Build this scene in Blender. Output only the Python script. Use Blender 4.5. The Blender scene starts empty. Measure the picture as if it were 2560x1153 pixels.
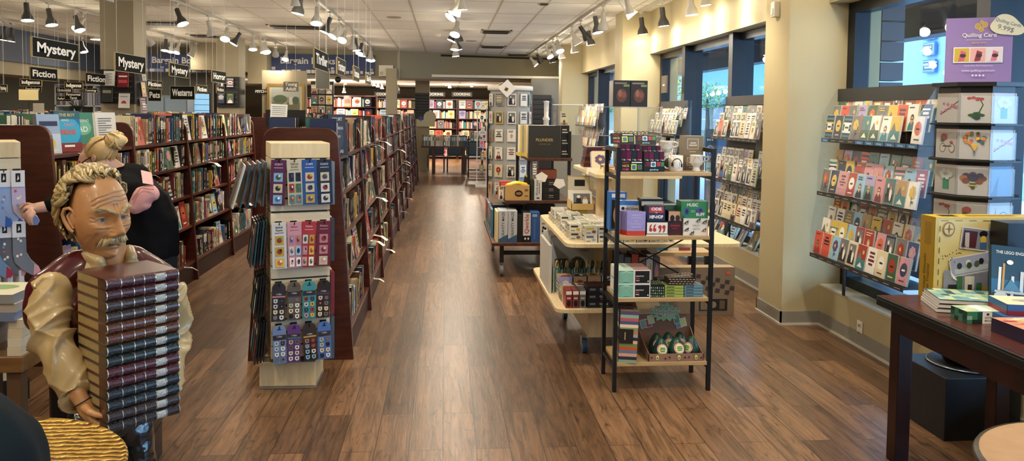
import bpy, math, random
from mathutils import Matrix, Vector
R=random.Random(7)
PI=math.pi
sc=bpy.context.scene
COL=sc.collection
# ---------------------------------------------------------------- camera
F_PX=1930.;CX=1280.;CY=375.;EYE=1.6
_wy=Vector((-166.,95.,-1930.)).normalized()
_wz=Vector((500.,40000.,1930.)); _wz=(_wz-_wz.dot(_wy)*_wy).normalized()
_wx=_wy.cross(_wz)
CM=Matrix((_wx,_wy,_wz))            # rows: world axes in camera space; world = CM @ cam
cam_d=bpy.data.cameras.new('camera'); cam=bpy.data.objects.new('camera',cam_d); COL.objects.link(cam)
cam_d.sensor_width=36; cam_d.lens=F_PX/2560*36; cam_d.shift_y=-(576.5-CY)/2560; cam_d.clip_start=.05; cam_d.clip_end=300
cam.matrix_world=Matrix.Translation((0,0,EYE)) @ CM.to_4x4()
sc.camera=cam
sc.view_settings.view_transform='Standard'; sc.view_settings.look='None'; sc.view_settings.gamma=1
sc.view_settings.exposure=0.12
# ---------------------------------------------------------------- daylight outside
wd=bpy.data.worlds.new('daylight'); sc.world=wd; wd.use_nodes=True
bg=wd.node_tree.nodes['Background']; bg.inputs[0].default_value=(.40,.66,1.0,1); bg.inputs[1].default_value=8.0
SPOT_W=54.0; BULB=60.0; SPOT_COL=(1.0,.88,.70)
# ---------------------------------------------------------------- helpers
def ray(px,py): return CM @ Vector((px-CX,CY-py,-F_PX))
def PZ(px,py,z): r=ray(px,py); t=(z-EYE)/r.z; return Vector((r.x*t,r.y*t,z))
def PY(px,py,y): r=ray(px,py); t=y/r.y; return Vector((r.x*t,y,EYE+r.z*t))
def PX(px,py,x): r=ray(px,py); t=x/r.x; return Vector((x,r.y*t,EYE+r.z*t))
def proj(p):
    c=CM.transposed() @ (Vector(p)-Vector((0,0,EYE)))
    return (CX-c.x/c.z*F_PX, CY+c.y/c.z*F_PX)
def lin(h):
    if isinstance(h,str):
        v=[int(h[i:i+2],16)/255 for i in (0,2,4)]
        return tuple(((x/12.92) if x<=.04045 else ((x+.055)/1.055)**2.4) for x in v)
    return h
_mc={}
def mat(h,rough=.5,metal=0.,coat=0.,emit=0.,alpha=1.,bump=0.,bscale=40.,var=0.,name=None):
    k=(h,rough,metal,coat,emit,alpha,bump,bscale,var)
    if k in _mc: return _mc[k]
    m=bpy.data.materials.new(name or ('m_%s'%h if isinstance(h,str) else 'm')); m.use_nodes=True
    nt=m.node_tree; b=nt.nodes['Principled BSDF']; c=lin(h)
    b.inputs['Base Color'].default_value=(*c,1); b.inputs['Roughness'].default_value=rough; b.inputs['Metallic'].default_value=metal
    if coat: b.inputs['Coat Weight'].default_value=coat; b.inputs['Coat Roughness'].default_value=.12
    if emit: b.inputs['Emission Color'].default_value=(*c,1); b.inputs['Emission Strength'].default_value=emit
    if rough>=.85: b.inputs['Specular IOR Level'].default_value=.15
    if alpha<1:
        b.inputs['Alpha'].default_value=alpha
    if bump or var:
        tc=nt.nodes.new('ShaderNodeTexCoord'); n=nt.nodes.new('ShaderNodeTexNoise'); n.inputs['Scale'].default_value=bscale; n.inputs['Detail'].default_value=6
        nt.links.new(tc.outputs['Object'],n.inputs['Vector'])
        if bump:
            bp=nt.nodes.new('ShaderNodeBump'); bp.inputs['Strength'].default_value=bump; bp.inputs['Distance'].default_value=.01
            nt.links.new(n.outputs['Fac'],bp.inputs['Height']); nt.links.new(bp.outputs[0],b.inputs['Normal'])
        if var:
            mx=nt.nodes.new('ShaderNodeMix'); mx.data_type='RGBA'
            mx.inputs[6].default_value=(*[x*(1-var) for x in c],1); mx.inputs[7].default_value=(*[min(1,x*(1+var)) for x in c],1)
            nt.links.new(n.outputs['Fac'],mx.inputs[0]); nt.links.new(mx.outputs[2],b.inputs['Base Color'])
    _mc[k]=m; return m
def wood(name,c1,c2,rough=.35,scale=(1,1,1),coat=0.):
    m=bpy.data.materials.new(name); m.use_nodes=True; nt=m.node_tree; b=nt.nodes['Principled BSDF']
    tc=nt.nodes.new('ShaderNodeTexCoord'); mp=nt.nodes.new('ShaderNodeMapping'); mp.inputs['Scale'].default_value=scale
    n=nt.nodes.new('ShaderNodeTexNoise'); n.inputs['Scale'].default_value=4; n.inputs['Detail'].default_value=8; n.inputs['Distortion'].default_value=.6
    cr=nt.nodes.new('ShaderNodeValToRGB'); cr.color_ramp.elements[0].position=.3; cr.color_ramp.elements[1].position=.7
    cr.color_ramp.elements[0].color=(*lin(c1),1); cr.color_ramp.elements[1].color=(*lin(c2),1)
    L=nt.links.new; L(tc.outputs['Object'],mp.inputs[0]); L(mp.outputs[0],n.inputs['Vector']); L(n.outputs['Fac'],cr.inputs[0]); L(cr.outputs[0],b.inputs['Base Color'])
    b.inputs['Roughness'].default_value=rough
    if coat: b.inputs['Coat Weight'].default_value=coat
    return m
def glassy(name,tint=(1,1,1),gl=.10,rough=.03):
    m=bpy.data.materials.new(name); m.use_nodes=True; nt=m.node_tree; nt.nodes.clear()
    o=nt.nodes.new('ShaderNodeOutputMaterial'); t=nt.nodes.new('ShaderNodeBsdfTransparent'); t.inputs[0].default_value=(*tint,1)
    g=nt.nodes.new('ShaderNodeBsdfGlossy'); g.inputs['Roughness'].default_value=rough
    f=nt.nodes.new('ShaderNodeLayerWeight'); f.inputs[0].default_value=.5
    po=nt.nodes.new('ShaderNodeMath'); po.operation='POWER'; po.inputs[1].default_value=4.5
    ad=nt.nodes.new('ShaderNodeMath'); ad.operation='MULTIPLY_ADD'; ad.inputs[1].default_value=.85; ad.inputs[2].default_value=gl; ad.use_clamp=True
    x=nt.nodes.new('ShaderNodeMixShader'); L=nt.links.new
    L(f.outputs[1],po.inputs[0]); L(po.outputs[0],ad.inputs[0]); L(ad.outputs[0],x.inputs[0]); L(t.outputs[0],x.inputs[1]); L(g.outputs[0],x.inputs[2]); L(x.outputs[0],o.inputs[0]); return m
ACR=glassy('acrylic',(.95,.96,.97),.02,.10)
PLAS=glassy('plastic_film',(.90,.92,.94),.10,.15)
GLASS=glassy('window_glass',(.94,.98,1),.03,.0)
WHITE=mat('E9E6DE',.6); BLACK=mat('101012',.45); CHAR=mat('1B1B1E',.4); PAPER=mat('E6DDC8',.8)
MAHOG=wood('mahogany','35150E','512217',.33,(1.5,1.5,9),.2)
MAHOG_H=wood('mahogany_shelf','452016','5E2C1D',.33,(9,1.2,1.5),.2)
BLOND=wood('blond_wood','D2BB8C','E2CFA4',.42,(9,9,1.2))
OAK=wood('oak_shelf','A68A5E','BFA274',.4,(1.2,14,14))
STEEL=mat('B9BCC0',.3,.9); IRON=mat('16171A',.42,.3)
class MB:
    def __init__(s): s.v=[];s.f=[];s.m=[];s.mats=[];s.T=None;s.sm=[]
    def mi(s,m):
        if m not in s.mats: s.mats.append(m)
        return s.mats.index(m)
    def add(s,vs,fs,m,T=None,smooth=False):
        b=len(s.v); i=s.mi(m)
        for p in vs:
            p=Vector(p)
            if T: p=T@p
            if s.T: p=s.T@p
            s.v.append(p)
        for f in fs: s.f.append([b+k for k in f]); s.m.append(i); s.sm.append(smooth)
        return s
    def box(s,x0,x1,y0,y1,z0,z1,m,T=None):
        return s.add([(x0,y0,z0),(x1,y0,z0),(x1,y1,z0),(x0,y1,z0),(x0,y0,z1),(x1,y0,z1),(x1,y1,z1),(x0,y1,z1)],
            [(0,3,2,1),(4,5,6,7),(0,1,5,4),(1,2,6,5),(2,3,7,6),(3,0,4,7)],m,T)
    def prism(s,pts,a,b,m,plane='xy',T=None,smooth=False):
        n=len(pts)
        def q(p,h): return {'xy':(p[0],p[1],h),'xz':(p[0],h,p[1]),'yz':(h,p[0],p[1])}[plane]
        vs=[q(p,a) for p in pts]+[q(p,b) for p in pts]
        return s.add(vs,[tuple(range(n))[::-1],tuple(range(n,2*n))]+[(i,(i+1)%n,n+(i+1)%n,n+i) for i in range(n)],m,T,smooth)
    def cyl(s,p0,p1,r0,m,r1=None,n=12,caps=True,T=None,smooth=True):
        return s.tube([p0,p1],[r0,r0 if r1 is None else r1],m,n,caps,T,smooth)
    def tube(s,path,r,m,n=8,caps=True,T=None,smooth=True):
        path=[Vector(p) for p in path]; k=len(path)
        if not isinstance(r,(list,tuple)): r=[r]*k
        vs=[];up=None
        for i,p in enumerate(path):
            d=(path[min(i+1,k-1)]-path[max(i-1,0)])
            d=d.normalized() if d.length>1e-9 else Vector((0,0,1))
            if up is None: up=Vector((0,0,1)) if abs(d.z)<.9 else Vector((1,0,0))
            a=d.cross(up); a=a.normalized() if a.length>1e-6 else d.orthogonal().normalized()
            b=a.cross(d).normalized(); up=b
            for j in range(n):
                t=2*PI*j/n; vs.append(p+(a*math.cos(t)+b*math.sin(t))*r[i])
        fs=[(i*n+j,i*n+(j+1)%n,(i+1)*n+(j+1)%n,(i+1)*n+j) for i in range(k-1) for j in range(n)]
        s.add(vs,fs,m,T,smooth)
        if caps:
            s.add(vs[:n],[tuple(range(n))[::-1]],m,T); s.add(vs[-n:],[tuple(range(n))],m,T)
        return s
    def lathe(s,prof,m,c=(0,0,0),n=24,T=None,caps=True,smooth=True):
        k=len(prof); vs=[(c[0]+r*math.cos(2*PI*j/n),c[1]+r*math.sin(2*PI*j/n),c[2]+z) for r,z in prof for j in range(n)]
        fs=[(i*n+j,i*n+(j+1)%n,(i+1)*n+(j+1)%n,(i+1)*n+j) for i in range(k-1) for j in range(n)]
        s.add(vs,fs,m,T,smooth)
        if caps:
            s.add(vs[:n],[tuple(range(n))[::-1]],m,T); s.add(vs[-n:],[tuple(range(n))],m,T)
        return s
    def sph(s,c,r,m,n=14,T=None):
        if not isinstance(r,(list,tuple)): r=(r,r,r)
        vs=[];k=n//2+1
        for i in range(k):
            t=PI*i/(k-1)
            for j in range(n):
                a=2*PI*j/n; vs.append((c[0]+r[0]*math.sin(t)*math.cos(a),c[1]+r[1]*math.sin(t)*math.sin(a),c[2]-r[2]*math.cos(t)))
        return s.add(vs,[(i*n+j,i*n+(j+1)%n,(i+1)*n+(j+1)%n,(i+1)*n+j) for i in range(k-1) for j in range(n)],m,T,True)
    def text(s,t,size,T,m,align='CENTER',bold=0.,ext=0.,sx=1.):
        me=text_mesh(t,align,bold,ext)
        S=T@Matrix.Diagonal((size*sx,size,size,1))
        return s.add([v.co for v in me.vertices],[tuple(p.vertices) for p in me.polygons],m,S)
    def make(s,name,parent=None,loc=None,rot=None,bevel=0,label=None,cat=None,group=None,kind=None,mods=None):
        me=bpy.data.meshes.new(name); me.from_pydata(s.v,[],s.f); 
        for m in s.mats: me.materials.append(m)
        me.polygons.foreach_set('material_index',s.m); me.polygons.foreach_set('use_smooth',s.sm); me.update()
        o=bpy.data.objects.new(name,me); COL.objects.link(o)
        if parent: o.parent=parent
        if loc is not None: o.location=loc
        if rot is not None: o.rotation_euler=rot
        if bevel:
            b=o.modifiers.new('b','BEVEL'); b.width=bevel; b.segments=2; b.limit_method='ANGLE'
        return tag(o,label,cat,group,kind)
_tc={}
def text_mesh(t,align,bold,ext):
    k=(t,align,bold,ext)
    if k not in _tc:
        cu=bpy.data.curves.new('t','FONT'); cu.body=t; cu.align_x=align; cu.align_y='CENTER'; cu.offset=bold; cu.extrude=ext; cu.resolution_u=3; cu.size=1
        o=bpy.data.objects.new('t',cu); me=bpy.data.meshes.new_from_object(o); _tc[k]=me; bpy.data.objects.remove(o)
    return _tc[k]
def tag(o,label=None,cat=None,group=None,kind=None):
    if label: o['label']=label
    if cat: o['category']=cat
    if group: o['group']=group
    if kind: o['kind']=kind
    return o
def thing(name,label,cat,loc=(0,0,0),rotz=0,group=None):
    o=bpy.data.objects.new(name,None); COL.objects.link(o); o.location=loc; o.rotation_euler=(0,0,rotz); o.empty_display_size=.1
    return tag(o,label,cat,group)
def copy_tree(o,parent=None,loc=None,rotz=None,label=None,group=None):
    c=o.copy(); COL.objects.link(c); c.parent=parent
    if loc is not None: c.location=loc
    if rotz is not None: c.rotation_euler=(0,0,rotz)
    if label: c['label']=label
    if group: c['group']=group
    for ch in list(o.children): copy_tree(ch,c)
    return c
def lamp(t,pos,aim,e,size=1.75,r=.05,added_fill=.10):
    # the lamp's beam, and an added all-round point light that brightens the ceiling
    ld=bpy.data.lights.new('lamp','SPOT'); ld.energy=e; ld.color=SPOT_COL; ld.spot_size=size; ld.spot_blend=.9; ld.shadow_soft_size=r
    lo=bpy.data.objects.new('lamp',ld); COL.objects.link(lo); lo.parent=t; lo.location=pos; lo.rotation_euler=Vector(aim).to_track_quat('-Z','Y').to_euler()
    if added_fill:
        ld=bpy.data.lights.new('added_fill_light','POINT'); ld.energy=e*added_fill; ld.color=SPOT_COL; ld.shadow_soft_size=.06
        lo=bpy.data.objects.new('added_fill_light',ld); COL.objects.link(lo); lo.parent=t; lo.location=Vector(pos)+Vector(aim).normalized()*.05
def struct(name,mb,bevel=0): return mb.make(name,kind='structure',bevel=bevel)
def frame(o,u,v):
    """matrix whose x,y axes are u,v (unit) and origin o: for drawing on a face"""
    u=Vector(u).normalized(); v=Vector(v).normalized(); n=u.cross(v)
    M=Matrix((u,v,n)).transposed().to_4x4(); M.translation=Vector(o); return M
class Pic:
    """draws flat shapes on a rectangle w x h lying in the xy-plane of T; each call is lifted a little"""
    def __init__(s,mb,T,w,h): s.mb=mb;s.T=T;s.w=w;s.h=h;s.z=.0005
    def up(s): s.z+=.00035; return s.z
    def rect(s,a,b,c,d,m,rot=0):
        z=s.up(); cx=(a+c)/2*s.w; cy=(b+d)/2*s.h; hw=(c-a)/2*s.w; hh=(d-b)/2*s.h; co=math.cos(rot);si=math.sin(rot)
        s.mb.add([(cx+x*co-y*si,cy+x*si+y*co,z) for x,y in ((-hw,-hh),(hw,-hh),(hw,hh),(-hw,hh))],[(0,1,2,3)],m,s.T); return s
    def poly(s,pts,m):
        z=s.up(); s.mb.add([(x*s.w,y*s.h,z) for x,y in pts],[tuple(range(len(pts)))],m,s.T); return s
    def ell(s,cx,cy,rx,ry,m,n=14,a0=0,a1=2*PI):
        z=s.up(); full=a1-a0>6.2
        pts=[(cx+rx*math.cos(a0+(a1-a0)*i/(n if full else n-1)),cy+ry*math.sin(a0+(a1-a0)*i/(n if full else n-1))) for i in range(n)]
        s.mb.add([(x*s.w,y*s.h,z) for x,y in pts],[tuple(range(n))],m,s.T); return s
    def txt(s,t,cx,cy,size,m,bold=0.,sx=1.,rot=0,align='CENTER'):
        z=s.up(); s.mb.text(t,size*s.h,s.T@Matrix.Translation((cx*s.w,cy*s.h,z))@Matrix.Rotation(rot,4,'Z'),m,align,bold,0,sx); return s
PAL=dict(black='17171A',navy='1C2A4A',white='E8E4DA',red='A03228',orange='C8603C',teal='3A7C80',yellow='CDB04A',green='3F6044',purple='543C6C',grey='6E6F70',tan='B09470',pink='CC8E98',blue='3A6298',brown='5A3A28',maroon='6A1E2A',coral='CC5240',cream='DDD0A8',olive='6C6A38',lilac='A59AC8',sky='8FBBD6')
def pm(n,r=.38): return mat(PAL[n],r)
DARKS=['black','black','navy','black','black','brown','maroon','grey','black','navy','green']; LIGHTS=['white','red','orange','teal','cream','cream','coral','tan','blue','tan','white','white','yellow','grey']
def art(P,rng,kinds=None,bgc=None):
    """a small printed picture: returns words saying what it shows"""
    k=rng.choice(kinds or ['portrait','words','portrait','photo','flower','stripes','circle','scene'])
    bg=bgc or rng.choice(['sky','pink','cream','white','teal','yellow','tan','grey','red','navy','lilac','coral','white','green'])
    P.rect(0,0,1,1,pm(bg)); lt=bg in('sky','pink','cream','white','yellow','tan','lilac','teal','coral')
    ink=rng.choice(['black','navy','maroon','brown'] if lt else ['white','cream','yellow'])
    if k=='portrait':
        if rng.random()<.5: P.rect(0,0,1,rng.uniform(.3,.6),pm(rng.choice(['grey','tan','sky','teal','brown','white'])))
        sk=rng.choice(['C99873','E0B896','A87A58']); cl=rng.choice(['red','navy','black','teal','white','maroon'])
        P.ell(.5,.02,.36,.36,pm(cl),12,0,PI); P.ell(.5,.47,.17,.16,pm(rng.choice(['brown','black','tan','grey']))); P.ell(.5,.42,.13,.13,mat(sk,.5)); P.rect(.44,.25,.56,.33,mat(sk,.5))
        if rng.random()<.6: P.rect(.4,.42,.6,.455,pm('black'))
        for i in range(rng.randint(1,2)): P.rect(.15,.86-i*.09,.15+rng.uniform(.45,.7),.9-i*.09,pm(ink))
        d='a portrait on a %s ground'%bg
    elif k=='words':
        n=rng.randint(3,5); y=.85
        for i in range(n):
            w=rng.uniform(.4,.8); h=rng.uniform(.05,.1); P.rect(.5-w/2,y-h,.5+w/2,y,pm(ink)); y-=h+.06
        d='%s lines of words on %s'%(ink,bg)
    elif k=='photo':
        P.rect(.1,.08,.9,.9,pm('grey')); P.rect(.1,.08,.9,.4,pm(rng.choice(['black','brown','navy']))); P.ell(.35,.45,.12,.3,pm('black')); P.ell(.35,.72,.09,.09,pm('white')); P.ell(.66,.4,.13,.26,pm('white')); P.ell(.66,.64,.08,.08,pm('tan'))
        d='a black and white photo of two figures on %s'%bg
    elif k=='flower':
        c=rng.choice(['red','pink','orange','yellow','purple'])
        for i in range(7): a=i*2*PI/7; P.ell(.5+.2*math.cos(a),.6+.16*math.sin(a),.13,.1,pm(c),8)
        P.ell(.5,.6,.1,.08,pm('yellow')); P.rect(.48,.1,.52,.45,pm('green')); P.ell(.6,.25,.12,.05,pm('green'),8)
        d='a %s flower on %s'%(c,bg)
    elif k=='stripes':
        a,b=rng.sample(['red','teal','yellow','navy','white','pink','green'],2)
        for i in range(5): P.rect(.0,.08+i*.18,1,.17+i*.18,pm(a if i%2 else b))
        P.rect(.2,.35,.8,.65,pm('white')); P.rect(.28,.45,.72,.53,pm('black')); d='%s and %s stripes'%(a,b)
    elif k=='circle':
        c=rng.choice(['red','yellow','white','navy','orange'])
        if c==bg:c='black'
        P.ell(.5,.55,.33,.26,pm(c),18); P.rect(.34,.5,.66,.57,pm('black' if c!='black' and c!='navy' else 'white')); P.rect(.25,.12,.75,.17,pm(ink)); d='a %s circle on %s'%(c,bg)
    else:
        P.rect(0,0,1,.42,pm(rng.choice(['green','teal','olive','blue']))); P.ell(.68,.72,.12,.09,pm('yellow')); P.poly([(.1,.42),(.35,.75),(.6,.42)],pm('grey')); P.poly([(.2,.1),(.5,.3),(.8,.1)],pm('white')); d='a small landscape on %s'%bg
    return d
ORD=['first','second','third','fourth','fifth','sixth','seventh','eighth','ninth','tenth','eleventh','twelfth','thirteenth','fourteenth','fifteenth','sixteenth','seventeenth','eighteenth','nineteenth','twentieth']
ORD+=['twenty-'+o for o in ORD[:9]]+['thirtieth']+['thirty-'+o for o in ORD[:9]]+['fortieth']+['forty-'+o for o in ORD[:9]]+['fiftieth']
# ================================================================= SETTING
CEIL=3.06; WX=2.885; GX=3.1
def floor_mat():
    m=bpy.data.materials.new('plank_floor'); m.use_nodes=True; nt=m.node_tree; b=nt.nodes['Principled BSDF']; N=nt.nodes.new; L=nt.links.new
    tc=N('ShaderNodeTexCoord'); mp=N('ShaderNodeMapping'); mp.inputs['Rotation'].default_value=(0,0,PI/2); L(tc.outputs['Object'],mp.inputs[0])
    br=N('ShaderNodeTexBrick'); br.offset=.37; br.inputs['Scale'].default_value=1; br.inputs['Brick Width'].default_value=1.2; br.inputs['Row Height'].default_value=.16
    br.inputs['Mortar Size'].default_value=.0022; br.inputs['Bias'].default_value=0
    br.inputs['Color1'].default_value=(*lin('5E442E'),1); br.inputs['Color2'].default_value=(*lin('866549'),1); br.inputs['Mortar'].default_value=(*lin('3A2A1E'),1); L(mp.outputs[0],br.inputs[0])
    # grain, streched along the planks
    m2=N('ShaderNodeMapping'); m2.inputs['Scale'].default_value=(14,1.1,1); L(tc.outputs['Object'],m2.inputs[0])
    # shift grain per plank so that it breaks at seams
    ad=N('ShaderNodeVectorMath'); ad.operation='ADD'; sc_=N('ShaderNodeVectorMath'); sc_.operation='SCALE'; sc_.inputs[3].default_value=37.; L(br.outputs[0],sc_.inputs[0]); L(m2.outputs[0],ad.inputs[0]); L(sc_.outputs[0],ad.inputs[1])
    n1=N('ShaderNodeTexNoise'); n1.inputs['Scale'].default_value=2.2; n1.inputs['Detail'].default_value=9; n1.inputs['Roughness'].default_value=.62; n1.inputs['Distortion'].default_value=1.1; L(ad.outputs[0],n1.inputs[0])
    cr=N('ShaderNodeValToRGB'); e=cr.color_ramp.elements; e[0].position=.30; e[0].color=(.15,.135,.12,1); e[1].position=.62; e[1].color=(1.08,1.05,1.0,1); L(n1.outputs['Fac'],cr.inputs[0])
    mx=N('ShaderNodeMix'); mx.data_type='RGBA'; mx.blend_type='MULTIPLY'; mx.inputs[0].default_value=.85; L(br.outputs[0],mx.inputs[6]); L(cr.outputs[0],mx.inputs[7])
    # scattered dark knots and cracks
    m3=N('ShaderNodeMapping'); m3.inputs['Scale'].default_value=(7,1.6,1); L(tc.outputs['Object'],m3.inputs[0])
    n2=N('ShaderNodeTexNoise'); n2.inputs['Scale'].default_value=3.0; n2.inputs['Detail'].default_value=5; n2.inputs['Distortion'].default_value=2.2; L(m3.outputs[0],n2.inputs[0])
    c2=N('ShaderNodeValToRGB'); e=c2.color_ramp.elements; e[0].position=.30; e[0].color=(.35,.30,.27,1); e[1].position=.42; e[1].color=(1,1,1,1); L(n2.outputs['Fac'],c2.inputs[0])
    mm=N('ShaderNodeMix'); mm.data_type='RGBA'; mm.blend_type='MULTIPLY'; mm.inputs[0].default_value=.8; L(mx.outputs[2],mm.inputs[6]); L(c2.outputs[0],mm.inputs[7]); L(mm.outputs[2],b.inputs['Base Color'])
    b.inputs['Roughness'].default_value=.31; b.inputs['Specular IOR Level'].default_value=.55
    bp=N('ShaderNodeBump'); bp.inputs['Strength'].default_value=.25; bp.inputs['Distance'].default_value=.004; L(n1.outputs['Fac'],bp.inputs['Height']); L(bp.outputs[0],b.inputs['Normal'])
    return m
def ceil_mat():
    m=bpy.data.materials.new('ceiling_tile'); m.use_nodes=True; nt=m.node_tree; b=nt.nodes['Principled BSDF']; N=nt.nodes.new; L=nt.links.new
    tc=N('ShaderNodeTexCoord'); mp=N('ShaderNodeMapping'); mp.inputs['Location'].default_value=(.49,.09,0); L(tc.outputs['Object'],mp.inputs[0])
    br=N('ShaderNodeTexBrick'); br.offset=0; br.inputs['Scale'].default_value=1; br.inputs['Brick Width'].default_value=.61; br.inputs['Row Height'].default_value=.305; br.inputs['Mortar Size'].default_value=.004; br.inputs['Mortar Smooth'].default_value=1
    br.inputs['Color1'].default_value=(*lin('E2DCCB'),1); br.inputs['Color2'].default_value=(*lin('E8E2D2'),1); br.inputs['Mortar'].default_value=(*lin('B8AE98'),1); L(mp.outputs[0],br.inputs[0])
    L(br.outputs[0],b.inputs['Base Color']); b.inputs['Roughness'].default_value=.95
    n=N('ShaderNodeTexNoise'); n.inputs['Scale'].default_value=60; L(tc.outputs['Object'],n.inputs[0]); bp=N('ShaderNodeBump'); bp.inputs['Strength'].default_value=.3; bp.inputs['Distance'].default_value=.003; L(n.outputs['Fac'],bp.inputs['Height']); L(bp.outputs[0],b.inputs['Normal'])
    return m
TAN=mat('9A8F74',.75,bump=.12,bscale=120); CREAM=mat('B2A57F',.75,bump=.1,bscale=120); GREYB=mat('8B867C',.5); DARKW=mat('4A5260',.7); FRAME=mat('10161F',.38,.2)
CT=ceil_mat()
struct('floor',MB().add([(-12,-4,0),(3.1,-4,0),(3.1,30,0),(-12,30,0)],[(0,1,2,3)],floor_mat()))
mb=MB(); mb.box(-12,3.1,-4,20.6,CEIL,CEIL+.1,CT); struct('ceiling',mb)
mb=MB(); mb.box(-12,3.1,19.2,30,2.46,2.52,CT); struct('ceiling_far_room',mb)
TB=mat('BDB39D',.6)
mb=MB()
for k in range(-16,6):
    X=.12+.61*k
    mb.box(X-.012,X+.012,-4,19.9,CEIL-.004,CEIL+.01,TB)
for k in range(-3,17):
    mb.box(-9.5,2.9,13.87+1.22*(k-11)-.01,13.87+1.22*(k-11)+.01,CEIL-.003,CEIL+.01,TB)
struct('trim_ceiling_grid',mb)
mb=MB()
for k in range(-10,3): mb.box(.4+1.22*k-.015,.4+1.22*k+.015,20,30,2.452,2.47,TB)
for k in range(4): mb.box(-9,2.9,21.5+1.8*k-.015,21.5+1.8*k+.015,2.453,2.47,TB)
struct('trim_far_ceiling_grid',mb)
# bulkhead between the two rooms
mb=MB(); mb.prism([(-5.6,18.85),(-1.1,18.87),(-.12,19.3),(3.1,19.95),(3.1,20.5),(-5.6,20.5)],2.41,CEIL+.05,mat('8C846C',.8),T=None); struct('wall_bulkhead',mb)
mb=MB(); mb.prism([(-.12,19.27),(2.9,19.90),(2.9,19.94),(-.12,19.31)],2.975,3.02,mat('15130F',.7)); struct('trim_bulkhead_black_line',mb)  # black line along the upper edge of the bulkhead's right part
# left side: dark blue soffit band, tan band, office wall
mb=MB(); mb.box(-8.9,-8.08,-4,18.9,2.44,CEIL,DARKW); struct('wall_left_soffit',mb)
mb=MB(); mb.box(-8.9,-8.14,-4,18.9,2.2,2.44,TAN); struct('wall_left_band',mb)
mb=MB(); mb.box(-12.1,-12,-4,30,0,CEIL,mat('8B8878',.8)); struct('wall_left',mb)
mb=MB(); mb.box(-12,-5.6,19.2,19.3,0,CEIL,mat('7E7C70',.8)); struct('wall_office',mb)
mb=MB(); mb.box(-12,3.2,-4.1,-4,0,CEIL,CREAM); struct('wall_back',mb)
mb=MB(); mb.box(-12,3.2,29.9,30,0,2.5,mat('5E4E3C',.8)); struct('wall_far',mb)
# boxed out wall between column and bulkhead
mb=MB(); mb.box(-5.6,-4.55,17.6,18.85,2.46,CEIL,TAN); mb.box(-4.55,-4.12,18.3,18.85,2.2,CEIL,TAN); struct('wall_boxed_soffit',mb)
# columns
mb=MB(); mb.box(-4.69,-4.25,11,11.45,0,CEIL,TAN); struct('wall_column_near',mb)
mb=MB(); mb.box(-4.64,-4.2,16.2,16.7,0,CEIL,TAN); struct('wall_column_middle',mb)
mb=MB(); mb.box(-1.42,-1.17,18.6,18.9,0,2.62,TAN); struct('wall_column_thin',mb)
mb=MB(); mb.box(-.82,-.44,21,21.4,0,2.46,TAN); struct('wall_column_far',mb)
# right wall: header, pillars, low wall, windows
mb=MB(); mb.box(WX,3.3,-4,20.4,2.46,CEIL+.02,CREAM); struct('wall_right_header',mb)
segs=[(-1.5,5.66),(6.1,10.82),(11.3,16.4),(16.9,19.9)]
for i,(a,b) in enumerate(segs):
    mb=MB(); mb.box(WX,GX+.12,a,b,0,.3,CREAM); mb.box(WX-.004,GX+.12,a,b,.3,.315,mat('C9C4B0',.45)); struct('wall_right_low_%s'%ORD[i],mb)
for i,(a,b,x) in enumerate([(5.66,6.1,2.58),(10.82,11.3,2.49),(16.4,16.9,2.48),(-4,-1.5,2.88)]):
    mb=MB(); mb.box(x,GX+.2,a,b,0,CEIL,CREAM); struct('wall_pillar_%s'%ORD[i],mb)
mb=MB(); mb.box(2.1,2.9,19.0,19.1,0,2.46,mat('6A675E',.8)); struct('wall_right_end',mb)
mb=MB(); mb.box(2.9,3.1,19.0,30,0,2.5,mat('6A675E',.8)); struct('wall_right_far_room',mb)
def bboard(pts,nm):
    mb=MB()
    for (x0,y0),(x1,y1) in zip(pts,pts[1:]):
        d=Vector((x1-x0,y1-y0,0)); n=Vector((d.y,-d.x,0)).normalized(); a=Vector((x0,y0,0)); b=Vector((x1,y1,0)); e=d.normalized()*.012
        q=[a-e,b+e,b+e+n*-.012,a-e+n*-.012]; mb.prism([(p.x,p.y) for p in q],0,.105,GREYB)
        q=[a-e,b+e,b+e+n*-.022,a-e+n*-.022]; mb.prism([(p.x,p.y) for p in q],0,.016,mat('C9C4B4',.4))
    struct(nm,mb)
bboard([(WX,-1.5),(WX,5.66),(2.58,5.66),(2.58,6.1),(WX,6.1),(WX,10.82),(2.49,10.82),(2.49,11.3),(WX,11.3),(WX,16.4)],'baseboard_right')
# window frames and glass
def window(i,y0,y1,mulls):
    mb=MB()
    mb.box(GX-.06,GX+.06,y0,y1,.315,.39,FRAME); mb.box(GX-.06,GX+.06,y0,y1,2.38,2.46,FRAME)
    for y in [y0+.05,y1-.05]: mb.box(GX-.06,GX+.06,y-.05,y+.05,.39,2.38,FRAME)
    for y in mulls: mb.box(GX-.15,GX+.08,y-.055,y+.055,.315,2.46,FRAME)
    o=struct('window_%d'%i,mb)
    ys=[y0]+mulls+[y1]
    for a,b in zip(ys,ys[1:]):
        g=MB(); g.box(GX-.004,GX+.004,a+.05,b-.05,.39,2.38,GLASS); g.make('pane',o)
    return o
window(1,2.3,5.66,[4.05]); window(2,6.1,10.82,[7.85,9.45]); window(3,11.3,16.4,[14.9]); window(4,16.9,19.0,[])
window(5,-1.5,2.3,[.5])
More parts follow.
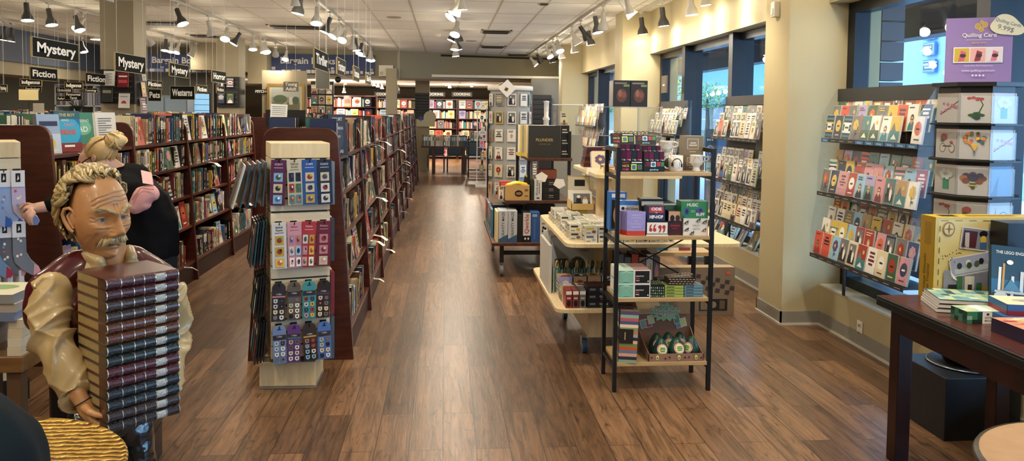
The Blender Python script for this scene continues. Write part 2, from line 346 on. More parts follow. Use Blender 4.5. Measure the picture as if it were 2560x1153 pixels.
# ---- outside
mb=MB(); mb.box(GX+.2,60,-15,60,-.12,-.02,mat('B4BEC8',.8)); struct('ground_street',mb)
mb=MB(); mb.box(GX+.2,6.0,-10,30,3.0,3.3,mat('20262C',.6)); mb.box(5.9,6.2,-10,30,2.62,3.3,mat('1C2228',.6)); 
for y in range(-8,30,2): mb.box(GX+.3,5.9,y-.04,y+.04,2.93,3.0,mat('3A434C',.6))
struct('trim_street_canopy',mb)
# ================================================================= TRACK LIGHTING
HOUS=mat('B9B6AC',.4); HDARK=mat('4B4B4A',.4,.4)
BULBM=mat('FFF1DC',.5,emit=BULB); TRK=mat('B4AF9F',.45)
def track(nm,x,y0,y1,lab):
    mb=MB(); mb.box(x-.018,x+.018,y0,y1,CEIL-.035,CEIL-.003,TRK); tag(mb.make('lighting_track'),lab,'lighting track')
track('t',.17,3,18.85,'white ceiling lighting track over the middle aisle'); track('t',-1.68,3,18.3,'white lighting track just left of the middle aisle')
track('t',-3.62,3,18.4,'white lighting track above the left bookcase'); track('t',-5.43,3,19,'lighting track running behind the nearest beige column')
track('t',-7.4,3,18.8,'leftmost lighting track near the dark blue soffit'); track('t',2.05,3,19.4,'lighting track over the card displays on the right'); track('t',2.70,3,10.8,'lighting track close to the window header')
track('t',2.30,11,18.9,'short lighting track beside the far pillars')
def spot_proto(dark):
    """head aims along -z of its own frame, tilted by the caller"""
    t=thing('track_spotlight','x','spotlight')
    mb=MB(); mb.box(-.02,.02,-.045,.045,-.03,0,HOUS); mb.cyl((0,0,-.03),(0,0,-.12),.007,HOUS,n=8); mb.make('mount',t)
    return t
def spot(px,py,X,z=2.80,dark=False,light=True,tilt=None,yaw=None,lab=None,grp=None,top=CEIL-.035,ener=1.):
    p=PX(px,py,X); y=p.y
    t=thing('track_spotlight',lab,'spotlight',(X,y,top),0,grp)
    tilt=R.uniform(.1,.75) if tilt is None else tilt; yaw=(-PI/2+R.uniform(-1.5,1.5) if R.random()<.72 else R.uniform(0,2*PI)) if yaw is None else yaw
    ax=Vector((math.sin(tilt)*math.cos(yaw),math.sin(tilt)*math.sin(yaw),-math.cos(tilt)))
    mb=MB(); mb.box(-.018,.018,-.05,.05,-.022,0,HOUS); mb.cyl((0,0,-.02),(0,0,-.09),.008,HOUS,n=8); mb.make('mount',t)
    j=Vector((0,0,-.10))-ax*.02; e=j+ax*.21
    mb=MB(); hm=HDARK if dark else HOUS
    mb.tube([j,j+ax*.11,j+ax*.14,j+ax*.18,j+ax*.235],[.032,.034,.044,.066,.076],hm,14,False); mb.cyl(j-ax*.005,j,.02,HOUS,r1=.027,n=12); mb.make('housing',t)
    mb=MB(); mb.cyl(j+ax*.222,j+ax*.230,.070,BULBM,n=16); mb.make('bulb',t)
    if light:
        lamp(t,j+ax*.25,ax,SPOT_W*ener)
    return t
def lights(X,pts,where,aim=None,yaw=None,ener=1.):
    for i,(px,py) in enumerate(pts):
        dk=R.random()<.35
        spot(px,py,X,dark=dk,tilt=aim() if aim else None,yaw=yaw() if yaw else None,ener=ener,
            lab='%s track spotlight, %s from the near end of %s'%('grey' if dk else 'white',ORD[i],where),grp='spotlights on '+where)
lights(-1.68,[(753,14),(793,44),(825,67),(848,82),(864,93),(882,106),(888,120),(904,118),(908,131),(928,137),(926,146)],'the track left of the middle aisle')
lights(-3.62,[(443,44),(521,69),(568,84),(599,91),(632,107),(651,111),(662,117),(689,127),(717,138)],'the track above the left bookcase')
lights(-5.43,[(66,33),(122,47),(189,58),(208,67),(362,97),(415,115),(430,117),(448,120),(488,129),(525,135),(534,142)],'the track behind the near column')
lights(-7.4,[(12,26),(31,87),(204,113)],'the far left track')
lights(.17,[(1140,17),(1160,19),(1153,30),(1143,54),(1150,75),(1137,81),(1144,104),(1130,110),(1139,119),(1130,124),(1142,131),(1130,136)],'the middle aisle track')
lights(2.05,[(1553,9),(1508,36),(1488,58),(1451,78),(1430,91),(1393,111),(1382,120),(1366,129),(1343,140),(1327,147)],'the track over the right displays',yaw=lambda:R.uniform(-1.4,1.4))
lights(2.70,[(1725,16),(1655,47),(1603,69)],'the track by the window header',lambda:.12,lambda:0,ener=.6)
lights(2.30,[(1471,113),(1431,138),(1400,158),(1378,166)],'the track by the far pillars',lambda:.2,lambda:0,ener=.5)
# heads out of the frame above and behind the camera: the tracks go on
for X in (-3.62,-1.68,.17,2.05,2.7):
    for y in (-.6,.6,1.8,3.2,4.6,6.0,7.4,8.8) if X!=2.7 else (2.6,3.8,5.2,6.6,7.3,8.0):
        t=thing('track_spotlight','white track spotlight in the near rows above the top edge of the view','spotlight',(X,y,CEIL-.035),0,'near spotlights above the view')
        ax=Vector((R.uniform(-.4,.4) if X!=2.7 else .12,R.uniform(-.1,.5) if X!=2.7 else 0,-1)).normalized(); j=Vector((0,0,-.07))
        MB().box(-.018,.018,-.05,.05,-.022,0,HOUS).cyl((0,0,-.02),(0,0,-.08),.008,HOUS,n=8).make('mount',t)
        MB().tube([j,j+ax*.10,j+ax*.13,j+ax*.20],[.027,.030,.036,.058],HOUS,12,False).make('housing',t)
        MB().cyl(j+ax*.188,j+ax*.196,.052,BULBM,n=14).make('bulb',t)
        lamp(t,j+ax*.215,ax,SPOT_W*1.1*(.5 if X==2.7 else 1),1.9)
# far room heads
for i,(px,py) in enumerate([(737,209),(790,222),(820,228),(860,232),(924,211),(935,215),(945,218),(955,222),(1118,214),(1124,220)]):
    p=PY(px,py,21.5+i*.3)
    t=thing('ceiling_spotlight','small glowing spotlight of the far room, %s from the left'%ORD[i],'spotlight',(p.x,p.y,2.45),0,'spotlights in the far room')
    MB().cyl((0,0,0),(0,0,p.z-2.45+.06),.01,HOUS,n=6).make('mount',t); e=p.z-2.45
    MB().tube([(0,0,e+.14),(.0,0,e+.07),(0,0,e)],[.03,.035,.06],HOUS,10,False).make('housing',t)
    MB().cyl((0,0,e+.004),(0,0,e+.012),.055,BULBM,n=12).make('bulb',t)
    lamp(t,(0,0,e-.01),(0,0,-1),SPOT_W*3,2.3)
for x,y in ((-9.5,16.5),(-7.2,16.8),(-9.3,12),(-6.6,10.5)):
    t=thing('office_ceiling_lamp','flat round ceiling lamp over the back left office area','ceiling lamp',(x,y,CEIL),0,'office ceiling lamps')
    MB().cyl((0,0,0),(0,0,-.05),.16,HOUS,n=20).make('housing',t); MB().cyl((0,0,-.052),(0,0,-.05),.14,BULBM,n=20).make('diffuser',t); lamp(t,(0,0,-.08),(0,0,-1),SPOT_W*2.2,2.6,.12,0)
for x,y in ((-3,23.5),(-.9,24.5),(.8,24),(-5,23)):
    t=thing('ceiling_spotlight','spotlight before the cooking shelves, hidden behind the bulkhead','spotlight',(x,y,2.45),0,'hidden far spotlights')
    MB().cyl((0,0,0),(0,0,-.06),.02,HOUS,r1=.05,n=10).make('housing',t); MB().cyl((0,0,-.062),(0,0,-.06),.045,BULBM,n=10).make('bulb',t)
    lamp(t,(0,0,-.07),(0,.5,-1),SPOT_W*4,2.4,.08,.3)
# ceiling vents, sensor, camera, wall plates
def vent(px,py,lab,w=.55,d=.5):
    p=PZ(px,py,CEIL); t=thing('ceiling_vent',lab,'vent',(p.x,p.y,CEIL-.001))
    mb=MB()
    for a,b,c,e in ((-w/2,w/2,-d/2,-d/2+.04),(-w/2,w/2,d/2-.04,d/2),(-w/2,-w/2+.04,-d/2,d/2),(w/2-.04,w/2,-d/2,d/2)): mb.box(a,b,c,e,-.012,0,mat('B9AE96',.5))
    mb.make('frame',t)
    for k in range(4):
        q=-d/2+.07+k*(d-.14)/3.3; MB().box(-w/2+.05,w/2-.05,q,q+.07,-.03,-.022,mat('2A261F',.6)).make('slat',t)
    MB().box(-w/2+.04,w/2-.04,-d/2+.04,d/2-.04,-.012,-.004,mat('0E0D0B',.8)).make('duct',t)
vent(1240,78,'square ceiling vent nearest the middle aisle lamps'); vent(1232,116,'ceiling vent behind the nearest one right of the aisle'); vent(1295,136,'farthest ceiling vent before the bulkhead')
vent(738,66,'ceiling vent left of the middle left track',.9); vent(385,56,'dark ceiling vent right of the near column',.9); vent(510,88,'small ceiling vent above the second column')
p=PZ(1360,9,CEIL); MB().box(-.05,.05,-.06,.06,-.02,0,mat('2A261F',.6)).box(-.08,.08,-.09,.09,-.006,0,mat('B9AE96',.5)).make('ceiling_grille',loc=(p.x,p.y,CEIL),label='tiny slotted ceiling grille near the right track',cat='grille')
for px,py,l in ((985,43,'flat round ceiling speaker left of the aisle lamps'),(1178,102,'faint round ceiling speaker right of the aisle lamps')):
    p=PZ(px,py,CEIL); MB().lathe([(.0,-.012),(.1,-.012),(.12,0)],mat('A39881',.6),n=20,caps=False).make('ceiling_speaker',loc=(p.x,p.y,CEIL),label=l,cat='speaker')
p=PZ(1094,86,CEIL); MB().lathe([(0,-.05),(.05,-.045),(.065,-.02),(.075,0)],mat('D8D0BE',.5),n=20,caps=False).make('smoke_detector',loc=(p.x,p.y,CEIL),label='white smoke detector on the ceiling above the aisle',cat='smoke detector')
t=thing('security_camera','small dark security camera hanging before the bulkhead','camera',PZ(1184,138,CEIL))
MB().cyl((0,0,0),(0,0,-.12),.012,IRON,n=8).make('stem',t); MB().sph((0,0,-.15),.045,IRON,12).make('camera_body',t); MB().cyl((0,-.03,-.16),(0,-.055,-.17),.02,mat('9AA0A8',.2),n=10).make('lens',t)
MB().sph((0,0,0),(.075,.04,.075),IRON,12).make('security_dome',loc=PY(845,199,18.82),label='black round dome under the bargain sign on the bulkhead',cat='camera')
t=thing('access_panel','white square panel on the bulkhead right of the sign','panel',PY(965,177,18.80)); MB().box(-.17,.17,0,.03,-.13,.13,mat('D8D2BF',.6)).make('cover',t); MB().box(-.15,-.07,-.003,0,-.1,-.02,mat('B5AE99',.6)).box(.05,.13,-.003,0,-.115,-.10,mat('6A665C',.6)).make('printed_notes',t)
t=thing('motion_sensor','white motion sensor high on the nearest pillar','sensor',(2.575,5.88,PX(1938,26,2.58).z)); MB().box(-.04,.01,-.035,.035,-.06,.06,mat('D9D4C4',.45)).make('case',t,bevel=.008); MB().box(-.045,-.039,-.02,.02,-.045,.005,mat('B9B8AE',.3)).make('lens',t)
t=thing('power_outlet','white wall outlet on the low wall under the near window','outlet',(WX-.001,PX(2151,823,WX).y,PX(2151,823,WX).z))
MB().box(-.007,0,-.035,.035,-.058,.058,mat('E4E0D4',.4)).make('cover_plate',t,bevel=.003)
for s in (-1,1): MB().box(-.010,-.006,-.017,.017,s*.026-.016,s*.026+.016,mat('D2CDBF',.4)).box(-.012,-.009,-.008,-.005,s*.026-.007,s*.026+.007,BLACK).box(-.012,-.009,.005,.008,s*.026-.007,s*.026+.007,BLACK).make('socket',t)
# BARGAIN BOOKS signs
def bargain(T0,w,h,words,lab):
    t=thing('banner_sign',lab,'sign',T0)
    MB().box(0,w,0,.03,0,h,mat('26365E',.6)).make('board',t)
    mb=MB(); mb.text(words,h*.46,frame((w*.09,-.004,h*.66),(1,0,0),(0,0,1)),mat('C9C6BC',.5),'LEFT',.02,.002,1.04); mb.make('lettering',t)
    mb=MB(); r=random.Random(3); x=.03
    while x<w-.1:
        n=r.choice([1,2,2,3]); z=.02
        for k in range(n):
            a=r.uniform(.06,.11); b=r.uniform(.05,.085)
            if z+b>h*.36: break
            mb.box(x,x+a,-.006,-.001,z,z+b,mat('B9B7AC',.5) if r.random()<.7 else mat('7E879A',.5)); z+=b+.015
        x+=.115
    mb.make('block_pattern',t)
a=PY(676,134,18.78); b=PY(937,188,18.78); bargain((a.x,18.78,b.z),b.x-a.x,a.z-b.z,'Bargain Books','blue Bargain Books banner on the bulkhead, the right and complete one')
a=PY(357,134,18.0); b=PY(620,185,18.0); bargain((a.x,18.0,b.z),b.x-a.x-.2,a.z-b.z,'Bargain Books','blue Bargain Books banner partly hidden behind the second column')
# ================================================================= OUTSIDE THE WINDOWS
def P3(x,y,z): return (x,y,z)
# building across the street with shop signs, seen through the near window
BX=16.0
t=thing('street_building','pale blue shopfront building across the street with three framed tenant signs','building',(BX,14,0))
W1=mat('7F9DB2',.7)
MB().box(0,6,-7,17,-.1,7.5,W1).make('wall',t)
mb=MB()
for k in range(9): mb.box(-.12,0,6.2+k*.22,6.2+k*.22+.1,0,7.4,mat('98B4BA',.6))
mb.make('ribbed_panel',t)
for i,(py,tx) in enumerate([(82,'MARGARETA'),(122,'METALLIC\nSALON'),(165,'UNIGLOBE\nTRAVEL')]):
    c=PX(2310,py,BX-.3); s=c.y/1930*24
    q=thing('shop_sign','blue framed sign reading %s outside the window'%tx.replace('\n',' '),'sign',(BX-.14,c.y,c.z),-PI/2)
    MB().box(-s*1.05,s*1.05,0,.08,-s*.72,s*.72,mat('2C5FB0',.4)).make('border',q); MB().box(-s*.85,s*.85,-.02,0,-s*.53,s*.53,mat('D9E4EC',.5)).box(-s*.80,s*.80,-.03,-.02,-s*.48,s*.48,mat('1E2A3A',.4)).make('plate',q)
    mb=MB(); mb.text(tx,s*.33,frame((0,-.04,0),(1,0,0),(0,0,1)),mat('E8EEF2',.5),'CENTER',.02); mb.make('lettering',q)
t=thing('shop_facade','beige shop building with teal awning across the street','building',(17,48,0))
MB().box(0,6,-15,32,-.1,6.2,mat('8E8A74',.7)).make('wall',t)
MB().prism([(-2.2,2.4),(0,4.4),(0,2.2),(-2.2,2.2)],-15,32,mat('2F6668',.6),'xz').make('awning',t)
for k in range(14):
    w=MB().box(-.06,0,-14+k*3,-12.2+k*3,.6,2.1,mat('28404E',.2)).make('window',t); MB().box(-.08,-.06,-14+k*3,-12.2+k*3,1.3,1.36,WHITE).make('glazing_bar',w)
def tree(px,py,X,s,lab):
    c=PX(px,py,X); t=thing('street_tree',lab,'tree',(X,c.y,-.02)); r=random.Random(int(px))
    MB().tube([(0,0,0),(.05,0,c.z*.5),(0,0,c.z)],[.14,.11,.06],mat('4A3A2C',.8),8).make('trunk',t)
    mb=MB(); ms=[mat('4E7A3A',.6),mat('6E9A48',.6),mat('A8A04A',.6),mat('2F5A34',.6)]
    for i in range(900):
        d=Vector((r.gauss(0,1),r.gauss(0,1),r.gauss(0,1))).normalized()*s*(r.random()**.4); p=Vector((0,0,c.z+.1))+Vector((d.x,d.y,d.z*.8)); a=Vector((r.gauss(0,1),r.gauss(0,1),r.gauss(0,1))).normalized(); b=a.orthogonal().normalized(); k=s*.09
        mb.add([p,p+a*k,p+a*k*.5+b*k],[(0,1,2)],r.choice(ms))
    mb.make('foliage',t)
tree(1660,225,11,1.8,'green tree outside the second window, left of the mullion'); tree(1768,245,12.5,.9,'smaller tree outside behind the window mullion'); tree(1500,250,10,1.5,'tree outside the far window')
t=thing('parked_car','pale blue car parked outside the second window','car',(8.2,13.2,-.02))
prof=[(-2.1,.35),(-2.1,.75),(-1.4,.9),(-.8,1.4),(.7,1.42),(1.4,.95),(2.1,.8),(2.15,.35)]
MB().prism(prof,-.8,.8,mat('7FA3BC',.25,coat=.5),'yz').make('body',t,bevel=.05)
MB().prism([(-1.25,.95),(-.75,1.34),(.62,1.36),(1.2,.95)],-.82,.82,mat('1E2C38',.1),'yz').make('windows',t)
for yy in(-1.3,1.3): 
    for xx in(-.72,.72): MB().cyl((xx-.1,yy,.32),(xx+.1,yy,.32),.32,BLACK,n=20).make('wheel',t)
# parking meter
c=PX(1789,395,3.75); t=thing('parking_meter','grey blue parking pay station with a round P sign','parking meter',(3.75,c.y,-.03),-1.25)
MB().box(-.13,.13,-.09,.09,0,1.32,mat('41526A',.4)).make('body',t,bevel=.02); MB().prism([(-.09,1.32),(.09,1.32),(.06,1.42),(-.07,1.44)],-.13,.13,mat('56687F',.4),'yz').make('hood',t)
for k in range(3): MB().cyl((-.06+k*.05,-.091,1.29),(-.06+k*.05,-.097,1.29),.014,WHITE,n=8).make('button',t)
mb=MB(); T=frame((0,-.092,1.13),(1,0,0),(0,0,1)); mb.add([(.085*math.cos(a*PI/12),.085*math.sin(a*PI/12),.001) for a in range(24)],[tuple(range(24))],mat('E8F0F8',.4),T); mb.add([(.075*math.cos(a*PI/12),.075*math.sin(a*PI/12),.002) for a in range(24)],[tuple(range(24))],mat('2E6BC4',.4),T); mb.text('P',.12,T@Matrix.Translation((0,0,.004)),WHITE,bold=.02); mb.make('parking_symbol',t)
mb=MB(); P=Pic(mb,frame((-.085,-.092,.72),(1,0,0),(0,0,1)),.17,.26); P.rect(0,0,1,1,mat('8CC6BE',.4)).rect(.1,.6,.9,.7,mat('3E7F90',.4)).rect(.1,.42,.7,.5,mat('3E7F90',.4)).rect(.1,.05,.9,.2,WHITE); mb.make('instruction_plate',t)
# brick pier outside the near window
mb=MB()
for r_ in range(14):
    for k in range(2): mb.box(4.3+k*.26,4.55+k*.26,7.8,8.0,.1+r_*.21,.29+r_*.21,mat('4B5560',.8))
tag(mb.make('brick_pier'),'dark grey block pier outside the near window','pier')
# ================================================================= BOOKS AND BOOKCASES
BOOKS=[]   # every shelved book is collected here, sorted by how large it looks, then built
def bookrow(T,L,zmax,rng,where,out=False,faceout=.10,fill=.97,dep=.15,hr=(.19,.25),dark=.5,shelfname='',lean=True):
    """books along local +x of T (x=along, y=out of the shelf towards the reader is -y), standing at z=0"""
    x=.008; n=0
    while x<L*fill-.03:
        fo=rng.random()<faceout
        if fo:
            w=rng.uniform(.13,.16); h=min(zmax,rng.uniform(.20,.24)); d=.03; 
        else: w=rng.choice([.024,.028,.032,.038,.044,.052,.06]); h=min(zmax,rng.uniform(*hr)); d=min(dep,h*.68)
        if x+w>L-.01: break
        if not fo and rng.random()<.04: x+=rng.uniform(.01,.06); 
        if x+w>L-.01: break
        c=rng.choice(DARKS) if rng.random()<dark else rng.choice(LIGHTS)
        a=rng.uniform(-.06,.03) if lean and rng.random()<.3 else 0
        n+=1
        rep=rng.randint(1,3) if not fo and w<.035 else 1
        for q in range(rep):
            if x+w>L-.01: break
            BOOKS.append(dict(T=T@Matrix.Translation((x,rng.uniform(0,.012),0)),w=w,h=h,d=d,c=c,fo=fo,a=a,where=where,n=n,seed=rng.random()))
            x+=w+.0015+(abs(a)*h*.25 if q==rep-1 else 0); n+=1 if q<rep-1 else 0
PAGES=mat('DDD3BA',.8)
def book_geo(mb,b,pages_mb=None):
    r=random.Random(b['seed']); w,h,d=b['w'],b['h'],b['d']; T=b['T']@Matrix.Rotation(b['a'],4,'Y'); c=pm(b['c']); t=.0022
    pg=pages_mb or mb
    if b['fo']:
        T=b['T']@Matrix.Rotation(-.16,4,'X')
        mb.box(0,w,0,t,0,h,c,T).box(0,w,d-t,d,0,h,c,T).box(0,t,0,d,0,h,c,T); pg.box(t,w-.004,t,d-t,.003,h-.004,PAGES,T)
        P=Pic(mb,T@frame((0,-.0002,0),(1,0,0),(0,0,1)),w,h); b['desc']=art(P,r); 
    else:
        mb.box(0,w,0,t,0,h,c,T).box(0,t,0,d,0,h,c,T).box(w-t,w,0,d,0,h,c,T); pg.box(t,w-t,t,d-.004,.003,h-.004,PAGES,T)
        P=Pic(mb,T@frame((0,-.0002,0),(1,0,0),(0,0,1)),w,h); lt=b['c'] in LIGHTS and b['c'] not in('red','coral')
        ink=pm(r.choice(['black','navy','red','maroon']) if lt else r.choice(['white','yellow','cream','orange','white']))
        z=r.uniform(.82,.9); s=r.randint(0,3)
        if s==0: P.rect(0,r.uniform(.5,.6),1,r.uniform(.7,.95),pm(r.choice(LIGHTS)))
        P.rect(.36,r.uniform(.38,.5),.66,z,ink)
        for k in range(3): q=.5+k*.11; P.rect(.2,q,.8,q+.012,c)
        P.rect(.38,.16,.62,r.uniform(.25,.34),ink)
        if s==1: P.rect(.05,.04,.95,.10,WHITE)
        b['desc']=None
def build_books():
    for b in BOOKS:
        w=b['T']@Vector((b['w']/2,0,b['h']/2)); px,py=proj(w); v=(Vector((0,0,EYE))-w); n=(b['T'].to_3x3()@Vector((0,-1,0))); f=n.dot(v.normalized())
        vis=(-60<px<2600) and w.y>.5
        b['s']=(b['w']*b['h']*max(f,.03)+b['d']*b['h']*.15*abs((b['T'].to_3x3()@Vector((1,0,0))).dot(v.normalized())))/v.length**2 if vis else 0
        if b.get('hid'): b['s']*=.01
    B=sorted(BOOKS,key=lambda b:-b['s'])
    for b in B[:300]:
        mb=MB(); pg=MB(); T=b['T']; b2=dict(b); base=T.translation.copy(); b2['T']=Matrix.Translation(-base)@T
        big=b['s']>B[150]['s']
        book_geo(mb,b2,pg if big else None)
        nm='%s book%s, %s in, %s'%(b['c'],' turned face out' if b['fo'] else '',ORD[b['n']-1],b['where'])
        o=tag(mb.make('book',loc=base),nm,'book','books on the bookcases')
        if big: pg.make('pages',o)
    mb=MB()
    for b in B[300:]: book_geo(mb,b)
    tag(mb.make('shelved_books'),'the many remaining books packed on the farther and lower shelves','books',None,'stuff')
def upright(prof,y,th,m): return MB().prism(prof,y,y+th,m,'xz')
SH=[(1.305,.17,.20),(1.07,.20,.22),(.80,.23,.24),(.52,.26,.27),(.19,.29,.30)]   # shelf z, half depth
BAY=1.24
def gondola(cx,y0,nb,lab,seed,right_books=True,left_books=False,hb=.333,ht=.235,top=1.49,skip=()):
    t=thing('double_sided_bookcase',lab,'bookcase',(cx,y0,0)); rng=random.Random(seed)
    def prof():
        p=[(-hb,0),(hb,0)]; r=.085
        for k in range(7): a=k*PI/12; p.append((ht-r+r*math.cos(a),top-r+r*math.sin(a)))
        for k in range(7): a=PI/2+k*PI/12; p.append((-ht+r+r*math.cos(a),top-r+r*math.sin(a)))
        return p
    for k in range(nb+1):
        MB().prism(prof(),k*BAY-.003,k*BAY+.033,MAHOG,'xz').make('end_panel' if k in(0,nb) else 'upright',t,bevel=.004)
    MB().box(-.012,.012,.034,nb*BAY-.004,.1,1.40,MAHOG).make('back_panel',t)
    for s in (1,-1):
        MB().box(min(s*(hb-.03),s*(hb-.05)),max(s*(hb-.03),s*(hb-.05)),.03,nb*BAY,0,.165,mat('2E120C',.5)).make('kick_board',t)
        for k in range(nb):
            for j,(z,_,_2) in enumerate(SH):
                hw=hb-.012-(hb-ht)*(z/top)
                MB().box(min(s*.012,s*hw),max(s*.012,s*hw),k*BAY+.03,(k+1)*BAY,z-.022,z,MAHOG_H).make('shelf',t)
    for s in (1,-1):
        if s==1 and not right_books or s==-1 and not left_books: continue
        for k in range(nb):
            for j,(z,_,_2) in enumerate(SH):
                hw=hb-.012-(hb-ht)*(z/top); gap=(SH[j-1][0]-.03-z) if j else .26
                # reader stands on +x side for s=1: local x along +Y, local -y = +X
                if s==1: T=Matrix.Translation((cx+hw-.016,y0+k*BAY+.035,z+.0005))@Matrix.Rotation(PI/2,4,'Z')
                else: T=Matrix.Translation((cx-hw+.01,y0+(k+1)*BAY-.005,z+.0005))@Matrix.Rotation(-PI/2,4,'Z')
                n0=len(BOOKS)
                if (k,j,s) in skip: continue
                bookrow(T,BAY-.04,gap-.01,rng,'%s shelf, %s bay, %s'%(['top','second','third','fourth','bottom'][j],ORD[k],lab.split(',')[0]),
                    faceout=.16 if j in(0,3) else .07,fill=rng.uniform(.82,1) if j>1 else .99,dep=hw-.05,hr=(.20,.25) if j==0 else (.165,.225),dark=.64,)
                if s==-1:
                    for b in BOOKS[n0:]: b['hid']=1
    return t
gondola(-.91,4.97,3,'bookcase beside the aisle, long dark red double-sided case behind the bookmark spinner',11,True,True)
gondola(-.93,9.1,3,'bookcase second in the aisle row, dark red, behind the nearest aisle case',12)
gondola(-.94,13.1,4,'bookcase farthest in the aisle row, dark red, before the thin column',13)
gondola(-2.63,4.92,4,'bookcase left, dark red double-sided case the woman leans at',21,True,True,skip=[(0,0,1)])
gondola(-2.63,11.2,4,'bookcase second in the left row, dark red, far behind the woman',23)
gondola(-4.9,5.2,4,'bookcase third row from the aisle, dark red, hidden behind the left one',25,False,False)
gondola(-4.9,11.6,3,'bookcase of the third row beyond the beige column, dark red',26,False,False)
gondola(-6.9,7.0,6,'bookcase leftmost row of all, dark red, only its book tops showing',27,False,False)
# book tops peeking over the rows behind
def toprow(cx,y0,L,seed,where,z=1.306):
    rng=random.Random(seed)
    bookrow(Matrix.Translation((cx+.20,y0,z))@Matrix.Rotation(PI/2,4,'Z'),L,.3,rng,where,hr=(.2,.245),dark=.35,faceout=.2)
    bookrow(Matrix.Translation((cx-.22,y0+L,z))@Matrix.Rotation(-PI/2,4,'Z'),L,.3,rng,where+' far side',hr=(.2,.245),dark=.35,faceout=.1)
for k in range(4): toprow(-4.9,5.24+k*1.24,1.19,40+k,'top shelf, %s bay, third bookcase row'%ORD[k])
for k in range(3): toprow(-4.9,11.64+k*1.24,1.19,50+k,'top shelf, %s bay, row beyond the column'%ORD[k])
for k in range(6): toprow(-6.9,7.04+k*1.24,1.19,60+k,'top shelf, %s bay, leftmost row'%ORD[k])
# ---- paper slips sticking out of the shelf edges
def slip(p,rz,lab,L=.11,w=.055,droop=.35):
    mb=MB(); mb.add([(0,-w/2,0),(0,w/2,0),(L*.6,w/2,-L*.08),(L*.6,-w/2,-L*.08),(L,w/2,-L*droop),(L,-w/2,-L*droop)],[(0,3,2,1),(3,5,4,2)],mat('E9E5DA',.7),Matrix.Diagonal((1,1,1,1)))
    mb.add([(L*.1,-w*.35,.0012-L*.0133),(L*.1,w*.35,.0012-L*.0133),(L*.5,w*.35,.0012-L*.0666),(L*.5,-w*.35,.0012-L*.0666)],[(0,3,2,1)],mat('8A857C',.7))
    tag(mb.make('shelf_talker',loc=p,rot=(0,0,rz)),lab,'paper slip','white paper slips on the shelf edges')
rs=random.Random(5); si=0
for cx,y0,nb,who in ((-.91,4.97,3,'aisle bookcase'),(-.93,9.1,3,'second aisle bookcase'),(-2.63,4.92,4,'left bookcase')):
    for k in range(nb):
        for j,(z,_,_2) in enumerate(SH):
            if who!='left bookcase' and k==0 : 
                continue
            if rs.random()<(.75 if who!='left bookcase' else .45):
                hw=.333-.012-.098*(z/1.49)
                for q in range(rs.choice([1,1,2]) if who!='left bookcase' else 1):
                    slip((cx+hw+.009,y0+k*BAY+rs.uniform(.2,1.15),z-.004),rs.uniform(-.5,.5),'white paper slip, %s shelf, %s bay, %s%s'%(['top','second','third','fourth','bottom'][j],ORD[k],who,', paired second slip' if q else ''),rs.uniform(.08,.13))
# ---- face-out titles on top of the left bookcase
def display_book(T,w,h,d,cover,lab,drawf,name='book',cat='book',grp=None):
    base=T.translation.copy(); L=T.copy(); L.translation=(0,0,0)
    mb=MB(); t=.003; mb.box(0,w,0,t,0,h,cover,L).box(0,w,d-t,d,0,h,cover,L).box(0,t,0,d,0,h,cover,L)
    drawf(Pic(mb,L@frame((0,-.0003,0),(1,0,0),(0,0,1)),w,h)); o=tag(mb.make(name,loc=base),lab,cat,grp)
    MB().box(t,w-.004,t,d-t,.003,h-.004,PAGES,L).make('pages',o); return o
def lbook(px,y,w,h,cover,lab,f,z=1.307,rz=PI/2-.5,tilt=-.12,X=-2.50):
    display_book(Matrix.Translation((X,y,z))@Matrix.Rotation(rz,4,'Z')@Matrix.Rotation(tilt,4,'X'),w,h,.035,cover,lab,f)
def bear(P):
    P.rect(0,0,1,1,mat('1D6E9A',.35)).ell(.5,.5,.5,.35,mat('2F9FC0',.35)).rect(0,0,1,.22,mat('7A2A2C',.4)).rect(0,.8,1,1,mat('2A5A6A',.4)).txt('THE BOY',.5,.9,.1,pm('yellow'),.02).txt('WHO',.4,.77,.08,pm('white')).txt('CRIED',.55,.66,.1,pm('pink'),.01).txt('BEAR',.5,.48,.17,pm('coral'),.03).rect(.3,.12,.7,.17,pm('white'))
def ad(P): P.rect(0,0,1,1,mat('3E7F66',.4)).ell(.5,.6,.4,.2,mat('6FB090',.4)).txt('AD',.5,.55,.2,pm('white'),.02).txt('MISSING',.5,.78,.1,pm('white')).rect(.1,.08,.9,.16,pm('red'))
def alp(P): P.rect(0,0,1,1,mat('8FA2B8',.4)).rect(0,0,1,.5,mat('B9C4CE',.4)).ell(.5,.25,.25,.16,pm('yellow')).rect(.1,.7,.9,.82,pm('navy')).rect(.15,.05,.85,.1,pm('cream'))
def red1(P): P.rect(0,0,1,1,mat('D8423A',.4)).ell(.5,.55,.12,.2,pm('black')).rect(.2,.8,.8,.88,pm('black'))
def list1(P):
    P.rect(0,0,1,1,pm('white'))
    for k in range(12): P.rect(.12,.1+k*.065,.5+.35*math.sin(k*2.1)**2,.125+k*.065,pm('grey'))
lbook(0,5.00,.15,.25,pm('grey'),'pale blue book with a yellow shape on top of the left bookcase',alp)
lbook(0,5.22,.18,.27,mat('1B3A4A',.4),'blue book with a large red word BEAR facing the aisle',bear)
lbook(0,5.45,.16,.26,pm('green'),'green book lettered AD beside the blue bear book',ad)
lbook(0,5.80,.17,.26,pm('white'),'white book with grey lines of print above the woman',list1)
lbook(0,6.9,.14,.25,pm('coral'),'first coral red book facing out on the left bookcase top',red1); lbook(0,7.1,.14,.25,pm('coral'),'second coral red book, leaning right of the first',red1,tilt=-.2)
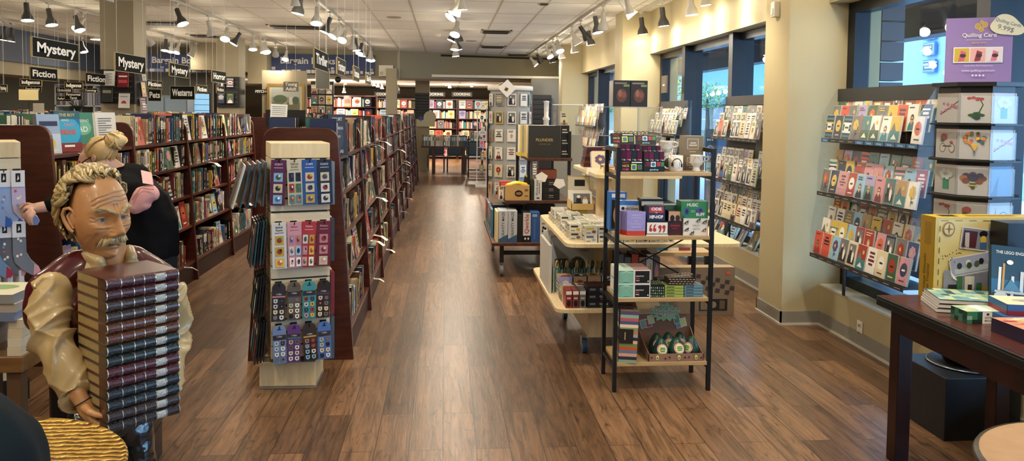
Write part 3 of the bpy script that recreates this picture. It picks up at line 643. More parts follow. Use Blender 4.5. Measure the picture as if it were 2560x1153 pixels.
# ---- hand-lettered hanging signs
SIGNW=mat('E9E5D8',.5,emit=.0); SEDGE=mat('A08A55',.5)
def hang(px,pyt,pyb,X,tx,lab,L=.6,rz=PI/2,y=None,h=None,dark='171A18',fs=.74,n=1):
    p=PX(px,pyt,X) if y is None else PY(px,pyt,y); d=p.y; q=PY(px,pyb,d); h=h or (p.z-q.z)
    t=thing('hanging_sign',lab,'sign',(p.x,p.y,p.z-h/2),rz)
    MB().box(0,L,0,.008,-h/2,h/2,mat(dark,.9)).make('board',t)
    e=.004; mb=MB(); mb.box(-e,L+e,-.002,.01,h/2,h/2+e,SEDGE).box(-e,L+e,-.002,.01,-h/2-e,-h/2,SEDGE).box(-e,0,-.002,.01,-h/2,h/2,SEDGE).box(L,L+e,-.002,.01,-h/2,h/2,SEDGE); mb.make('gold_edge',t)
    me=text_mesh(tx or '-','CENTER',.022,0); wd=max(v.co.x for v in me.vertices)-min(v.co.x for v in me.vertices); s=h*fs/(1+.45*(tx.count('\n'))); sx=min(L*.84/(wd*s),2.6)
    mb=MB(); mb.text(tx,s,frame((L/2,-.003,0),(1,0,0),(0,0,1)),SIGNW,'CENTER',.03,0,sx); mb.make('lettering',t)
    zt=CEIL-(p.z-h/2)
    for x in(.04,L-.04): MB().cyl((x,.004,h/2),(x,.004,zt),.0015,mat('C9C6B8',.4),n=4).make('wire',t)
hang(80,92,140,-2.63,'Mystery','nearest and largest Mystery sign, at the far left',.62)
hang(288,131,176,-2.63,'Mystery','Mystery sign hanging right in front of the beige column',.62)
hang(424,157,189,-2.63,'Mystery','third and smallest Mystery sign, right of the column',.55)
hang(530,175,204,-2.63,'Horror','Horror sign near the second column',.55)
hang(75,167,198,-4.75,'Fiction','Fiction sign hanging under the big Mystery sign',.62)
hang(214,182,209,-4.6,'Fiction','Fiction sign just left of the beige column',.62)
hang(367,200,219,-4.4,'Fiction','Fiction sign right of the near column display',.62)
hang(491,212,233,-4.2,'Fiction','small Fiction sign above the blue glass block window',.6); hang(541,215,232,-4.2,'Fiction','smallest Fiction sign beside the second column display',.5)
hang(426,216,248,None,'Westerns','Westerns sign facing the camera',.22,0,7.6)
hang(50,197,214,None,'Indigenous','Indigenous sign at the left, above the cream card',.28,.1,11.6); hang(162,205,222,None,'Indigenous','Indigenous sign left of the near column, second one',.25,.1,12.3)
hang(0,212,229,None,'Psychology','sign cut off by the left edge of the frame',.09,.1,11.8); hang(60,216,228,None,'Psychology','dim sign under the Indigenous sign',.25,.1,13); hang(140,219,232,None,'Dictionaries','small dim sign in front of the blue cabinets',.25,.1,13.5)
hang(141,241,252,None,'Reference','small low sign in front of the office cabinets',.22,.1,13); hang(162,232,249,None,'Paranormal\nTarot','two line sign hanging below the second Indigenous sign',.25,.1,12.9); hang(210,221,231,None,'Cosmology','small sign behind the second Fiction sign',.2,.1,13)
hang(371,224,252,None,'Pets','Pets sign below the Fiction sign by the column display',.16,.1,11)
hang(786,120,169,-.91,'Thriller','large Thriller sign over the aisle bookcase',.62); hang(790,172,222,None,'','blank grey sign hanging below the Thriller sign',.155,.25,9.4,dark='4A4A45')
hang(843,143,184,-.91,'Fantasy','Fantasy sign over the aisle bookcase',.55,dark='3A3833'); hang(884,164,200,-.91,'Romance','Romance sign over the aisle bookcase',.5,dark='3A3833'); hang(915,183,208,-.93,'Sci-Fi','small sign farthest along over the aisle bookcases',.6,dark='3A3833')
hang(709,205,228,None,'Young\nAdult','sign in front of the framed landscape',.2,.05,11,dark='7A7668')
hang(995,212,232,-.85,'Poetry','small sign by the thin column',.5,dark='3A3833')
for i,(px,w) in enumerate(((959,.4),(1084,.38),(1152,.38))):
    a=PY(px-14,232,26.4); q=thing('section_sign',['left COOKING sign over the far shelves, behind the bulkhead posts','middle COOKING sign over the far shelves','right COOKING sign over the far shelves'][i],'sign',(a.x,26.4,a.z),0)
    MB().box(-.12,.58,0,.03,-.13,.03,BLACK).make('board',q); MB().cyl((0,.015,.03),(0,.015,2.458-a.z),.006,IRON,n=5).make('rod',q); MB().cyl((.46,.015,.03),(.46,.015,2.458-a.z),.006,IRON,n=5).make('rod',q); mb=MB(); mb.text('COOKING',.12,frame((.23,-.004,-.05),(1,0,0),(0,0,1)),WHITE,'CENTER',.03); mb.make('lettering',q)
a=PY(655,229,17.3); q=thing('section_sign','PSYCHO sign behind the second column','sign',a,0); MB().box(-.17,.17,0,.02,-.05,.05,BLACK).make('board',q); mb=MB(); mb.text('PSYCHO',.075,frame((0,-.003,0),(1,0,0),(0,0,1)),WHITE,'CENTER',.03); mb.make('lettering',q)
# ================================================================= BOOKMARK SPINNER
SLAT=wood('slatwall_panel','CDBB98','DDD0B2',.45,(1.2,9,9)); SLATG=mat('2A2620',.7)
def slat_tower(t,w,z0,z1,pitch=.076,cap=.085,x=0,y=0):
    h=w/2
    MB().box(x-h+.012,x+h-.012,y-h+.012,y+h-.012,z0,z1-.02,SLATG).make('core',t)
    z=z1-cap
    MB().box(x-h,x+h,y-h,y+h,z,z1,BLOND).make('top_cap',t,bevel=.003)
    while z-pitch>z0-.01:
        mb=MB()
        a=max(z-pitch+.007,z0); mb.box(x-h,x+h,y-h,y+h,a,z-.004,SLAT); mb.make('slat_board',t); z-=pitch
def peg(T,L,m=IRON):
    mb=MB(); mb.box(-.018,.018,-.004,0,-.012,.012,m,T); mb.tube([(0,0,0),(0,-L,-.002),(0,-L-.006,.012)],.0028,m,5,T=T); return mb
spin=thing('bookmark_spinner','pale wood slatwall spinner hung with magnetic bookmarks before the aisle bookcase','display stand',(-.86,4.585,0),0)
MB().box(-.19,.13,-.13,.16,0,.02,mat('8A8272',.5)).box(-.19,.125,-.13,.165,.012,.155,BLOND).make('base_box',spin,bevel=.003)
MB().cyl((0,0,.155),(0,0,.17),.12,BLACK,n=24).make('turntable',spin)
SA=.30; rot=Matrix.Rotation(SA,4,'Z')
tw=thing('rotating_tower',None,None); tw.parent=spin; tw.rotation_euler=(0,0,SA)
slat_tower(tw,.325,.17,1.415)
ST=Matrix.Translation((-.86,4.585,0))@rot
def bag(mb,T,w,h): mb.add([(-w/2-.004,-.006,.012),(w/2+.004,-.006,.012),(w/2+.004,-.006,-h-.004),(-w/2-.004,-.006,-h-.004)],[(0,1,2,3)],PLAS,T)
def bookmark_pack(T,w,h,col,hdr,inkc,lab,rng,film=True,kind=0,nm='bookmark_pack',rounded=False,n=3,sub='blue'):
    """hangs from its top centre at T (local x right, -y towards the reader, z up)"""
    base=T.translation.copy(); L=T.copy(); L.translation=(0,0,0); c=mat(col,.35,bump=.0)
    mb=MB()
    if rounded:
        pts=[(-w/2,-h),(w/2,-h)]; r=w*.42
        for k in range(7): a=k*PI/12; pts.append((w/2-r+r*math.cos(a),.01-r+r*math.sin(a)))
        for k in range(7): a=PI/2+k*PI/12; pts.append((-w/2+r+r*math.cos(a),.01-r+r*math.sin(a)))
        mb.prism(pts,-.002,.010,c,'xz',L)
    else: mb.box(-w/2,w/2,-.002,.012,-h,.008,c,L)
    P=Pic(mb,L@frame((-w/2,-.0022,-h),(1,0,0),(0,0,1)),w,h)
    ik=mat(inkc,.4)
    if rounded:
        P.rect(.35,.93,.65,.955,BLACK).rect(.02,.70,.98,.79,mat('23232B',.4)).txt('i-clips',.5,.75,.062,WHITE,.02,1.0).rect(.02,.655,.98,.70,pm(sub))
        for i in range(4):
            for j in(0,1):
                x=.27+.46*j; y=.56-i*.15; k2=rng.choice(['white','black','grey','cream']) if kind==0 else rng.choice(['white','pink','yellow','navy','sky','red'])
                P.poly([(x-.15,y+.055),(x+.15,y+.055),(x+.15,y-.03),(x,y-.065),(x-.15,y-.03)],pm(k2)); P.ell(x,y+.005,.07,.028,pm(rng.choice(['black','teal','orange','navy','grey'])),8)
    else:
        ln=hdr.split('\n')
        for i,q in enumerate(ln): P.txt(q,.5,.93-i*.065,.062,ik,.02,.72)
        P.rect(.2,.85-.05*(len(ln)-1),.8,.862-.05*(len(ln)-1),ik)
        cols=1 if kind==0 else 2; rows=3
        for i in range(rows):
            for j in range(cols):
                x=.5 if cols==1 else .27+.46*j; y=.64-i*.25; hw=.30 if cols==1 else .17
                P.rect(x-hw,y-.1,x+hw,y+.1,pm(rng.choice(['white','cream','sky','pink','yellow'])) if kind!=2 else pm(rng.choice(['navy','red','teal','green'])))
                P.ell(x,y,hw*.62,.06,pm(rng.choice(['red','green','pink','blue','orange','purple','navy'])),9); P.ell(x+hw*.25,y+.03,hw*.3,.03,pm(rng.choice(['yellow','white','teal','black'])),7)
    o=tag(mb.make(nm,loc=base),lab,'bookmarks','bookmarks on the pale wood spinner')
    if film:
        f=MB(); bag(f,L,w,h); f.make('plastic_sleeve',o)
    return o
r=random.Random(77)
rows=[(1.315,.315,[('5E2350','VICENTY','E8D8E4','maroon purple'),('DDD3B8','TURTLES\nBOOKS','7A6A48','cream'),('2E5FA8','STAMPS','E8EEF4','blue'),('1B2B45','FLORALS','E8EEF4','dark navy')],0),
      (.965,.315,[('E9E6E2','Andy\nWarhol','20242A','white'),('E3A7B4','Perfume','B8566A','pink'),('C23A42','Perfume','F0D8DA','red'),('7A1E38','Dinosaurs','E8C8CC','dark crimson')],1)]
rows[1][2][0]=('E9E6E2','Books &\nPictures','20242A','white')
for z,h,items,k in rows:
    for i,(c,hd,ik,cn) in enumerate(items):
        x=-.122+i*.082; T=ST@Matrix.Translation((x,-.1675-.035,z))@Matrix.Rotation(r.uniform(-.05,.06),4,'Y')
        peg(ST@Matrix.Translation((x,-.163,z)),.06).make('peg_hook',None).parent=None
        bookmark_pack(T,.078 if k else .080,.245 if k==0 else .25,c,hd,ik,'%s bookmark pack in a clear sleeve, %s row of the spinner, %s from left'%(cn,'top' if k==0 else 'second',ORD[i]),r,kind=(0 if i in(0,3) and k else k) if k else (2 if i==1 else 0))
for (z,cs) in ((.625,[('1E2A3E','pink','dark navy'),('6B665C','navy','grey brown'),('3FA8AE','navy','turquoise'),('1A1A22','purple','black')]),(.385,[('7FA0CE','navy','pale blue'),('6A3E92','teal','purple'),('1C2732','yellow','dark slate'),('4C86D0','navy','bright blue')])):
    for i,(c,sb,cn) in enumerate(cs):
        x=-.122+i*.082; T=ST@Matrix.Translation((x,-.1675-.035,z))@Matrix.Rotation(r.uniform(-.05,.05),4,'Y')
        peg(ST@Matrix.Translation((x,-.163,z)),.06).make('peg_hook',None).parent=None
        bookmark_pack(T,.073,.205,c,'','E8E8E8','%s round-topped magnetic bookmark card, %s row, %s from left on the spinner'%(cn,'third' if z>.5 else 'bottom',ORD[i]),r,film=True,kind=0 if i in(0,1,3) else 1,nm='bookmark_card',rounded=True,sub=sb)
# left side of the spinner: long pegs full of packs, seen edge on
cl=['6F7F8C','1F4A40','8A929A','3A3F48','B9C2CA','234A56','7A2E3A','D8D2C2','16181C','4A5A6A']
for zi,(z,n,ws) in enumerate(((1.30,4,.09),(.975,3,.10),(.66,3,.09),(.40,3,.09))):
    for q in range(n):
        y=-.12+q*.245/(n-1)
        for k in range(5 if zi<2 else 4):
            T=ST@Matrix.Translation((-.1675-.02-k*(.028 if zi==0 else .014),y+.01,z-.004*k))@Matrix.Rotation(-PI/2,4,'Z')@Matrix.Rotation(-.08-(.05 if zi==0 else .01)*k,4,'X')
            c=r.choice(cl if zi==0 else ['16181C','1F2226','2A2E34','234A56','16181C','4A3A3A']); base=T.translation.copy(); L=T.copy(); L.translation=(0,0,0); h=.24 if zi<2 else .22
            mb=MB(); mb.box(-ws/2*.85,ws/2*.85,0,.008,-h,.006,mat(c,.3),L); P=Pic(mb,L@frame((-ws*.42,-.0003,-h),(1,0,0),(0,0,1)),ws*.84,h); P.rect(.1,.75,.9,.9,pm(r.choice(['white','cream','pink']))).rect(.2,.1,.8,.6,pm(r.choice(['white','yellow','sky','red','teal'])))
            o=tag(mb.make('bookmark_pack',loc=base),'%s bookmark pack on the spinner left side, %s row, peg %s back, %s out'%(['sleeved','long','slim','low'][zi],ORD[zi],ORD[q],ORD[k]),'bookmarks','bookmarks on the pale wood spinner')
            if zi==0: f=MB(); bag(f,L,ws*.9,h); f.make('plastic_sleeve',o)
# right side: one edge-on pack per peg
for zi,z in enumerate((1.30,.97,.66,.40)):
    for q in range(3):
        T=ST@Matrix.Translation((.1675+.025,-.11+q*.1,z))@Matrix.Rotation(PI/2,4,'Z')
        L=T.copy(); L.translation=(0,0,0); mb=MB(); mb.box(-.036,.036,0,.02,-.24,.006,mat(cl[(zi*3+q)%10],.3),L); P=Pic(mb,L@frame((-.036,-.0003,-.24),(1,0,0),(0,0,1)),.072,.24); art(P,r)
        tag(mb.make('bookmark_pack',loc=T.translation),'bookmark pack on the spinner right side, %s row, %s peg back'%(ORD[zi],ORD[q]),'bookmarks','bookmarks on the pale wood spinner')
for o in [o for o in COL.objects if o.name.startswith('peg_hook')]:
    o.parent=spin; o.location=Vector(o.location)-spin.location
# ================================================================= SOCK SPINNER (far left)
sk=thing('sock_spinner','pale wood slatwall stand hung with socks at the left edge','display stand',(-2.535,4.44,0),.55)
slat_tower(sk,.36,.1,1.41); MB().box(-.2,.2,-.2,.2,0,.1,BLACK).make('base_box',sk)
SK=Matrix.Translation((-2.535,4.44,0))@Matrix.Rotation(.55,4,'Z')
def sock(T,c,toe,lab,s=1.,cardc='E9E9EA',mark=True):
    """a hanging pair of socks with its card, foot pointing to local +x"""
    base=T.translation.copy(); L=T.copy(); L.translation=(0,0,0)
    t=thing('pair_of_socks',lab,'socks',base)
    out=[(-.03,0),(.03,0),(.032,-.11),(.05,-.15),(.085,-.19),(.095,-.215),(.085,-.235),(.055,-.235),(.01,-.20),(-.022,-.16),(-.03,-.11)]
    for k in (0,1):
        pts=[(x*s,z*s-.035) for x,z in out]; mb=MB(); mb.prism(pts,k*.014,k*.014+.011,mat(c,.85),'xz',L)
        tp=[(x*s,z*s-.035) for x,z in ((.066,-.172),(.085,-.19),(.095,-.215),(.085,-.235),(.062,-.235))]
        mb.prism(tp,k*.014-.0008,k*.014+.0118,mat(toe,.85),'xz',L)
        if k==0:
            P=Pic(mb,L@frame((-.03*s,-.0008,-.2*s),(1,0,0),(0,0,1)),.07*s,.16*s)
            for q in range(5): P.ell(r.uniform(.25,.6),r.uniform(.15,.9),.09,.05,mat(r.choice(['E8D8C8','7A9AC0','C85A5A','F0F0EC']),.8),7)
        mb.make('sock',t,bevel=.002)
    mb=MB(); mb.box(-.03*s,.03*s,-.006,.02,-.06,.025,mat(cardc,.5),L); P=Pic(mb,L@frame((-.03*s,-.0064,-.06),(1,0,0),(0,0,1)),.06*s,.085)
    if mark: P.rect(.32,.3,.68,.85,BLACK).poly([(.42,.4),(.5,.75),(.6,.5)],WHITE)
    mb.make('header_card',t); return t
scol=[('D98A94','C9A02E','pink'),('E0B0A4','D9A83A','blush pink'),('8FA6D0','3F66B0','blue'),('9FB6DC','3F66B0','pale blue'),('C4BBD8','8FA0C8','lilac'),
      ('9CC0A8','8A70A8','mint green'),('B4CDB8','8A70A8','pale green'),('6F8FB0','A83A50','dusty blue'),('6A6E74','B98A92','grey'),('7A8088','D9A0A8','grey speckled')]
for row,(z,idx,s) in enumerate(((1.235,[0,0,1,2,3,4],1.0),(.965,[5,5,6,7,8,9],1.0))):
    for q,ci in enumerate(idx):
        c,toe,cn=scol[ci]; x=-.15+q*.062
        T=SK@Matrix.Translation((x,-.25-.02*(q%2),z))@Matrix.Rotation(-.35+.05*q,4,'Z')
        sock(T,c,toe,'%s patterned socks on a card, %s row of the sock stand, %s from left'%(cn,'top' if row==0 else 'second',ORD[q]),s)
        peg(SK@Matrix.Translation((x,-.18,z+.018)),.075).make('peg_hook',sk).matrix_parent_inverse=Matrix.Identity(4)
for row,z in enumerate((.70,.48)):
    for q in range(7):
        x=-.16+q*.052
        T=SK@Matrix.Translation((x,-.24,z))@Matrix.Rotation(-1.1,4,'Z')
        sock(T,['C9606A','B84A50'][row] if q%2 else ['D98A94','E0603A'][row],'1C1C20','%s socks with black toes, %s row, %s from left'%('pink' if row==0 else 'orange red',['third','bottom'][row],ORD[q]),.85,'D8D8D6',False)
for o in [o for o in COL.objects if o.parent is sk and o.name.startswith('peg_hook')]:
    for v in o.data.vertices: v.co=SK.inverted()@v.co
# one pair held by the woman and shoe-shaped slippers nearby come with the woman
# ================================================================= BLACK LADDER SHELF
def shelf_board(t,x0,x1,y0,y1,z,m=OAK,th=.022,nm='shelf'): MB().box(x0,x1,y0,y1,z-th,z,m).make(nm,t,bevel=.002)
ld_=thing('ladder_shelf','black metal shelf unit with four oak boards, standing at the front right','shelf unit',(.98,4.31,0))
W_=.555;D_=.31
for x in(0,W_):
    for y in (0,D_): MB().box(x-.011,x+.011,y-.011,y+.011,.0,1.41 if y==0 else 1.405,IRON).make('post',ld_)
    MB().box(x-.011,x+.011,.011,D_-.011,1.385,1.41,IRON).make('side_rail',ld_)
    for z in(1.24,.87,.515,.14): MB().box(x-.008,x+.008,.011,D_-.011,z-.012,z+.008,IRON).make('side_rail',ld_)
for z in(1.273,.905,.546,.172): shelf_board(ld_,.011,W_-.011,-.008,D_+.008,z)
MB().cyl((.011,D_,.86),(W_-.011,D_,.58),.005,IRON,n=6).make('cross_brace',ld_); MB().cyl((.011,D_+.01,.58),(W_-.011,D_+.01,.86),.005,IRON,n=6).make('cross_brace',ld_)
LX,LY=.98,4.31
def carton(x,y,z,w,d,h,c,lab,front=None,side=None,top=None,rz=0,nm='boxed_game',cat='box',grp=None,rough=.4,top_c=None):
    """box whose front lower left corner is x,y,z ; front faces -y"""
    t=MB(); c=mat(c,rough) if isinstance(c,str) else c; t.box(0,w,0,d,0,h,c)
    if top_c: t.add([(0.0,0.0,h+.0004),(w,0.0,h+.0004),(w,d,h+.0004),(0,d,h+.0004)],[(0,1,2,3)],mat(top_c,rough))
    o=tag(t.make(nm,loc=(x,y,z),rot=(0,0,rz),bevel=0),lab,cat,grp)
    for f,nm2,T,a,b in ((front,'printed_front',frame((0,-.0003,0),(1,0,0),(0,0,1)),w,h),(side,'printed_side',frame((-.0003,d,0),(0,-1,0),(0,0,1)),d,h),(top,'printed_top',frame((0,0,h+.0005),(1,0,0),(0,1,0)),w,d)):
        if f: m2=MB(); f(Pic(m2,T,a,b)); m2.make(nm2,o)
    return o
# top shelf z=1.273 : gum boxes, mugs, mug box
def gum(P):
    P.rect(0,0,1,1,BLACK).txt('NERDY',.24,.82,.2,pm('red'),.02).txt('NICE',.24,.52,.28,pm('yellow'),.03).txt('CUBE',.24,.2,.24,mat('D8467A',.4),.03).rect(.48,.15,.72,.7,mat('E8E04A',.4)).rect(.52,.22,.68,.6,mat('2F80A8',.4)).rect(.76,.2,.95,.65,mat('3C8A4A',.4)).ell(.855,.42,.06,.15,mat('7A3A80',.4)).rect(.5,.8,.95,.9,WHITE)
def gum2(P):
    P.rect(0,0,1,1,BLACK).txt('NEE\nDOH',.2,.68,.22,pm('red'),.03).rect(.34,.45,.58,.92,mat('E8E8EA',.4)).ell(.46,.68,.09,.17,mat('2F80A8',.4)).rect(.63,.5,.8,.9,mat('B83A50',.4)).rect(.82,.5,.97,.9,mat('3C8A4A',.4)).txt('gumdrop',.5,.2,.22,mat('8FD0E0',.4),.03)
def cubes(P):
    P.rect(0,0,1,1,BLACK)
    for i in range(4): P.rect(.03+i*.245,.2,.25+i*.245,.92,mat(['5A2440','6A2A50','2E3440','5A2440'][i],.15)).rect(.05+i*.245,.04,.22+i*.245,.16,mat(['3C8A4A','C8467A'][i%2],.4)).rect(.15+i*.245,.02,.23+i*.245,.1,WHITE)
carton(LX+.012,LY+.005,1.2735,.132,.13,.062,'131316','black toy display box with yellow and pink lettering, bottom left',gum,gum)
carton(LX+.148,LY+.005,1.2735,.122,.13,.062,'131316','black toy display box with pale blue lettering, bottom right',gum2)
carton(LX+.014,LY+.012,1.3360,.126,.12,.058,'1B1216','open tray of dark plum toy cubes on the left display box',cubes)
carton(LX+.150,LY+.012,1.3360,.118,.12,.052,'1B1216','open tray of dark toy cubes on the right display box',cubes)
carton(LX+.02,LY+.05,1.3945,.115,.07,.032,'2A1018','row of small plum toy boxes, upper tier left',cubes); carton(LX+.152,LY+.05,1.3885,.105,.07,.032,'2A1018','row of small plum toy boxes, upper tier right',cubes)
for i,(x,z,w,hh,f,l) in enumerate(((-.02,1.43,.14,.062,gum,'tilted black display flap lettered in red and yellow'),(.128,1.425,.122,.055,gum2,'tilted black display flap with a blue cube picture'))):
    o=carton(0,0,0,w,.006,hh,'131316',l,f,nm='display_flap',cat='display card'); o.location=(LX+x,LY+.115,z-.002); o.rotation_euler=(-.25,0,.03)
def mug(p,r_,h,foot,lab,hand=1,logo=0,rz=0):
    t=thing('mug',lab,'mug',p,rz); m=mat('D9D6CC',.22,coat=.4); mb=MB()
    if foot: pr=[(r_*.62,0),(r_*.7,.006),(r_*.5,.018),(r_*.55,.03),(r_*.96,.045),(r_,.055),(r_,h-.006),(r_*1.04,h),(r_*.94,h),(r_*.92,.055),(.0,.05)]
    else: pr=[(r_*.9,0),(r_,.006),(r_,h),(r_*.93,h),(r_*.91,.01),(0,.01)]
    mb.lathe(pr,m,n=28,caps=False); mb.add([(r_*.6*math.cos(k*PI/6),r_*.6*math.sin(k*PI/6),.001) for k in range(12)],[tuple(range(12))[::-1]],m); mb.make('cup',t)
    mb=MB(); a=[(hand*(r_*.97+h*.38*math.sin(k*PI/8)),0,(.05 if foot else 0)+(h-(.05 if foot else 0))*(.5-.36*math.cos(k*PI/8))) for k in range(9)]; mb.tube(a,.006,m,8); mb.make('handle',t)
    mb=MB()
    if logo==1:
        def cyl_pt(u,z): a=-PI/2+u/r_; return (math.cos(a)*(r_+.0008),math.sin(a)*(r_+.0008),z)
        mb.add([cyl_pt(*q) for q in ((-.022,.02),(.012,.016),(.016,.052),(-.018,.056))],[(0,1,2,3)],mat('1D2A50',.4))
        for k in range(3): mb.add([cyl_pt(*q) for q in ((-.012,.027+k*.01),(.006,.025+k*.01),(.006,.028+k*.01),(-.012,.030+k*.01))],[(0,1,2,3)],WHITE)
        mb.tube([cyl_pt(-.03+.03*(1-math.cos(k*PI/8)),.035+.04*math.sin(k*PI/8)) for k in range(9)],.0025,BLACK,5)
        mb.tube([cyl_pt(-.028,.03),cyl_pt(-.028,.05)],.006,BLACK,6); mb.tube([cyl_pt(.03,.025),cyl_pt(.03,.045)],.006,mat('1D2A50',.4),6)
    elif logo==2:
        for k,(w2,z,c) in enumerate(((.016,.07,'7A8A96'),(.010,.078,'B8703A'),(.022,.06,'7A8A96'))):
            mb.add([((r_+.0008)*math.cos(-PI/2+u/r_),(r_+.0008)*math.sin(-PI/2+u/r_),zz) for u,zz in ((-w2-.01,z),(w2-.01,z),(w2-.01,z+.006),(-w2-.01,z+.006))],[(0,1,2,3)],mat(c,.4))
    if mb.v: mb.make('printed_logo',t)
    return t
mug((LX+.355,LY+.07,1.2735),.042,.092,False,'white mug printed with a navy book wearing headphones',-1,1,-.1)
mug((LX+.475,LY+.06,1.2735),.037,.095,True,'white footed mug at the right end of the top shelf',1,2)
carton(LX+.275,LY+.15,1.2735,.13,.11,.075,'4E4A44','grey-brown mug box holding up the rear mug'); mug((LX+.335,LY+.2,1.349),.037,.095,True,'white footed mug standing higher, on a mug box',1,2)
def kraft(P): P.rect(.14,.3,.74,.86,mat('C9C0AE',.6)).rect(.17,.33,.71,.83,mat('8C7D64',.6)).rect(.3,.6,.6,.66,mat('D8D0C0',.5)).rect(.24,.48,.66,.54,mat('D8D0C0',.5)).rect(.26,.15,.6,.19,mat('C9C0AE',.5))
carton(LX+.425,LY+.14,1.2735,.125,.12,.09,'6E614C','lower kraft mug box behind the right footed mug',kraft); carton(LX+.43,LY+.15,1.364,.115,.10,.112,'83755C','kraft mug box with a white label, stacked on top',kraft)
# second shelf z=.905
def tiny(P): P.rect(0,0,1,1,WHITE).rect(0,.86,1,1,mat('3A7FC8',.4)).ell(.17,.76,.09,.05,BLACK).txt('Underground',.55,.80,.045,BLACK).txt('TINY HANDS',.62,.74,.07,BLACK,.03)
carton(LX+.0,LY+.20,.9055,.10,.09,.23,'2C6CB8','tall blue boxed puppet toy behind the post',lambda P:P.rect(0,0,1,1,mat('2C6CB8',.4)).rect(.1,.05,.8,.8,mat('16171C',.4)).ell(.45,.4,.25,.25,mat('B88A6A',.5)).rect(.1,.86,.9,.96,WHITE))
carton(LX+.045,LY+.14,.9055,.115,.06,.185,'E4E4E4','white boxed toy with black lettering behind the lilac boxes',tiny)
def emer(P): P.rect(0,.2,1,1,mat('9A93D0',.4)).rect(0,0,1,.2,mat('C2402E',.4)); [P.txt(q,.5,.86-i*.125,.085,mat('D4D0F0',.4),.01,.78) for i,q in enumerate(('EMERGENCY','AFFIRMATIONS','FOR','EXCEPTIONALLY','TOUGH DAYS'))]
for i in range(4): carton(LX+.058-i*.012,LY+.006+i*.030,.9055,.108,.026,.137-.001*i,'8E86C4','lilac card box with a red foot%s'%['',', second one back',', third one back',', rearmost of the row'][i],emer,lambda P:P.rect(0,.2,1,1,mat('8E86C4',.4)).rect(0,0,1,.2,mat('B23A2A',.4)))
def hip(P): P.rect(0,0,1,1,mat('1E2440',.4)).rect(.04,.04,.96,.96,mat('252C55',.4)).rect(.1,.55,.9,.95,mat('B23A4A',.4)).txt('ODE',.5,.8,.26,WHITE,.05,1.3).txt('TO',.5,.56,.12,WHITE,.02).txt('HIP-HOP',.5,.27,.3,WHITE,.05,.8)
def quo(P):
    P.rect(0,0,1,1,BLACK).rect(.03,.15,.97,.93,WHITE).rect(0,0,1,.1,WHITE)
    c=mat('B0332E',.4)
    for i,x in enumerate((.2,.38,.62,.8)):
        s=1 if i<2 else -1; cy=.52
        P.ell(x,cy-.1*s,.075,.13,c,12); P.poly([(x-.07*s,cy-.1*s),(x-.04*s,cy+.2*s),(x+.06*s,cy+.32*s),(x+.0*s,cy+.05*s)],c)
carton(LX+.170,LY+.0,.9055,.128,.10,.083,'15151A','black box with big red quotation marks on white',quo)
carton(LX+.178,LY+.015,.989,.105,.080,.085,'1E2440','dark blue card box with white capitals on the quotation mark box',hip); carton(LX+.168,LY+.11,.9055,.13,.10,.20,'17171A','black box with a glitter band behind the dark blue card box',lambda P:P.rect(0,.8,1,.93,mat('B9B9B4',.25)))
def couple(P): P.rect(0,0,1,1,mat('2A1614',.4)).rect(.04,.5,.96,.98,mat('C49A7A',.4)).ell(.3,.7,.16,.13,BLACK).ell(.68,.7,.16,.13,mat('3A1C14',.4)).ell(.3,.52,.3,.1,BLACK).ell(.7,.52,.28,.1,mat('2A1614',.4)).rect(0,0,1,.5,mat('401418',.4)).rect(.15,.36,.85,.42,mat('8A2A2A',.4)).rect(.3,.26,.7,.29,mat('8A2A2A',.4))
carton(LX+.305,LY+.03,.9055,.082,.06,.14,'24100E','dark red box picturing a couple face to face',couple)
carton(LX+.303,LY+.10,.9055,.09,.08,.165,'2E5A50','dark teal box behind the couple box')
def music(P): P.rect(0,0,1,1,mat('2E7A4E',.4)).txt('MUSIC',.42,.78,.26,WHITE,.02,.9).txt('BUFF',.72,.22,.26,WHITE,.02,.9).rect(.14,.2,.28,.6,mat('3A4AA0',.4)).ell(.21,.4,.05,.13,mat('20243A',.4)).rect(.36,.36,.52,.39,mat('8FD0A0',.4)).rect(.36,.44,.52,.47,mat('8FD0A0',.4)).ell(.68,.45,.13,.13,mat('4A3A98',.4)).ell(.72,.5,.05,.08,mat('20243A',.4)).ell(.08,.12,.03,.07,mat('20308A',.4))
def sibley(P):
    P.rect(0,0,1,1,mat('DEDCD2',.4)).txt('SIBLEY',.52,.58,.13,mat('5A5650',.4),0,1.3).txt('TRIVIA',.52,.36,.12,mat('5A5650',.4),0,1.3).rect(.4,.47,.64,.48,mat('5A5650',.4))
    for x,y,c in ((.14,.32,'222428'),(.85,.30,'8A3A30'),(.12,.75,'222428'),(.86,.78,'222428'),(.35,.12,'222428'),(.6,.88,'222428')):
        P.ell(x,y,.07,.09,mat(c,.4),9).ell(x+.05,y+.1,.03,.05,mat(c,.4),8).poly([(x-.14,y-.08),(x-.05,y+.03),(x-.03,y-.04)],mat(c,.4)).ell(x,y-.02,.035,.05,mat('C8B8A0',.4),8)
carton(LX+.392,LY+.015,.9055,.145,.09,.098,'C9C8BC','pale trivia box patterned with birds',sibley)
carton(LX+.378,LY+.02,1.004,.158,.10,.098,'256A42','green trivia box with white lettering on top of the bird box',music)
MB().add([(0,0,0),(.14,-.01,0),(.20,.03,0),(.05,.05,0)],[(0,1,2,3)],WHITE).make('leaflet',loc=(LX+.36,LY-.02,.907),label='white leaflet sticking out under the bird box',cat='leaflet') if 0 else None
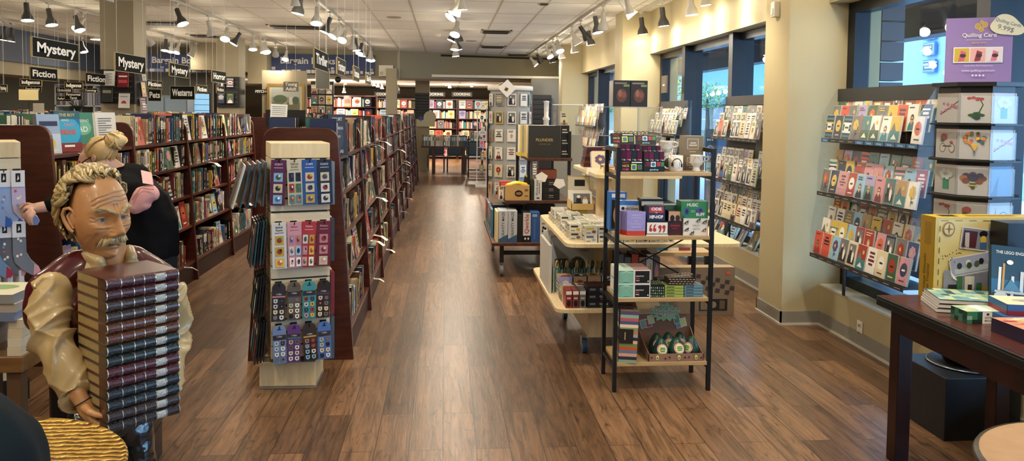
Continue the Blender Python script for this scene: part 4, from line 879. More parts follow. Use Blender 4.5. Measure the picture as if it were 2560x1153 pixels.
# third shelf z=.546
def chev(P):
    P.rect(0,0,1,1,WHITE).rect(.04,.05,.96,.95,mat('3FA48A',.4)); n=9
    for i in range(n):
        y=.08+i*.095; 
        if y>.84: break
        P.poly([(.06,y),(.5,min(y+.16,.94)),(.5,min(y+.12,.9)),(.06,max(y-.035,.06))],mat('BFE8D8',.4)); P.poly([(.94,y),(.5,min(y+.16,.94)),(.5,min(y+.12,.9)),(.94,max(y-.035,.06))],mat('BFE8D8',.4))
def delight(P): P.rect(0,0,1,1,WHITE).rect(.05,.06,.95,.94,BLACK).txt('DELIGHTFULLY',.10,.56,.12,WHITE,.02,.72,0,'LEFT').txt('INDIES',.10,.40,.12,mat('C04A5A',.4),.02,.72,0,'LEFT').txt('TRIVIA',.10,.24,.12,WHITE,.02,.72,0,'LEFT').rect(.82,.16,.9,.24,WHITE)
def delight2(P): delight(P)
for j in(0,1):
    n=['lower','upper'][j]; z=.5465+j*.081
    carton(LX+.012,LY+.0,z,.093,.20,.080,'E8E6E0','white and mint chevron trivia box, %s of the two'%n,chev,side=lambda P:P.rect(0,0,1,1,mat('E4E2DC',.4)).rect(.1,.1,.9,.2,mat('3FA48A',.4)),top_c='C8E2D2')
    carton(LX+.106,LY+.0,z,.094,.20,.080,'E8E6E0','white edged black-faced trivia box, %s of the two'%n,delight,top_c='B08A84')
def tri(P):
    P.rect(0,0,1,1,mat('16161A',.4))
    for i in range(7):
        for j in range(4): x=.04+i*.135;y=.05+j*.23; P.poly([(x,y),(x+.09,y+.04),(x+.03,y+.17)],mat('6FA87C' if (i+j)%3 else 'D8D8CC',.4))
def scal(P):
    P.rect(0,0,1,1,mat('15120F',.3))
    for i in range(8):
        for j in range(3): x=.06+i*.125+(j%2)*.05;y=.16+j*.33; P.ell(x,y,.05,.14,mat('D8C8B4',.3),8,0,PI); P.ell(x,y+.02,.025,.07,mat('8A3A2E',.3),6,0,PI)
carton(LX+.202,LY+.01,.5465,.085,.10,.07,'1A1A1C','small black box with green triangles',tri,top=tri); carton(LX+.202,LY-.004,.5465,.09,.012,.03,'6A6A62','low glass coaster set') if 0 else None
for k in range(4):
    carton(LX+.289,LY+.01,.5465+k*.0175,.112,.09,.0165,'7F9448','lime green magnetic game case, %s from the bottom of its pile'%ORD[k],lambda P:P.rect(.02,.1,.98,.9,mat('9AAE5A',.2)).rect(.1,.3,.5,.6,mat('33401E',.4)))
    carton(LX+.404,LY+.01,.5465+k*.0175,.112,.09,.0165,'4A6E82','blue magnetic game case, %s from the bottom of its pile'%ORD[k],lambda P:P.rect(.02,.1,.98,.9,mat('6C92A6',.2)).rect(.1,.3,.5,.6,mat('1E3440',.4)))
carton(LX+.31,LY+.012,.6175,.155,.09,.038,'15120F','black and cream scalloped tin on the game cases',scal,top=scal); carton(LX+.28,LY+.12,.5465,.13,.1,.075,'15120F','scalloped box behind the tin',scal,top=scal)
# bottom shelf z=.172 : striped blanket books, avocado display
def stripes2(P):
    cs=['8AA08A','2A3444','D8A08A','5A7A98','C8502E','6A8A4A','E0B8A8','2A2A34','9AA8C0','C87A5A','7A9A6A','E8D0B8','4A5A7A','B85A6A','8AB09A','5A4A6A']
    for i,c in enumerate(cs): P.rect(0,i/len(cs),1,(i+1)/len(cs),mat(c,.35))
    P.rect(.0,.38,.75,.66,mat('221C1A',.4)).rect(.28,.45,.33,.6,mat('B8A890',.4))
for i in range(3):
    o=carton(LX+.020+i*.013,LY-.002+i*.085,.1725,.105,.08,.30-.0*i,'5A6A6A','striped puzzle box with a dark label, %s'%['front one','middle one','rear one'][i],stripes2,side=stripes2,top=stripes2); o.rotation_euler=(0,.03,-.12)
av=thing('avocado_display','printed cardboard tray display with a green splash title, on the bottom shelf','display box',(LX+.20,LY+.0,.1725))
CB=mat('8E6A58',.6)
MB().box(0,.325,0,.26,0,.004,CB).make('tray_floor',av)
mb=MB(); mb.box(0,.325,0,.004,.004,.045,CB); P=Pic(mb,frame((0,-.0005,.004),(1,0,0),(0,0,1)),.325,.04)
for i,x in enumerate((.16,.55,.86)): P.ell(x,.5,.035,.42,mat('6A8A3A',.4)).ell(x,.5,.026,.34,mat('D8D890',.4)).ell(x,.42,.014,.16,mat('7A4A28',.4))
for x in(.3,.38,.66,.73,.95,.05): P.ell(x,.4+.3*math.sin(x*20)*.5,.016,.13,mat('241410',.5),8)
mb.make('tray_front',av)
for x in(0,.321): MB().prism([(0,.004),(.26,.004),(.26,.14),(.18,.09),(0,.045)],x,x+.004,CB,'yz').make('tray_side',av)
mb=MB(); mb.box(0,.325,.256,.26,.004,.21,CB); P=Pic(mb,frame((0,.2555,0),(1,0,0),(0,0,1)),.325,.21)
for x,y,c in ((.1,.72,'8FB0A0'),(.2,.75,'B05A5A'),(.24,.85,'C8D8A0'),(.78,.72,'6FA0C8'),(.86,.76,'C8D890'),(.73,.85,'5A9A8A')): P.rect(x-.06,y-.13,x+.06,y+.13,WHITE,.25).rect(x-.05,y-.115,x+.05,y+.115,mat(c,.4),.25)
mb.make('back_card',av)
mb=MB(); pts=[]
for k in range(56): a=2*PI*k/56; q=1+.16*math.sin(a*14)*(1 if k%2 else .9)+.06*math.sin(a*5); pts.append((.165+.085*q*math.cos(a),.225+.052*q*math.sin(a)))
mb.prism(pts,.245,.25,mat('9CCB9E',.4),'xz'); T=frame((.165,.2445,.226),(1,0,0),(0,0,1)); mb.text('AVOCADO',.036,T@Matrix.Translation((0,.016,.0008)),mat('1E3A34',.4),bold=.045); mb.text('SMASH!',.036,T@Matrix.Translation((0,-.018,.0008)),mat('1E3A34',.4),bold=.045)
mb.text('AVOCADO',.036,T@Matrix.Translation((0,.016,.002)),WHITE,bold=.02); mb.text('SMASH!',.036,T@Matrix.Translation((0,-.018,.002)),WHITE,bold=.02); mb.make('title_splash',av)
def avocado(x,y,z,rz,tilt,lab,dots=3,lbl=True,s=1.):
    t=thing('avocado_game',lab,'game',(LX+.2+x,LY+y,.1765+z),0); t.rotation_euler=(tilt,0,rz)
    pr=[(0,-.002),(.030*s,.004),(.043*s,.022),(.046*s,.045),(.040*s,.07),(.028*s,.095),(.020*s,.11),(.010*s,.12),(0,.122)]
    MB().lathe(pr,mat('15402F',.4,coat=.2),n=24,caps=False).make('fabric_shell',t)
    if lbl:
        mb=MB(); T=frame((0,-.0465*s,.042),(1,0,0),(0,.0,1))
        def rad(z): 
            for (r0,a),(r1,b) in zip(pr,pr[1:]):
                if a<=z<=b: return r0+(r1-r0)*(z-a)/(b-a)
            return .03
        def disc(R_,m,o):
            vs=[(0,-rad(.06)-o,.06)]
            for k in range(24): a=2*PI*k/24; u=R_*math.cos(a); z=.06+R_*math.sin(a); rr=rad(z)+o; vs.append((u,-math.sqrt(max(rr*rr-u*u,1e-6)),z))
            mb.add(vs,[(0,1+(k+1)%24,1+k) for k in range(24)],m)
        disc(.031,mat('D890A0',.4),.002); disc(.025,mat('D4DC9C',.4),.003); 
        for zz,w in((.069,.014),(.060,.017),(.051,.014)): r0=rad(zz-.004)+.0045; mb.add([(-w,-math.sqrt(r0*r0-w*w),zz),(w,-math.sqrt(r0*r0-w*w),zz),(w,-math.sqrt(r0*r0-w*w),zz+.005),(-w,-math.sqrt(r0*r0-w*w),zz+.005)],[(0,1,2,3)],mat('4A7A3A',.4))
        mb.make('round_label',t)
    return t
def av_seal(x,y,z,lab): MB().lathe([(0,.003),(.014,.002),(.015,0)],mat('D88A98',.4),n=14).make('round_seal',loc=(x,y,z),label=lab,cat='seal')
avocado(.085,.055,.0,0,-.0,'green avocado game pouch, front left of the tray'); avocado(.085,.15,.0,.1,0,'green avocado game pouch behind the front left one')
avocado(.16,.165,.0,0,0,'green avocado game pouch, middle of the rear row'); avocado(.235,.170,.0,-.1,0,'green avocado game pouch, right of the rear row')
avocado(.183,.055,.0,.1,-.12,'green avocado game pouch lying wide at the front centre',s=1.12); avocado(.275,.075,.0,-.9,0,'green avocado game pouch turned sideways at the tray right end')
# ================================================================= BLOND WOOD FIXTURE ON CASTERS
fx=thing('tiered_display_table','blond wood tiered display table on casters behind the black ladder shelf','display table',(1.3,5.4,0))
def rshelf(x0,x1,y0,y1,z,th,nm):
    r=.07; pts=[]
    for cx,cy,a0 in ((x1-r,y0+r,-PI/2),(x1-r,y1-r,0),(x0+r,y1-r,PI/2),(x0+r,y0+r,PI)):
        for k in range(5): a=a0+k*PI/8; pts.append((cx+r*math.cos(a)-1.3,cy+r*math.sin(a)-5.4))
    MB().prism(pts,z-th,z,BLOND,'xy').make(nm,fx,bevel=.002)
rshelf(.71,1.42,4.80,6.15,.355,.025,'lower_shelf'); rshelf(.76,1.90,4.74,6.15,.785,.025,'middle_shelf'); rshelf(1.02,1.62,5.10,6.15,1.19,.025,'top_shelf')
def fb(x0,x1,y0,y1,z0,z1,nm): MB().box(x0-1.3,x1-1.3,y0-5.4,y1-5.4,z0,z1,BLOND).make(nm,fx,bevel=.002)
fb(.95,1.40,4.98,5.9,.12,.33,'base_cabinet'); fb(1.10,1.32,5.30,5.9,.355,.76,'upright_panel'); fb(1.42,1.5,5.3,5.9,.355,.76,'upright_panel'); fb(1.17,1.40,5.35,5.9,.785,1.165,'upright_panel')
def caster(t,x,y,z1,r_,m,th=.03):
    MB().cyl((x-th/2,y,r_),(x+th/2,y,r_),r_,m,n=22).cyl((x-th/2-.002,y,r_),(x+th/2+.002,y,r_),r_*.45,STEEL,n=14).make('caster_wheel',t)
    MB().prism([(y-.012,r_),(y+.012,r_),(y+.03,z1),(y-.02,z1)],x-th/2-.008,x-th/2-.004,STEEL,'yz').prism([(y-.012,r_),(y+.012,r_),(y+.03,z1),(y-.02,z1)],x+th/2+.004,x+th/2+.008,STEEL,'yz').box(x-th/2-.008,x+th/2+.008,y-.025,y+.035,z1-.005,z1,STEEL).make('caster_fork',t)
for x,y in ((-.36,-.35),(.06,-.35),(-.36,.5),(.06,.5)): caster(fx,x,y,.12,.048,mat('2B4A66',.4))
FRR=random.Random(91)
cols=['D8D4C4','C8C4A8','B8A878','E0D8C4','6F7A4A','A9B88A','D9C65A','B8604A','8FA0A8','3A4A3A','C4B89C','E4DCC8','9A8F70','30363C']
# boxes covering the middle shelf
def packet(P): 
    P.rect(0,0,1,1,mat(FRR.choice(['DAD8CE','C9C6BA','E2DECF']),.4)).rect(.1,.6,.7,.85,mat(FRR.choice(['8A9A5A','5A6A7A','A9A08A','B8604A','D9B83C','3A3A3A']),.4)).ell(.7,.35,.18,.2,mat(FRR.choice(['8A9A5A','C8A85A','7A5A4A','A0B0B8']),.4),9).rect(.1,.15,.45,.25,mat('6A6A60',.4))
for j in range(11):
    for i in range(9):
        x=.80+i*.083; y=4.78+j*.102
        if x+.08>1.10 and y+.09>5.28: continue
        if x>1.45: continue
        n=2 if j<1 else (1 if FRR.random()<.5 else 2)
        if j==0 and i<1: continue
        for k in range(n):
            h=.052 if k==0 else .05
            carton(x+FRR.uniform(0,.004),y+FRR.uniform(0,.004),.7855+k*.0525,.078,.095,h,FRR.choice(cols[:8] if j>2 else ['D8D4C4','C8C4B0','B9BDB4']),'small %s candle box, row %s back, %s from left, on the middle shelf'%('upper' if k else 'lower',ORD[j],ORD[i]),packet if (j<6 or i<2) else None,packet if i==0 or (i==1 and j==0) else None,packet if k==n-1 else None,nm='small_box',grp='small boxes on the blond table')
def card(P): art(P,FRR,None,FRR.choice([None,'white','grey','tan','cream']))
# stand of postcards and bin on middle shelf
t=thing('card_bin','open kraft card bin with raised back on the middle shelf','display box',(.92,5.55,.893))
for a in ((0,.17,0,.004,0,.05),(0,.004,0,.2,0,.07),(.166,.17,0,.2,0,.07),(0,.17,.196,.2,0,.24),(0,.17,0,.2,0,.003)): MB().box(*a,mat('C9A868',.6)).make('panel',t)
mb=MB(); P=Pic(mb,frame((0.005,.1955,.09),(1,0,0),(0,0,1)),.16,.14); P.rect(0,0,1,1,mat('D8D2BE',.5)).rect(.3,.5,.8,.85,BLACK).rect(.2,.2,.8,.3,mat('8A8270',.5)); mb.make('printed_back',t)
for k in range(6):
    mb=MB(); T=Matrix.Translation((.925,5.565+k*.028,.90))@Matrix.Rotation(-.3,4,'X'); L=T.copy(); L.translation=(0,0,0); mb.box(.0,.155,0,.008,0,.13,WHITE,L); art(Pic(mb,L@frame((0,-.0003,0),(1,0,0),(0,0,1)),.155,.13),FRR,['photo'],'white'); tag(mb.make('postcard',loc=T.translation),'postcard packet in the kraft bin, %s from the front'%ORD[k],'postcard','postcards in the kraft bin')
# lower shelf goods
for i in range(12):
    T=Matrix.Translation((.80+i*.040,5.35,.40)); t=thing('scissors_card','teal handled tool on a card, %s from left in the front bin'%ORD[i],'tool',(.78+i*.036,5.30+.01*(i%3),.357),1.1+.05*(i%3))
    MB().box(-.05,.05,0,.004,.0,.17,mat('2F8F90' if i%4 else 'B8D8D4',.3)).make('card',t); mb=MB(); mb.tube([(.03*math.cos(a*PI/5),-.004,.185+.028*math.sin(a*PI/5)) for a in range(11)],.005,mat('2B2420' if i%2 else 'C8A45A',.3),6); mb.make('handle_ring',t); MB().cyl((0,-.004,.03),(0,-.004,.158),.007,mat('D8D4C8',.3),n=8).make('stem',t)
carton(.78,5.62,.3555,.33,.03,.34,'9A9A98','grey game box with a chess hand behind the teal tools',lambda P:P.rect(0,0,1,1,mat('8E9094',.4)).rect(.03,.03,.97,.97,mat('B9BABA',.4)).txt('Wooden Games',.5,.88,.06,BLACK).rect(.62,.74,.92,.86,BLACK).txt('CHESS',.78,.68,.07,mat('B03030',.4),.02).ell(.62,.3,.2,.25,mat('4A4844',.4)).rect(.1,.1,.4,.5,mat('5A5A5C',.4)))
carton(.72,5.25,.3555,.02,.5,.33,'C9C6BC','pale framed board standing at the left edge of the lower shelf'); carton(.745,5.75,.3555,.3,.02,.36,'E0DDD4','white board at the back of the lower shelf')
def orig(P): P.rect(0,0,1,1,mat('17171C',.4)).txt('Original',.58,.55,.42,mat('D8D4C8',.4),.01,.9).rect(.08,.4,.28,.7,mat('6A6A70',.4)).rect(.45,.18,.75,.24,mat('8A8A90',.4))
for k in range(3): carton(.915,4.835,.3560+k*.047,.185,.14,.0455,'1A1518','black card game box with white lettering, %s of its pile'%['bottom','middle','top'][k],orig,top_c='3A1A20')
for i in range(3): carton(.775+i*.045,4.835,.356,.04,.12,.115,['8A2A30','7A3A34','6A6E6A'][i],'%s glasses case box left of the black card game pile'%['red','dark red','grey green'][i],lambda P:P.rect(.05,.75,.95,.95,WHITE).ell(.5,.25,.32,.18,BLACK).rect(.2,.5,.8,.6,mat('C8B8A8',.4)))
for i in range(4):
    for j in range(2): carton(.775+i*.098,5.0+j*.13,.356,.09,.11,.10+.04*j,['3A3E46','6A4A3C','8A7A6A','2A2E38'][(i+j)%4],'%s picture tin, %s from left, %s row of the lower shelf'%(['grey','brown','tan','navy'][(i+j)%4],ORD[i],['near','second'][j]),card,card if i==0 else None,card,nm='picture_tin')
for i in range(6): carton(1.16+i*.05,5.08,.356,.045,.15,.30-.02*(i%2),['15151A','2A2A30','4A4E3A','6A2A28','1E1A20','3A3A40'][i],'dark boxed kit, %s from left, beside the tins'%ORD[i],card)
# top shelf goods
for i in range(6): carton(1.06+.005*i,5.85,1.1905+i*.026,.20,.14,.024,['4A1C1E','5A2A22','2A1C1A','6A2420','3A2A24','4A1A20'][i],'dark red boxed book lying %s in the pile on the top shelf'%ORD[i],lambda P:P.rect(.6,.3,.9,.7,mat('C8A060',.4)))
for i in range(5): carton(1.30+i*.03,5.72,1.1905,.026,.15,.17+.01*(i%2),['D8D0C0','B85A3A','E0D8C8','C8B040','8A3AA0'][i],'upright %s book at the back right of the top shelf'%['cream','orange','white','yellow','purple'][i])
for i in range(4): carton(1.05+i*.012,5.45+i*.055,1.1905,.13,.03,.14,['C8CAD0','3A4A6A','B86A3A','55402E'][i],'%s phone accessory box on the top shelf'%['pale','navy','orange','brown'][i],card).rotation_euler=(-.25,0,.1)
carton(1.09,5.20,1.1905,.07,.06,.05,'D8A060','orange and white small box near the front of the top shelf',card); carton(1.17,5.22,1.1905,.14,.08,.045,'3A1418','dark maroon box at the front of the top shelf')
carton(1.36,5.13,1.1905,.12,.10,.03,'C9C8C4','flat white carton at the right front of the top shelf'); 
t=thing('label_holder','white plastic shelf label holder clipped on the top shelf edge','label',(1.03,5.42,1.165)); MB().box(-.03,.06,-.004,0,.0,.05,WHITE,Matrix.Rotation(.1,4,'Y')).make('label_plate',t,bevel=.003); MB().box(.03,.05,-.006,-.004,-.10,.02,mat('D8C8A8',.4)).make('arm',t,bevel=.004)
# clear acrylic cabinet with two boxed jigsaws on top
ac=thing('acrylic_cabinet','clear acrylic display cabinet holding spectacles, on the blond table','display case',(1.42,5.9,1.1905),.35)
for z in(0,.24,.46): MB().box(-.19,.19,-.16,.16,z,z+.006,ACR).make('acrylic_shelf',ac)
for x in(-.19,.186): MB().box(x,x+.004,-.16,.16,.006,.46,ACR).make('acrylic_side',ac)
for x in(-.19,-.02,.17): MB().cyl((x+.01,-.15,.006),(x+.01,-.15,.46),.006,ACR,n=8).make('acrylic_rod',ac)
AE=mat('C4CCCE',.2,alpha=.55)
for x in(-.19,.19):
    for y in(-.16,.16): MB().box(x-.0025,x+.0025,y-.0025,y+.0025,0,.466,AE).make('acrylic_edge',ac)
for z in(0,.24,.46): MB().box(-.19,.19,-.1625,-.16,z,z+.006,AE).box(-.1925,-.19,-.16,.16,z,z+.006,AE).make('acrylic_edge',ac)
for i in range(6):
    T=ac.matrix_basis@Matrix.Translation((-.14+.055*i,-.05+.03*(i%2),.262)) ; mb=MB(); 
    for s in (-.02,.02): mb.tube([(s+.016*math.cos(a*PI/5),.016*math.sin(a*PI/5)*.2,.016*math.sin(a*PI/5)) for a in range(11)],.002,BLACK,5)
    for s in (-.036,.036): mb.tube([(s,0,0),(s,.06,0),(s,.08,-.015)],.0018,BLACK,5)
    tag(mb.make('spectacles',loc=T.translation),'reading spectacles, %s from left in the clear cabinet'%ORD[i],'spectacles','spectacles in the acrylic cabinet')
for i in range(2): carton(1.27+i*.135,5.80+i*.0,1.6575,.13,.15,.20,'2A2420','dark boxed puzzle with a pinkish animal picture, %s on the clear cabinet'%['left','right'][i],lambda P:P.rect(0,0,1,1,mat('2A2622',.35)).rect(.08,.86,.8,.92,mat('8A8478',.4)).ell(.5,.42,.32,.26,mat('6A4034',.4)).ell(.4,.5,.12,.14,mat('A06A58',.4)).ell(.62,.45,.14,.12,mat('8A5446',.4)).rect(.6,.76,.95,.84,mat('7A9A5A',.4)),lambda P:P.rect(.05,.05,.95,.95,mat('3A2E28',.35)).ell(.5,.4,.3,.25,mat('6A4034',.4))).rotation_euler=(0,0,.0)
# big kraft box hanging out on a low board behind the ladder shelf, and a low stool table with flat boxes
lt=thing('low_bench','low brown bench with flat boxes behind the blond table','bench',(1.95,6.40,0)); MB().box(-.45,.25,-.25,.25,.44,.47,OAK).make('seat',lt); 
for x in(-.42,.22):
    for y in(-.22,.22): MB().box(x-.02,x+.02,y-.02,y+.02,0,.44,IRON).make('leg',lt)
for i in range(5): carton(1.55+i*.10,6.24,.4705,.095,.2,.055,['B83A30','D8A040','3A7A9A','E0DCD0','8A3A40'][i],'flat %s game box on the low bench'%['red','yellow','blue','white','maroon'][i])
def kart(P):
    P.rect(0,0,1,1,mat('7A664C',.6))
    for i in range(9):
        for j in range(3):
            if (i+j)%2: x=.5+i*.055;y=.58+j*.11-.02*i; P.poly([(x,y),(x+.05,y-.015),(x+.06,y+.07),(x+.01,y+.085)],mat('3E2A22',.5))
    P.rect(.6,.1,.92,.34,mat('1C1612',.5)).rect(.615,.115,.7,.325,mat('7A664C',.5)).ell(.76,.22,.035,.07,mat('8A7458',.5)).rect(.83,.13,.89,.31,mat('5A4A38',.5)).rect(.9,.86,.94,.92,mat('D8502E',.5))
carton(1.60,5.955,0.0005,.72,.11,.385,'8A7456','large brown kraft carton with dark checks and an orange sticker',kart,top_c='A08C6C')
MB().box(1.44,1.9,5.05,5.4,0,.1825,BLACK).make('crate',label='black crate under the brown kraft carton',cat='crate') if 0 else None
# ================================================================= STATUE
import numpy as np
def blob(name,parent,chains,m,voxel=.008,smooth=6,origin=(0,0,0),disp=None):
    mb=MB()
    for ch in chains:
        for (p0,r0),(p1,r1) in zip(ch,ch[1:]):
            p0=Vector(p0);p1=Vector(p1); a=Vector(r0) if isinstance(r0,(tuple,list)) else Vector((r0,)*3); b=Vector(r1) if isinstance(r1,(tuple,list)) else Vector((r1,)*3)
            n=max(2,int((p1-p0).length/max(min(a)*.3,.004))+1)
            for i in range(n+1):
                t=i/n; q=p0.lerp(p1,t)-Vector(origin); r_=a.lerp(b,t); mb.sph(q,tuple(r_),m,10)
    o=mb.make(name,parent)
    md=o.modifiers.new('r','REMESH'); md.mode='VOXEL'; md.voxel_size=voxel; md.use_smooth_shade=True
    s=o.modifiers.new('s','SMOOTH'); s.iterations=smooth; s.factor=.6
    if disp:
        tx=bpy.data.textures.new('folds','CLOUDS'); tx.noise_scale=disp[1]; tx.noise_depth=1
        d=o.modifiers.new('d','DISPLACE'); d.texture=tx; d.strength=disp[0]; d.mid_level=.5; d.texture_coords='LOCAL'
        if len(disp)>2:
            tx=bpy.data.textures.new('folds2','CLOUDS'); tx.noise_scale=disp[3]
            d=o.modifiers.new('d2','DISPLACE'); d.texture=tx; d.strength=disp[2]; d.mid_level=.5; d.texture_coords='LOCAL'
    return o
SB=Vector((-1.10,2.62,0))
sta=thing('carved_statue','glossy carved statue of a frowning old man in a red vest carrying books','statue',SB)
def S(p): return Vector(p)-SB
f=Vector((.707,-.707,0)); rt=Vector((-.707,-.707,0))
def L3(r_,fw,z): return rt*r_+f*fw+Vector((0,0,z))     # statue local: his right, forward, up
SKIN=mat('BC8858',.42,coat=.22,var=.2,bscale=18); VEST=mat('4A1014',.22,coat=.6,var=.2,bscale=12); SHIRT=mat('B0986A',.38,coat=.3,var=.3,bscale=9); PANT=mat('0E1416',.18,coat=.6)
HAIRL=mat('B39C6A',.42,coat=.25,var=.3,bscale=45); HAIRD=mat('4A3620',.45,coat=.2)
# head
HD=Matrix.Translation(S((-1.112,2.585,1.258))) @ Matrix.Rotation(math.radians(-90-61+180+0),4,'Z')
yaw=math.radians(51)      # facing direction measured from -y towards +x
fd=Vector((math.sin(yaw),-math.cos(yaw),0)); rd=Vector((fd.y,-fd.x,0))
HM=Matrix((rd,fd,Vector((0,0,1)))).transposed().to_4x4(); HM=HM@Matrix.Rotation(-.02,4,'X')@Matrix.Rotation(.04,4,'Y'); HM=Matrix.Translation(S((-1.117,2.595,1.254)))@HM@Matrix.Scale(1.09,4)
def head_mesh(nu=200,nv=170,sx=.076,sy=.094,sz=.128,old=True):
    u=np.linspace(0,2*np.pi,nu,endpoint=False); v=np.linspace(0,np.pi,nv)
    U,V=np.meshgrid(u,v); X=np.sin(V)*np.sin(U); Y=np.sin(V)*np.cos(U); Z=-np.cos(V)
    # squarer skull
    x=X*sx*(1+.05*np.abs(Y)); y=Y*sy; z=Z*sz
    lo=np.clip((-z-.01)/.12,0,1); x*=1-.22*lo**1.3; y=y*np.where(y<0,1-.25*lo,1-.02*lo)
    z=z*(1+.10*lo)
    w=np.clip(Y*1.6,0,1)**.7
    G=lambda cx,cz,a,ax,az: a*np.exp(-((x-cx)/ax)**2-((z-cz)/az)**2)
    d=np.zeros_like(x)
    for s in(-1,1):
        d+=G(s*.028,.022,.010,.024,.010); d+=G(s*.012,.016,.006,.012,.010)
        d+=G(s*.031,-.004,-.016,.017,.013); d+=G(s*.050,-.030,.010,.020,.020); d+=G(s*.046,-.072,-.006,.016,.020)
        d+=G(s*.017,-.050,.016,.009,.009); d+=G(s*.033,-.024,.004,.014,.004); d+=G(s*.034,-.030,-.003,.016,.0025)
        d+=G(s*.060,-.085,.006,.014,.018)
    for z0,a,sg in ((.010,.010,.009),(-.004,.016,.009),(-.018,.021,.010),(-.032,.026,.012),(-.044,.030,.013)): d+=G(0,z0,a*.95,sg*1.12,.011)
    d+=G(0,-.068,.010,.030,.014); d+=G(0,-.078,-.006,.030,.0028); d+=G(.024,-.086,-.003,.010,.003); d+=G(0,-.088,.007,.022,.007); d+=G(0,-.098,-.004,.022,.004)
    d+=G(0,-.116,.026,.024,.018); d+=G(0,.075,.004,.05,.03)
    def groove(pts,a=.0024,s=.0019):
        best=np.full_like(x,9.)
        for (ax_,az_),(bx,bz) in zip(pts,pts[1:]):
            dx,dz=bx-ax_,bz-az_; t=np.clip(((x-ax_)*dx+(z-az_)*dz)/(dx*dx+dz*dz),0,1); best=np.minimum(best,(x-ax_-t*dx)**2+(z-az_-t*dz)**2)
        return -1.7*a*np.exp(-best/s**2)+a*.8*np.exp(-best/(2.4*s)**2)
    if old:
        for k,zz in enumerate((.046,.058,.070)):
            d+=groove([(-.044,zz+.001),(-.02,zz-.002+.002*k),(0,zz+.002),(.02,zz-.004),(.040,zz-.012),(.052,zz-.022)],.003)
        for s in(-1,1):
            d+=groove([(s*.018,-.040),(s*.030,-.058),(s*.037,-.080),(s*.036,-.098)],.0045,.0028)
            d+=groove([(s*.005,.012),(s*.006,.030),(s*.004,.040)],.0035)
            d+=groove([(s*.046,-.002),(s*.058,.004)],.003); d+=groove([(s*.046,-.008),(s*.060,-.010)],.003); d+=groove([(s*.018,-.018),(s*.032,-.024),(s*.046,-.018)],.003)
            d+=groove([(s*.048,-.045),(s*.050,-.075),(s*.040,-.108)],.0035,.003); d+=groove([(s*.058,-.050),(s*.058,-.082),(s*.048,-.112)],.0028,.003)
    y=y+d*w*1.15; x=x*(1+.10*np.clip(d,0,1)*w)
    vs=np.stack([x,y,z],-1).reshape(-1,3)
    fs=[(i*nu+j,i*nu+(j+1)%nu,(i+1)*nu+(j+1)%nu,(i+1)*nu+j) for i in range(nv-1) for j in range(nu)]
    return vs,fs,(X,Y,Z,x,y,z)
vs,fs,_h=head_mesh()
hx,hy,hz=_h[3],_h[4],_h[5]
def face_y(x0,z0):
    m=(hx-x0)**2+(hz-z0)**2+np.where(hy<0,9,0); return float(hy.flat[int(np.argmin(m))])
mb=MB(); mb.add([tuple(v) for v in vs],fs,SKIN,HM,True); head=mb.make('head',sta)
EYEW=mat('C9BBA2',.12,coat=.8); IRIS=mat('4C565E',.15,coat=.8)
for s in(1,-1):
    c=(s*.031,face_y(s*.031,-.004)-.0065,-.004)
    mb=MB(); mb.sph(c,.0135,EYEW,20,HM); e=MB(); 
    e=(Vector((-.12,1,0))).normalized(); o=mb.make('eyeball',head)
    mb=MB(); cc=Vector(c)+e*.0128; mb.cyl(cc,cc+e*.0012,.0062,IRIS,n=18,T=HM).cyl(cc+e*.0012,cc+e*.002,.0028,BLACK,n=12,T=HM); mb.make('iris',head)
    mb=MB()
    for up in(1,-1):
        pts=[]
        for k in range(13):
            a=-1+2*k/12; px_=c[0]+a*.0185; pz=c[2]+up*(.0085 if up>0 else .0078)*math.sqrt(max(0,1-a*a))-.001; pts.append((px_,c[1]+.0125*math.sqrt(max(0.02,1-(a*.95)**2))+.0015,pz))
        mb.tube(pts,[.0012]+[.0031 if up>0 else .0024]*11+[.0012],SKIN,8,T=HM)
        if up<0: mb.tube([(p[0],p[1]-.001,p[2]-.0065-.002*(1-((i-6)/6)**2)) for i,p in enumerate(pts)],[.001]+[.0028]*11+[.001],SKIN,8,T=HM)
    mb.make('eyelid',head)
    mb=MB(); r2=random.Random(s+5)
    for k in range(60):
        a=k/59; x0=s*(.008+.042*a); z0=.014+.014*math.sin(a*2.5)+r2.uniform(-.002,.003); y0=face_y(x0,z0)
        mb.tube([(x0-s*.004,y0-.001,z0-.003),(x0,y0+.003,z0+.001),(x0+s*.009,y0+.001,z0+.003+r2.uniform(-.002,.002))],[.0015,.0032,.0006],HAIRL,6,T=HM)
    mb.make('eyebrow',head)
    mb=MB(); ex=s*.074; 
    mb.tube([(ex+s*.004,.004,-.040),(ex+s*.010,-.006,-.030),(ex+s*.015,-.020,-.008),(ex+s*.018,-.024,.012),(ex+s*.016,-.016,.026),(ex+s*.010,-.002,.030),(ex+s*.004,.008,.022),(ex+s*.002,.010,.008)],[.004,.0065,.006,.0055,.0055,.005,.004,.003],SKIN,8,T=HM)
    mb.tube([(ex+s*.002,.004,-.030),(ex+s*.007,-.006,-.012),(ex+s*.010,-.012,.006),(ex+s*.006,-.006,.018)],[.003,.0045,.004,.002],SKIN,8,T=HM); mb.sph((ex-s*.002,-.004,-.004),(.010,.018,.030),SKIN,12,HM); mb.make('ear',head)
mb=MB(); r2=random.Random(4)
for k in range(130):
    a=r2.uniform(-1,1); x0=a*.037; z0=-.060-.005*abs(a)+r2.uniform(-.004,.004); y0=face_y(x0,z0)
    mb.tube([(x0*.9,y0-.001,z0+.005),(x0,y0+.0045,z0-.001),(x0*1.18+r2.uniform(-.003,.003),y0+.001,z0-.011-.004*abs(a))],[.0018,.0030,.0007],HAIRL,6,T=HM)
mb.make('moustache',head)
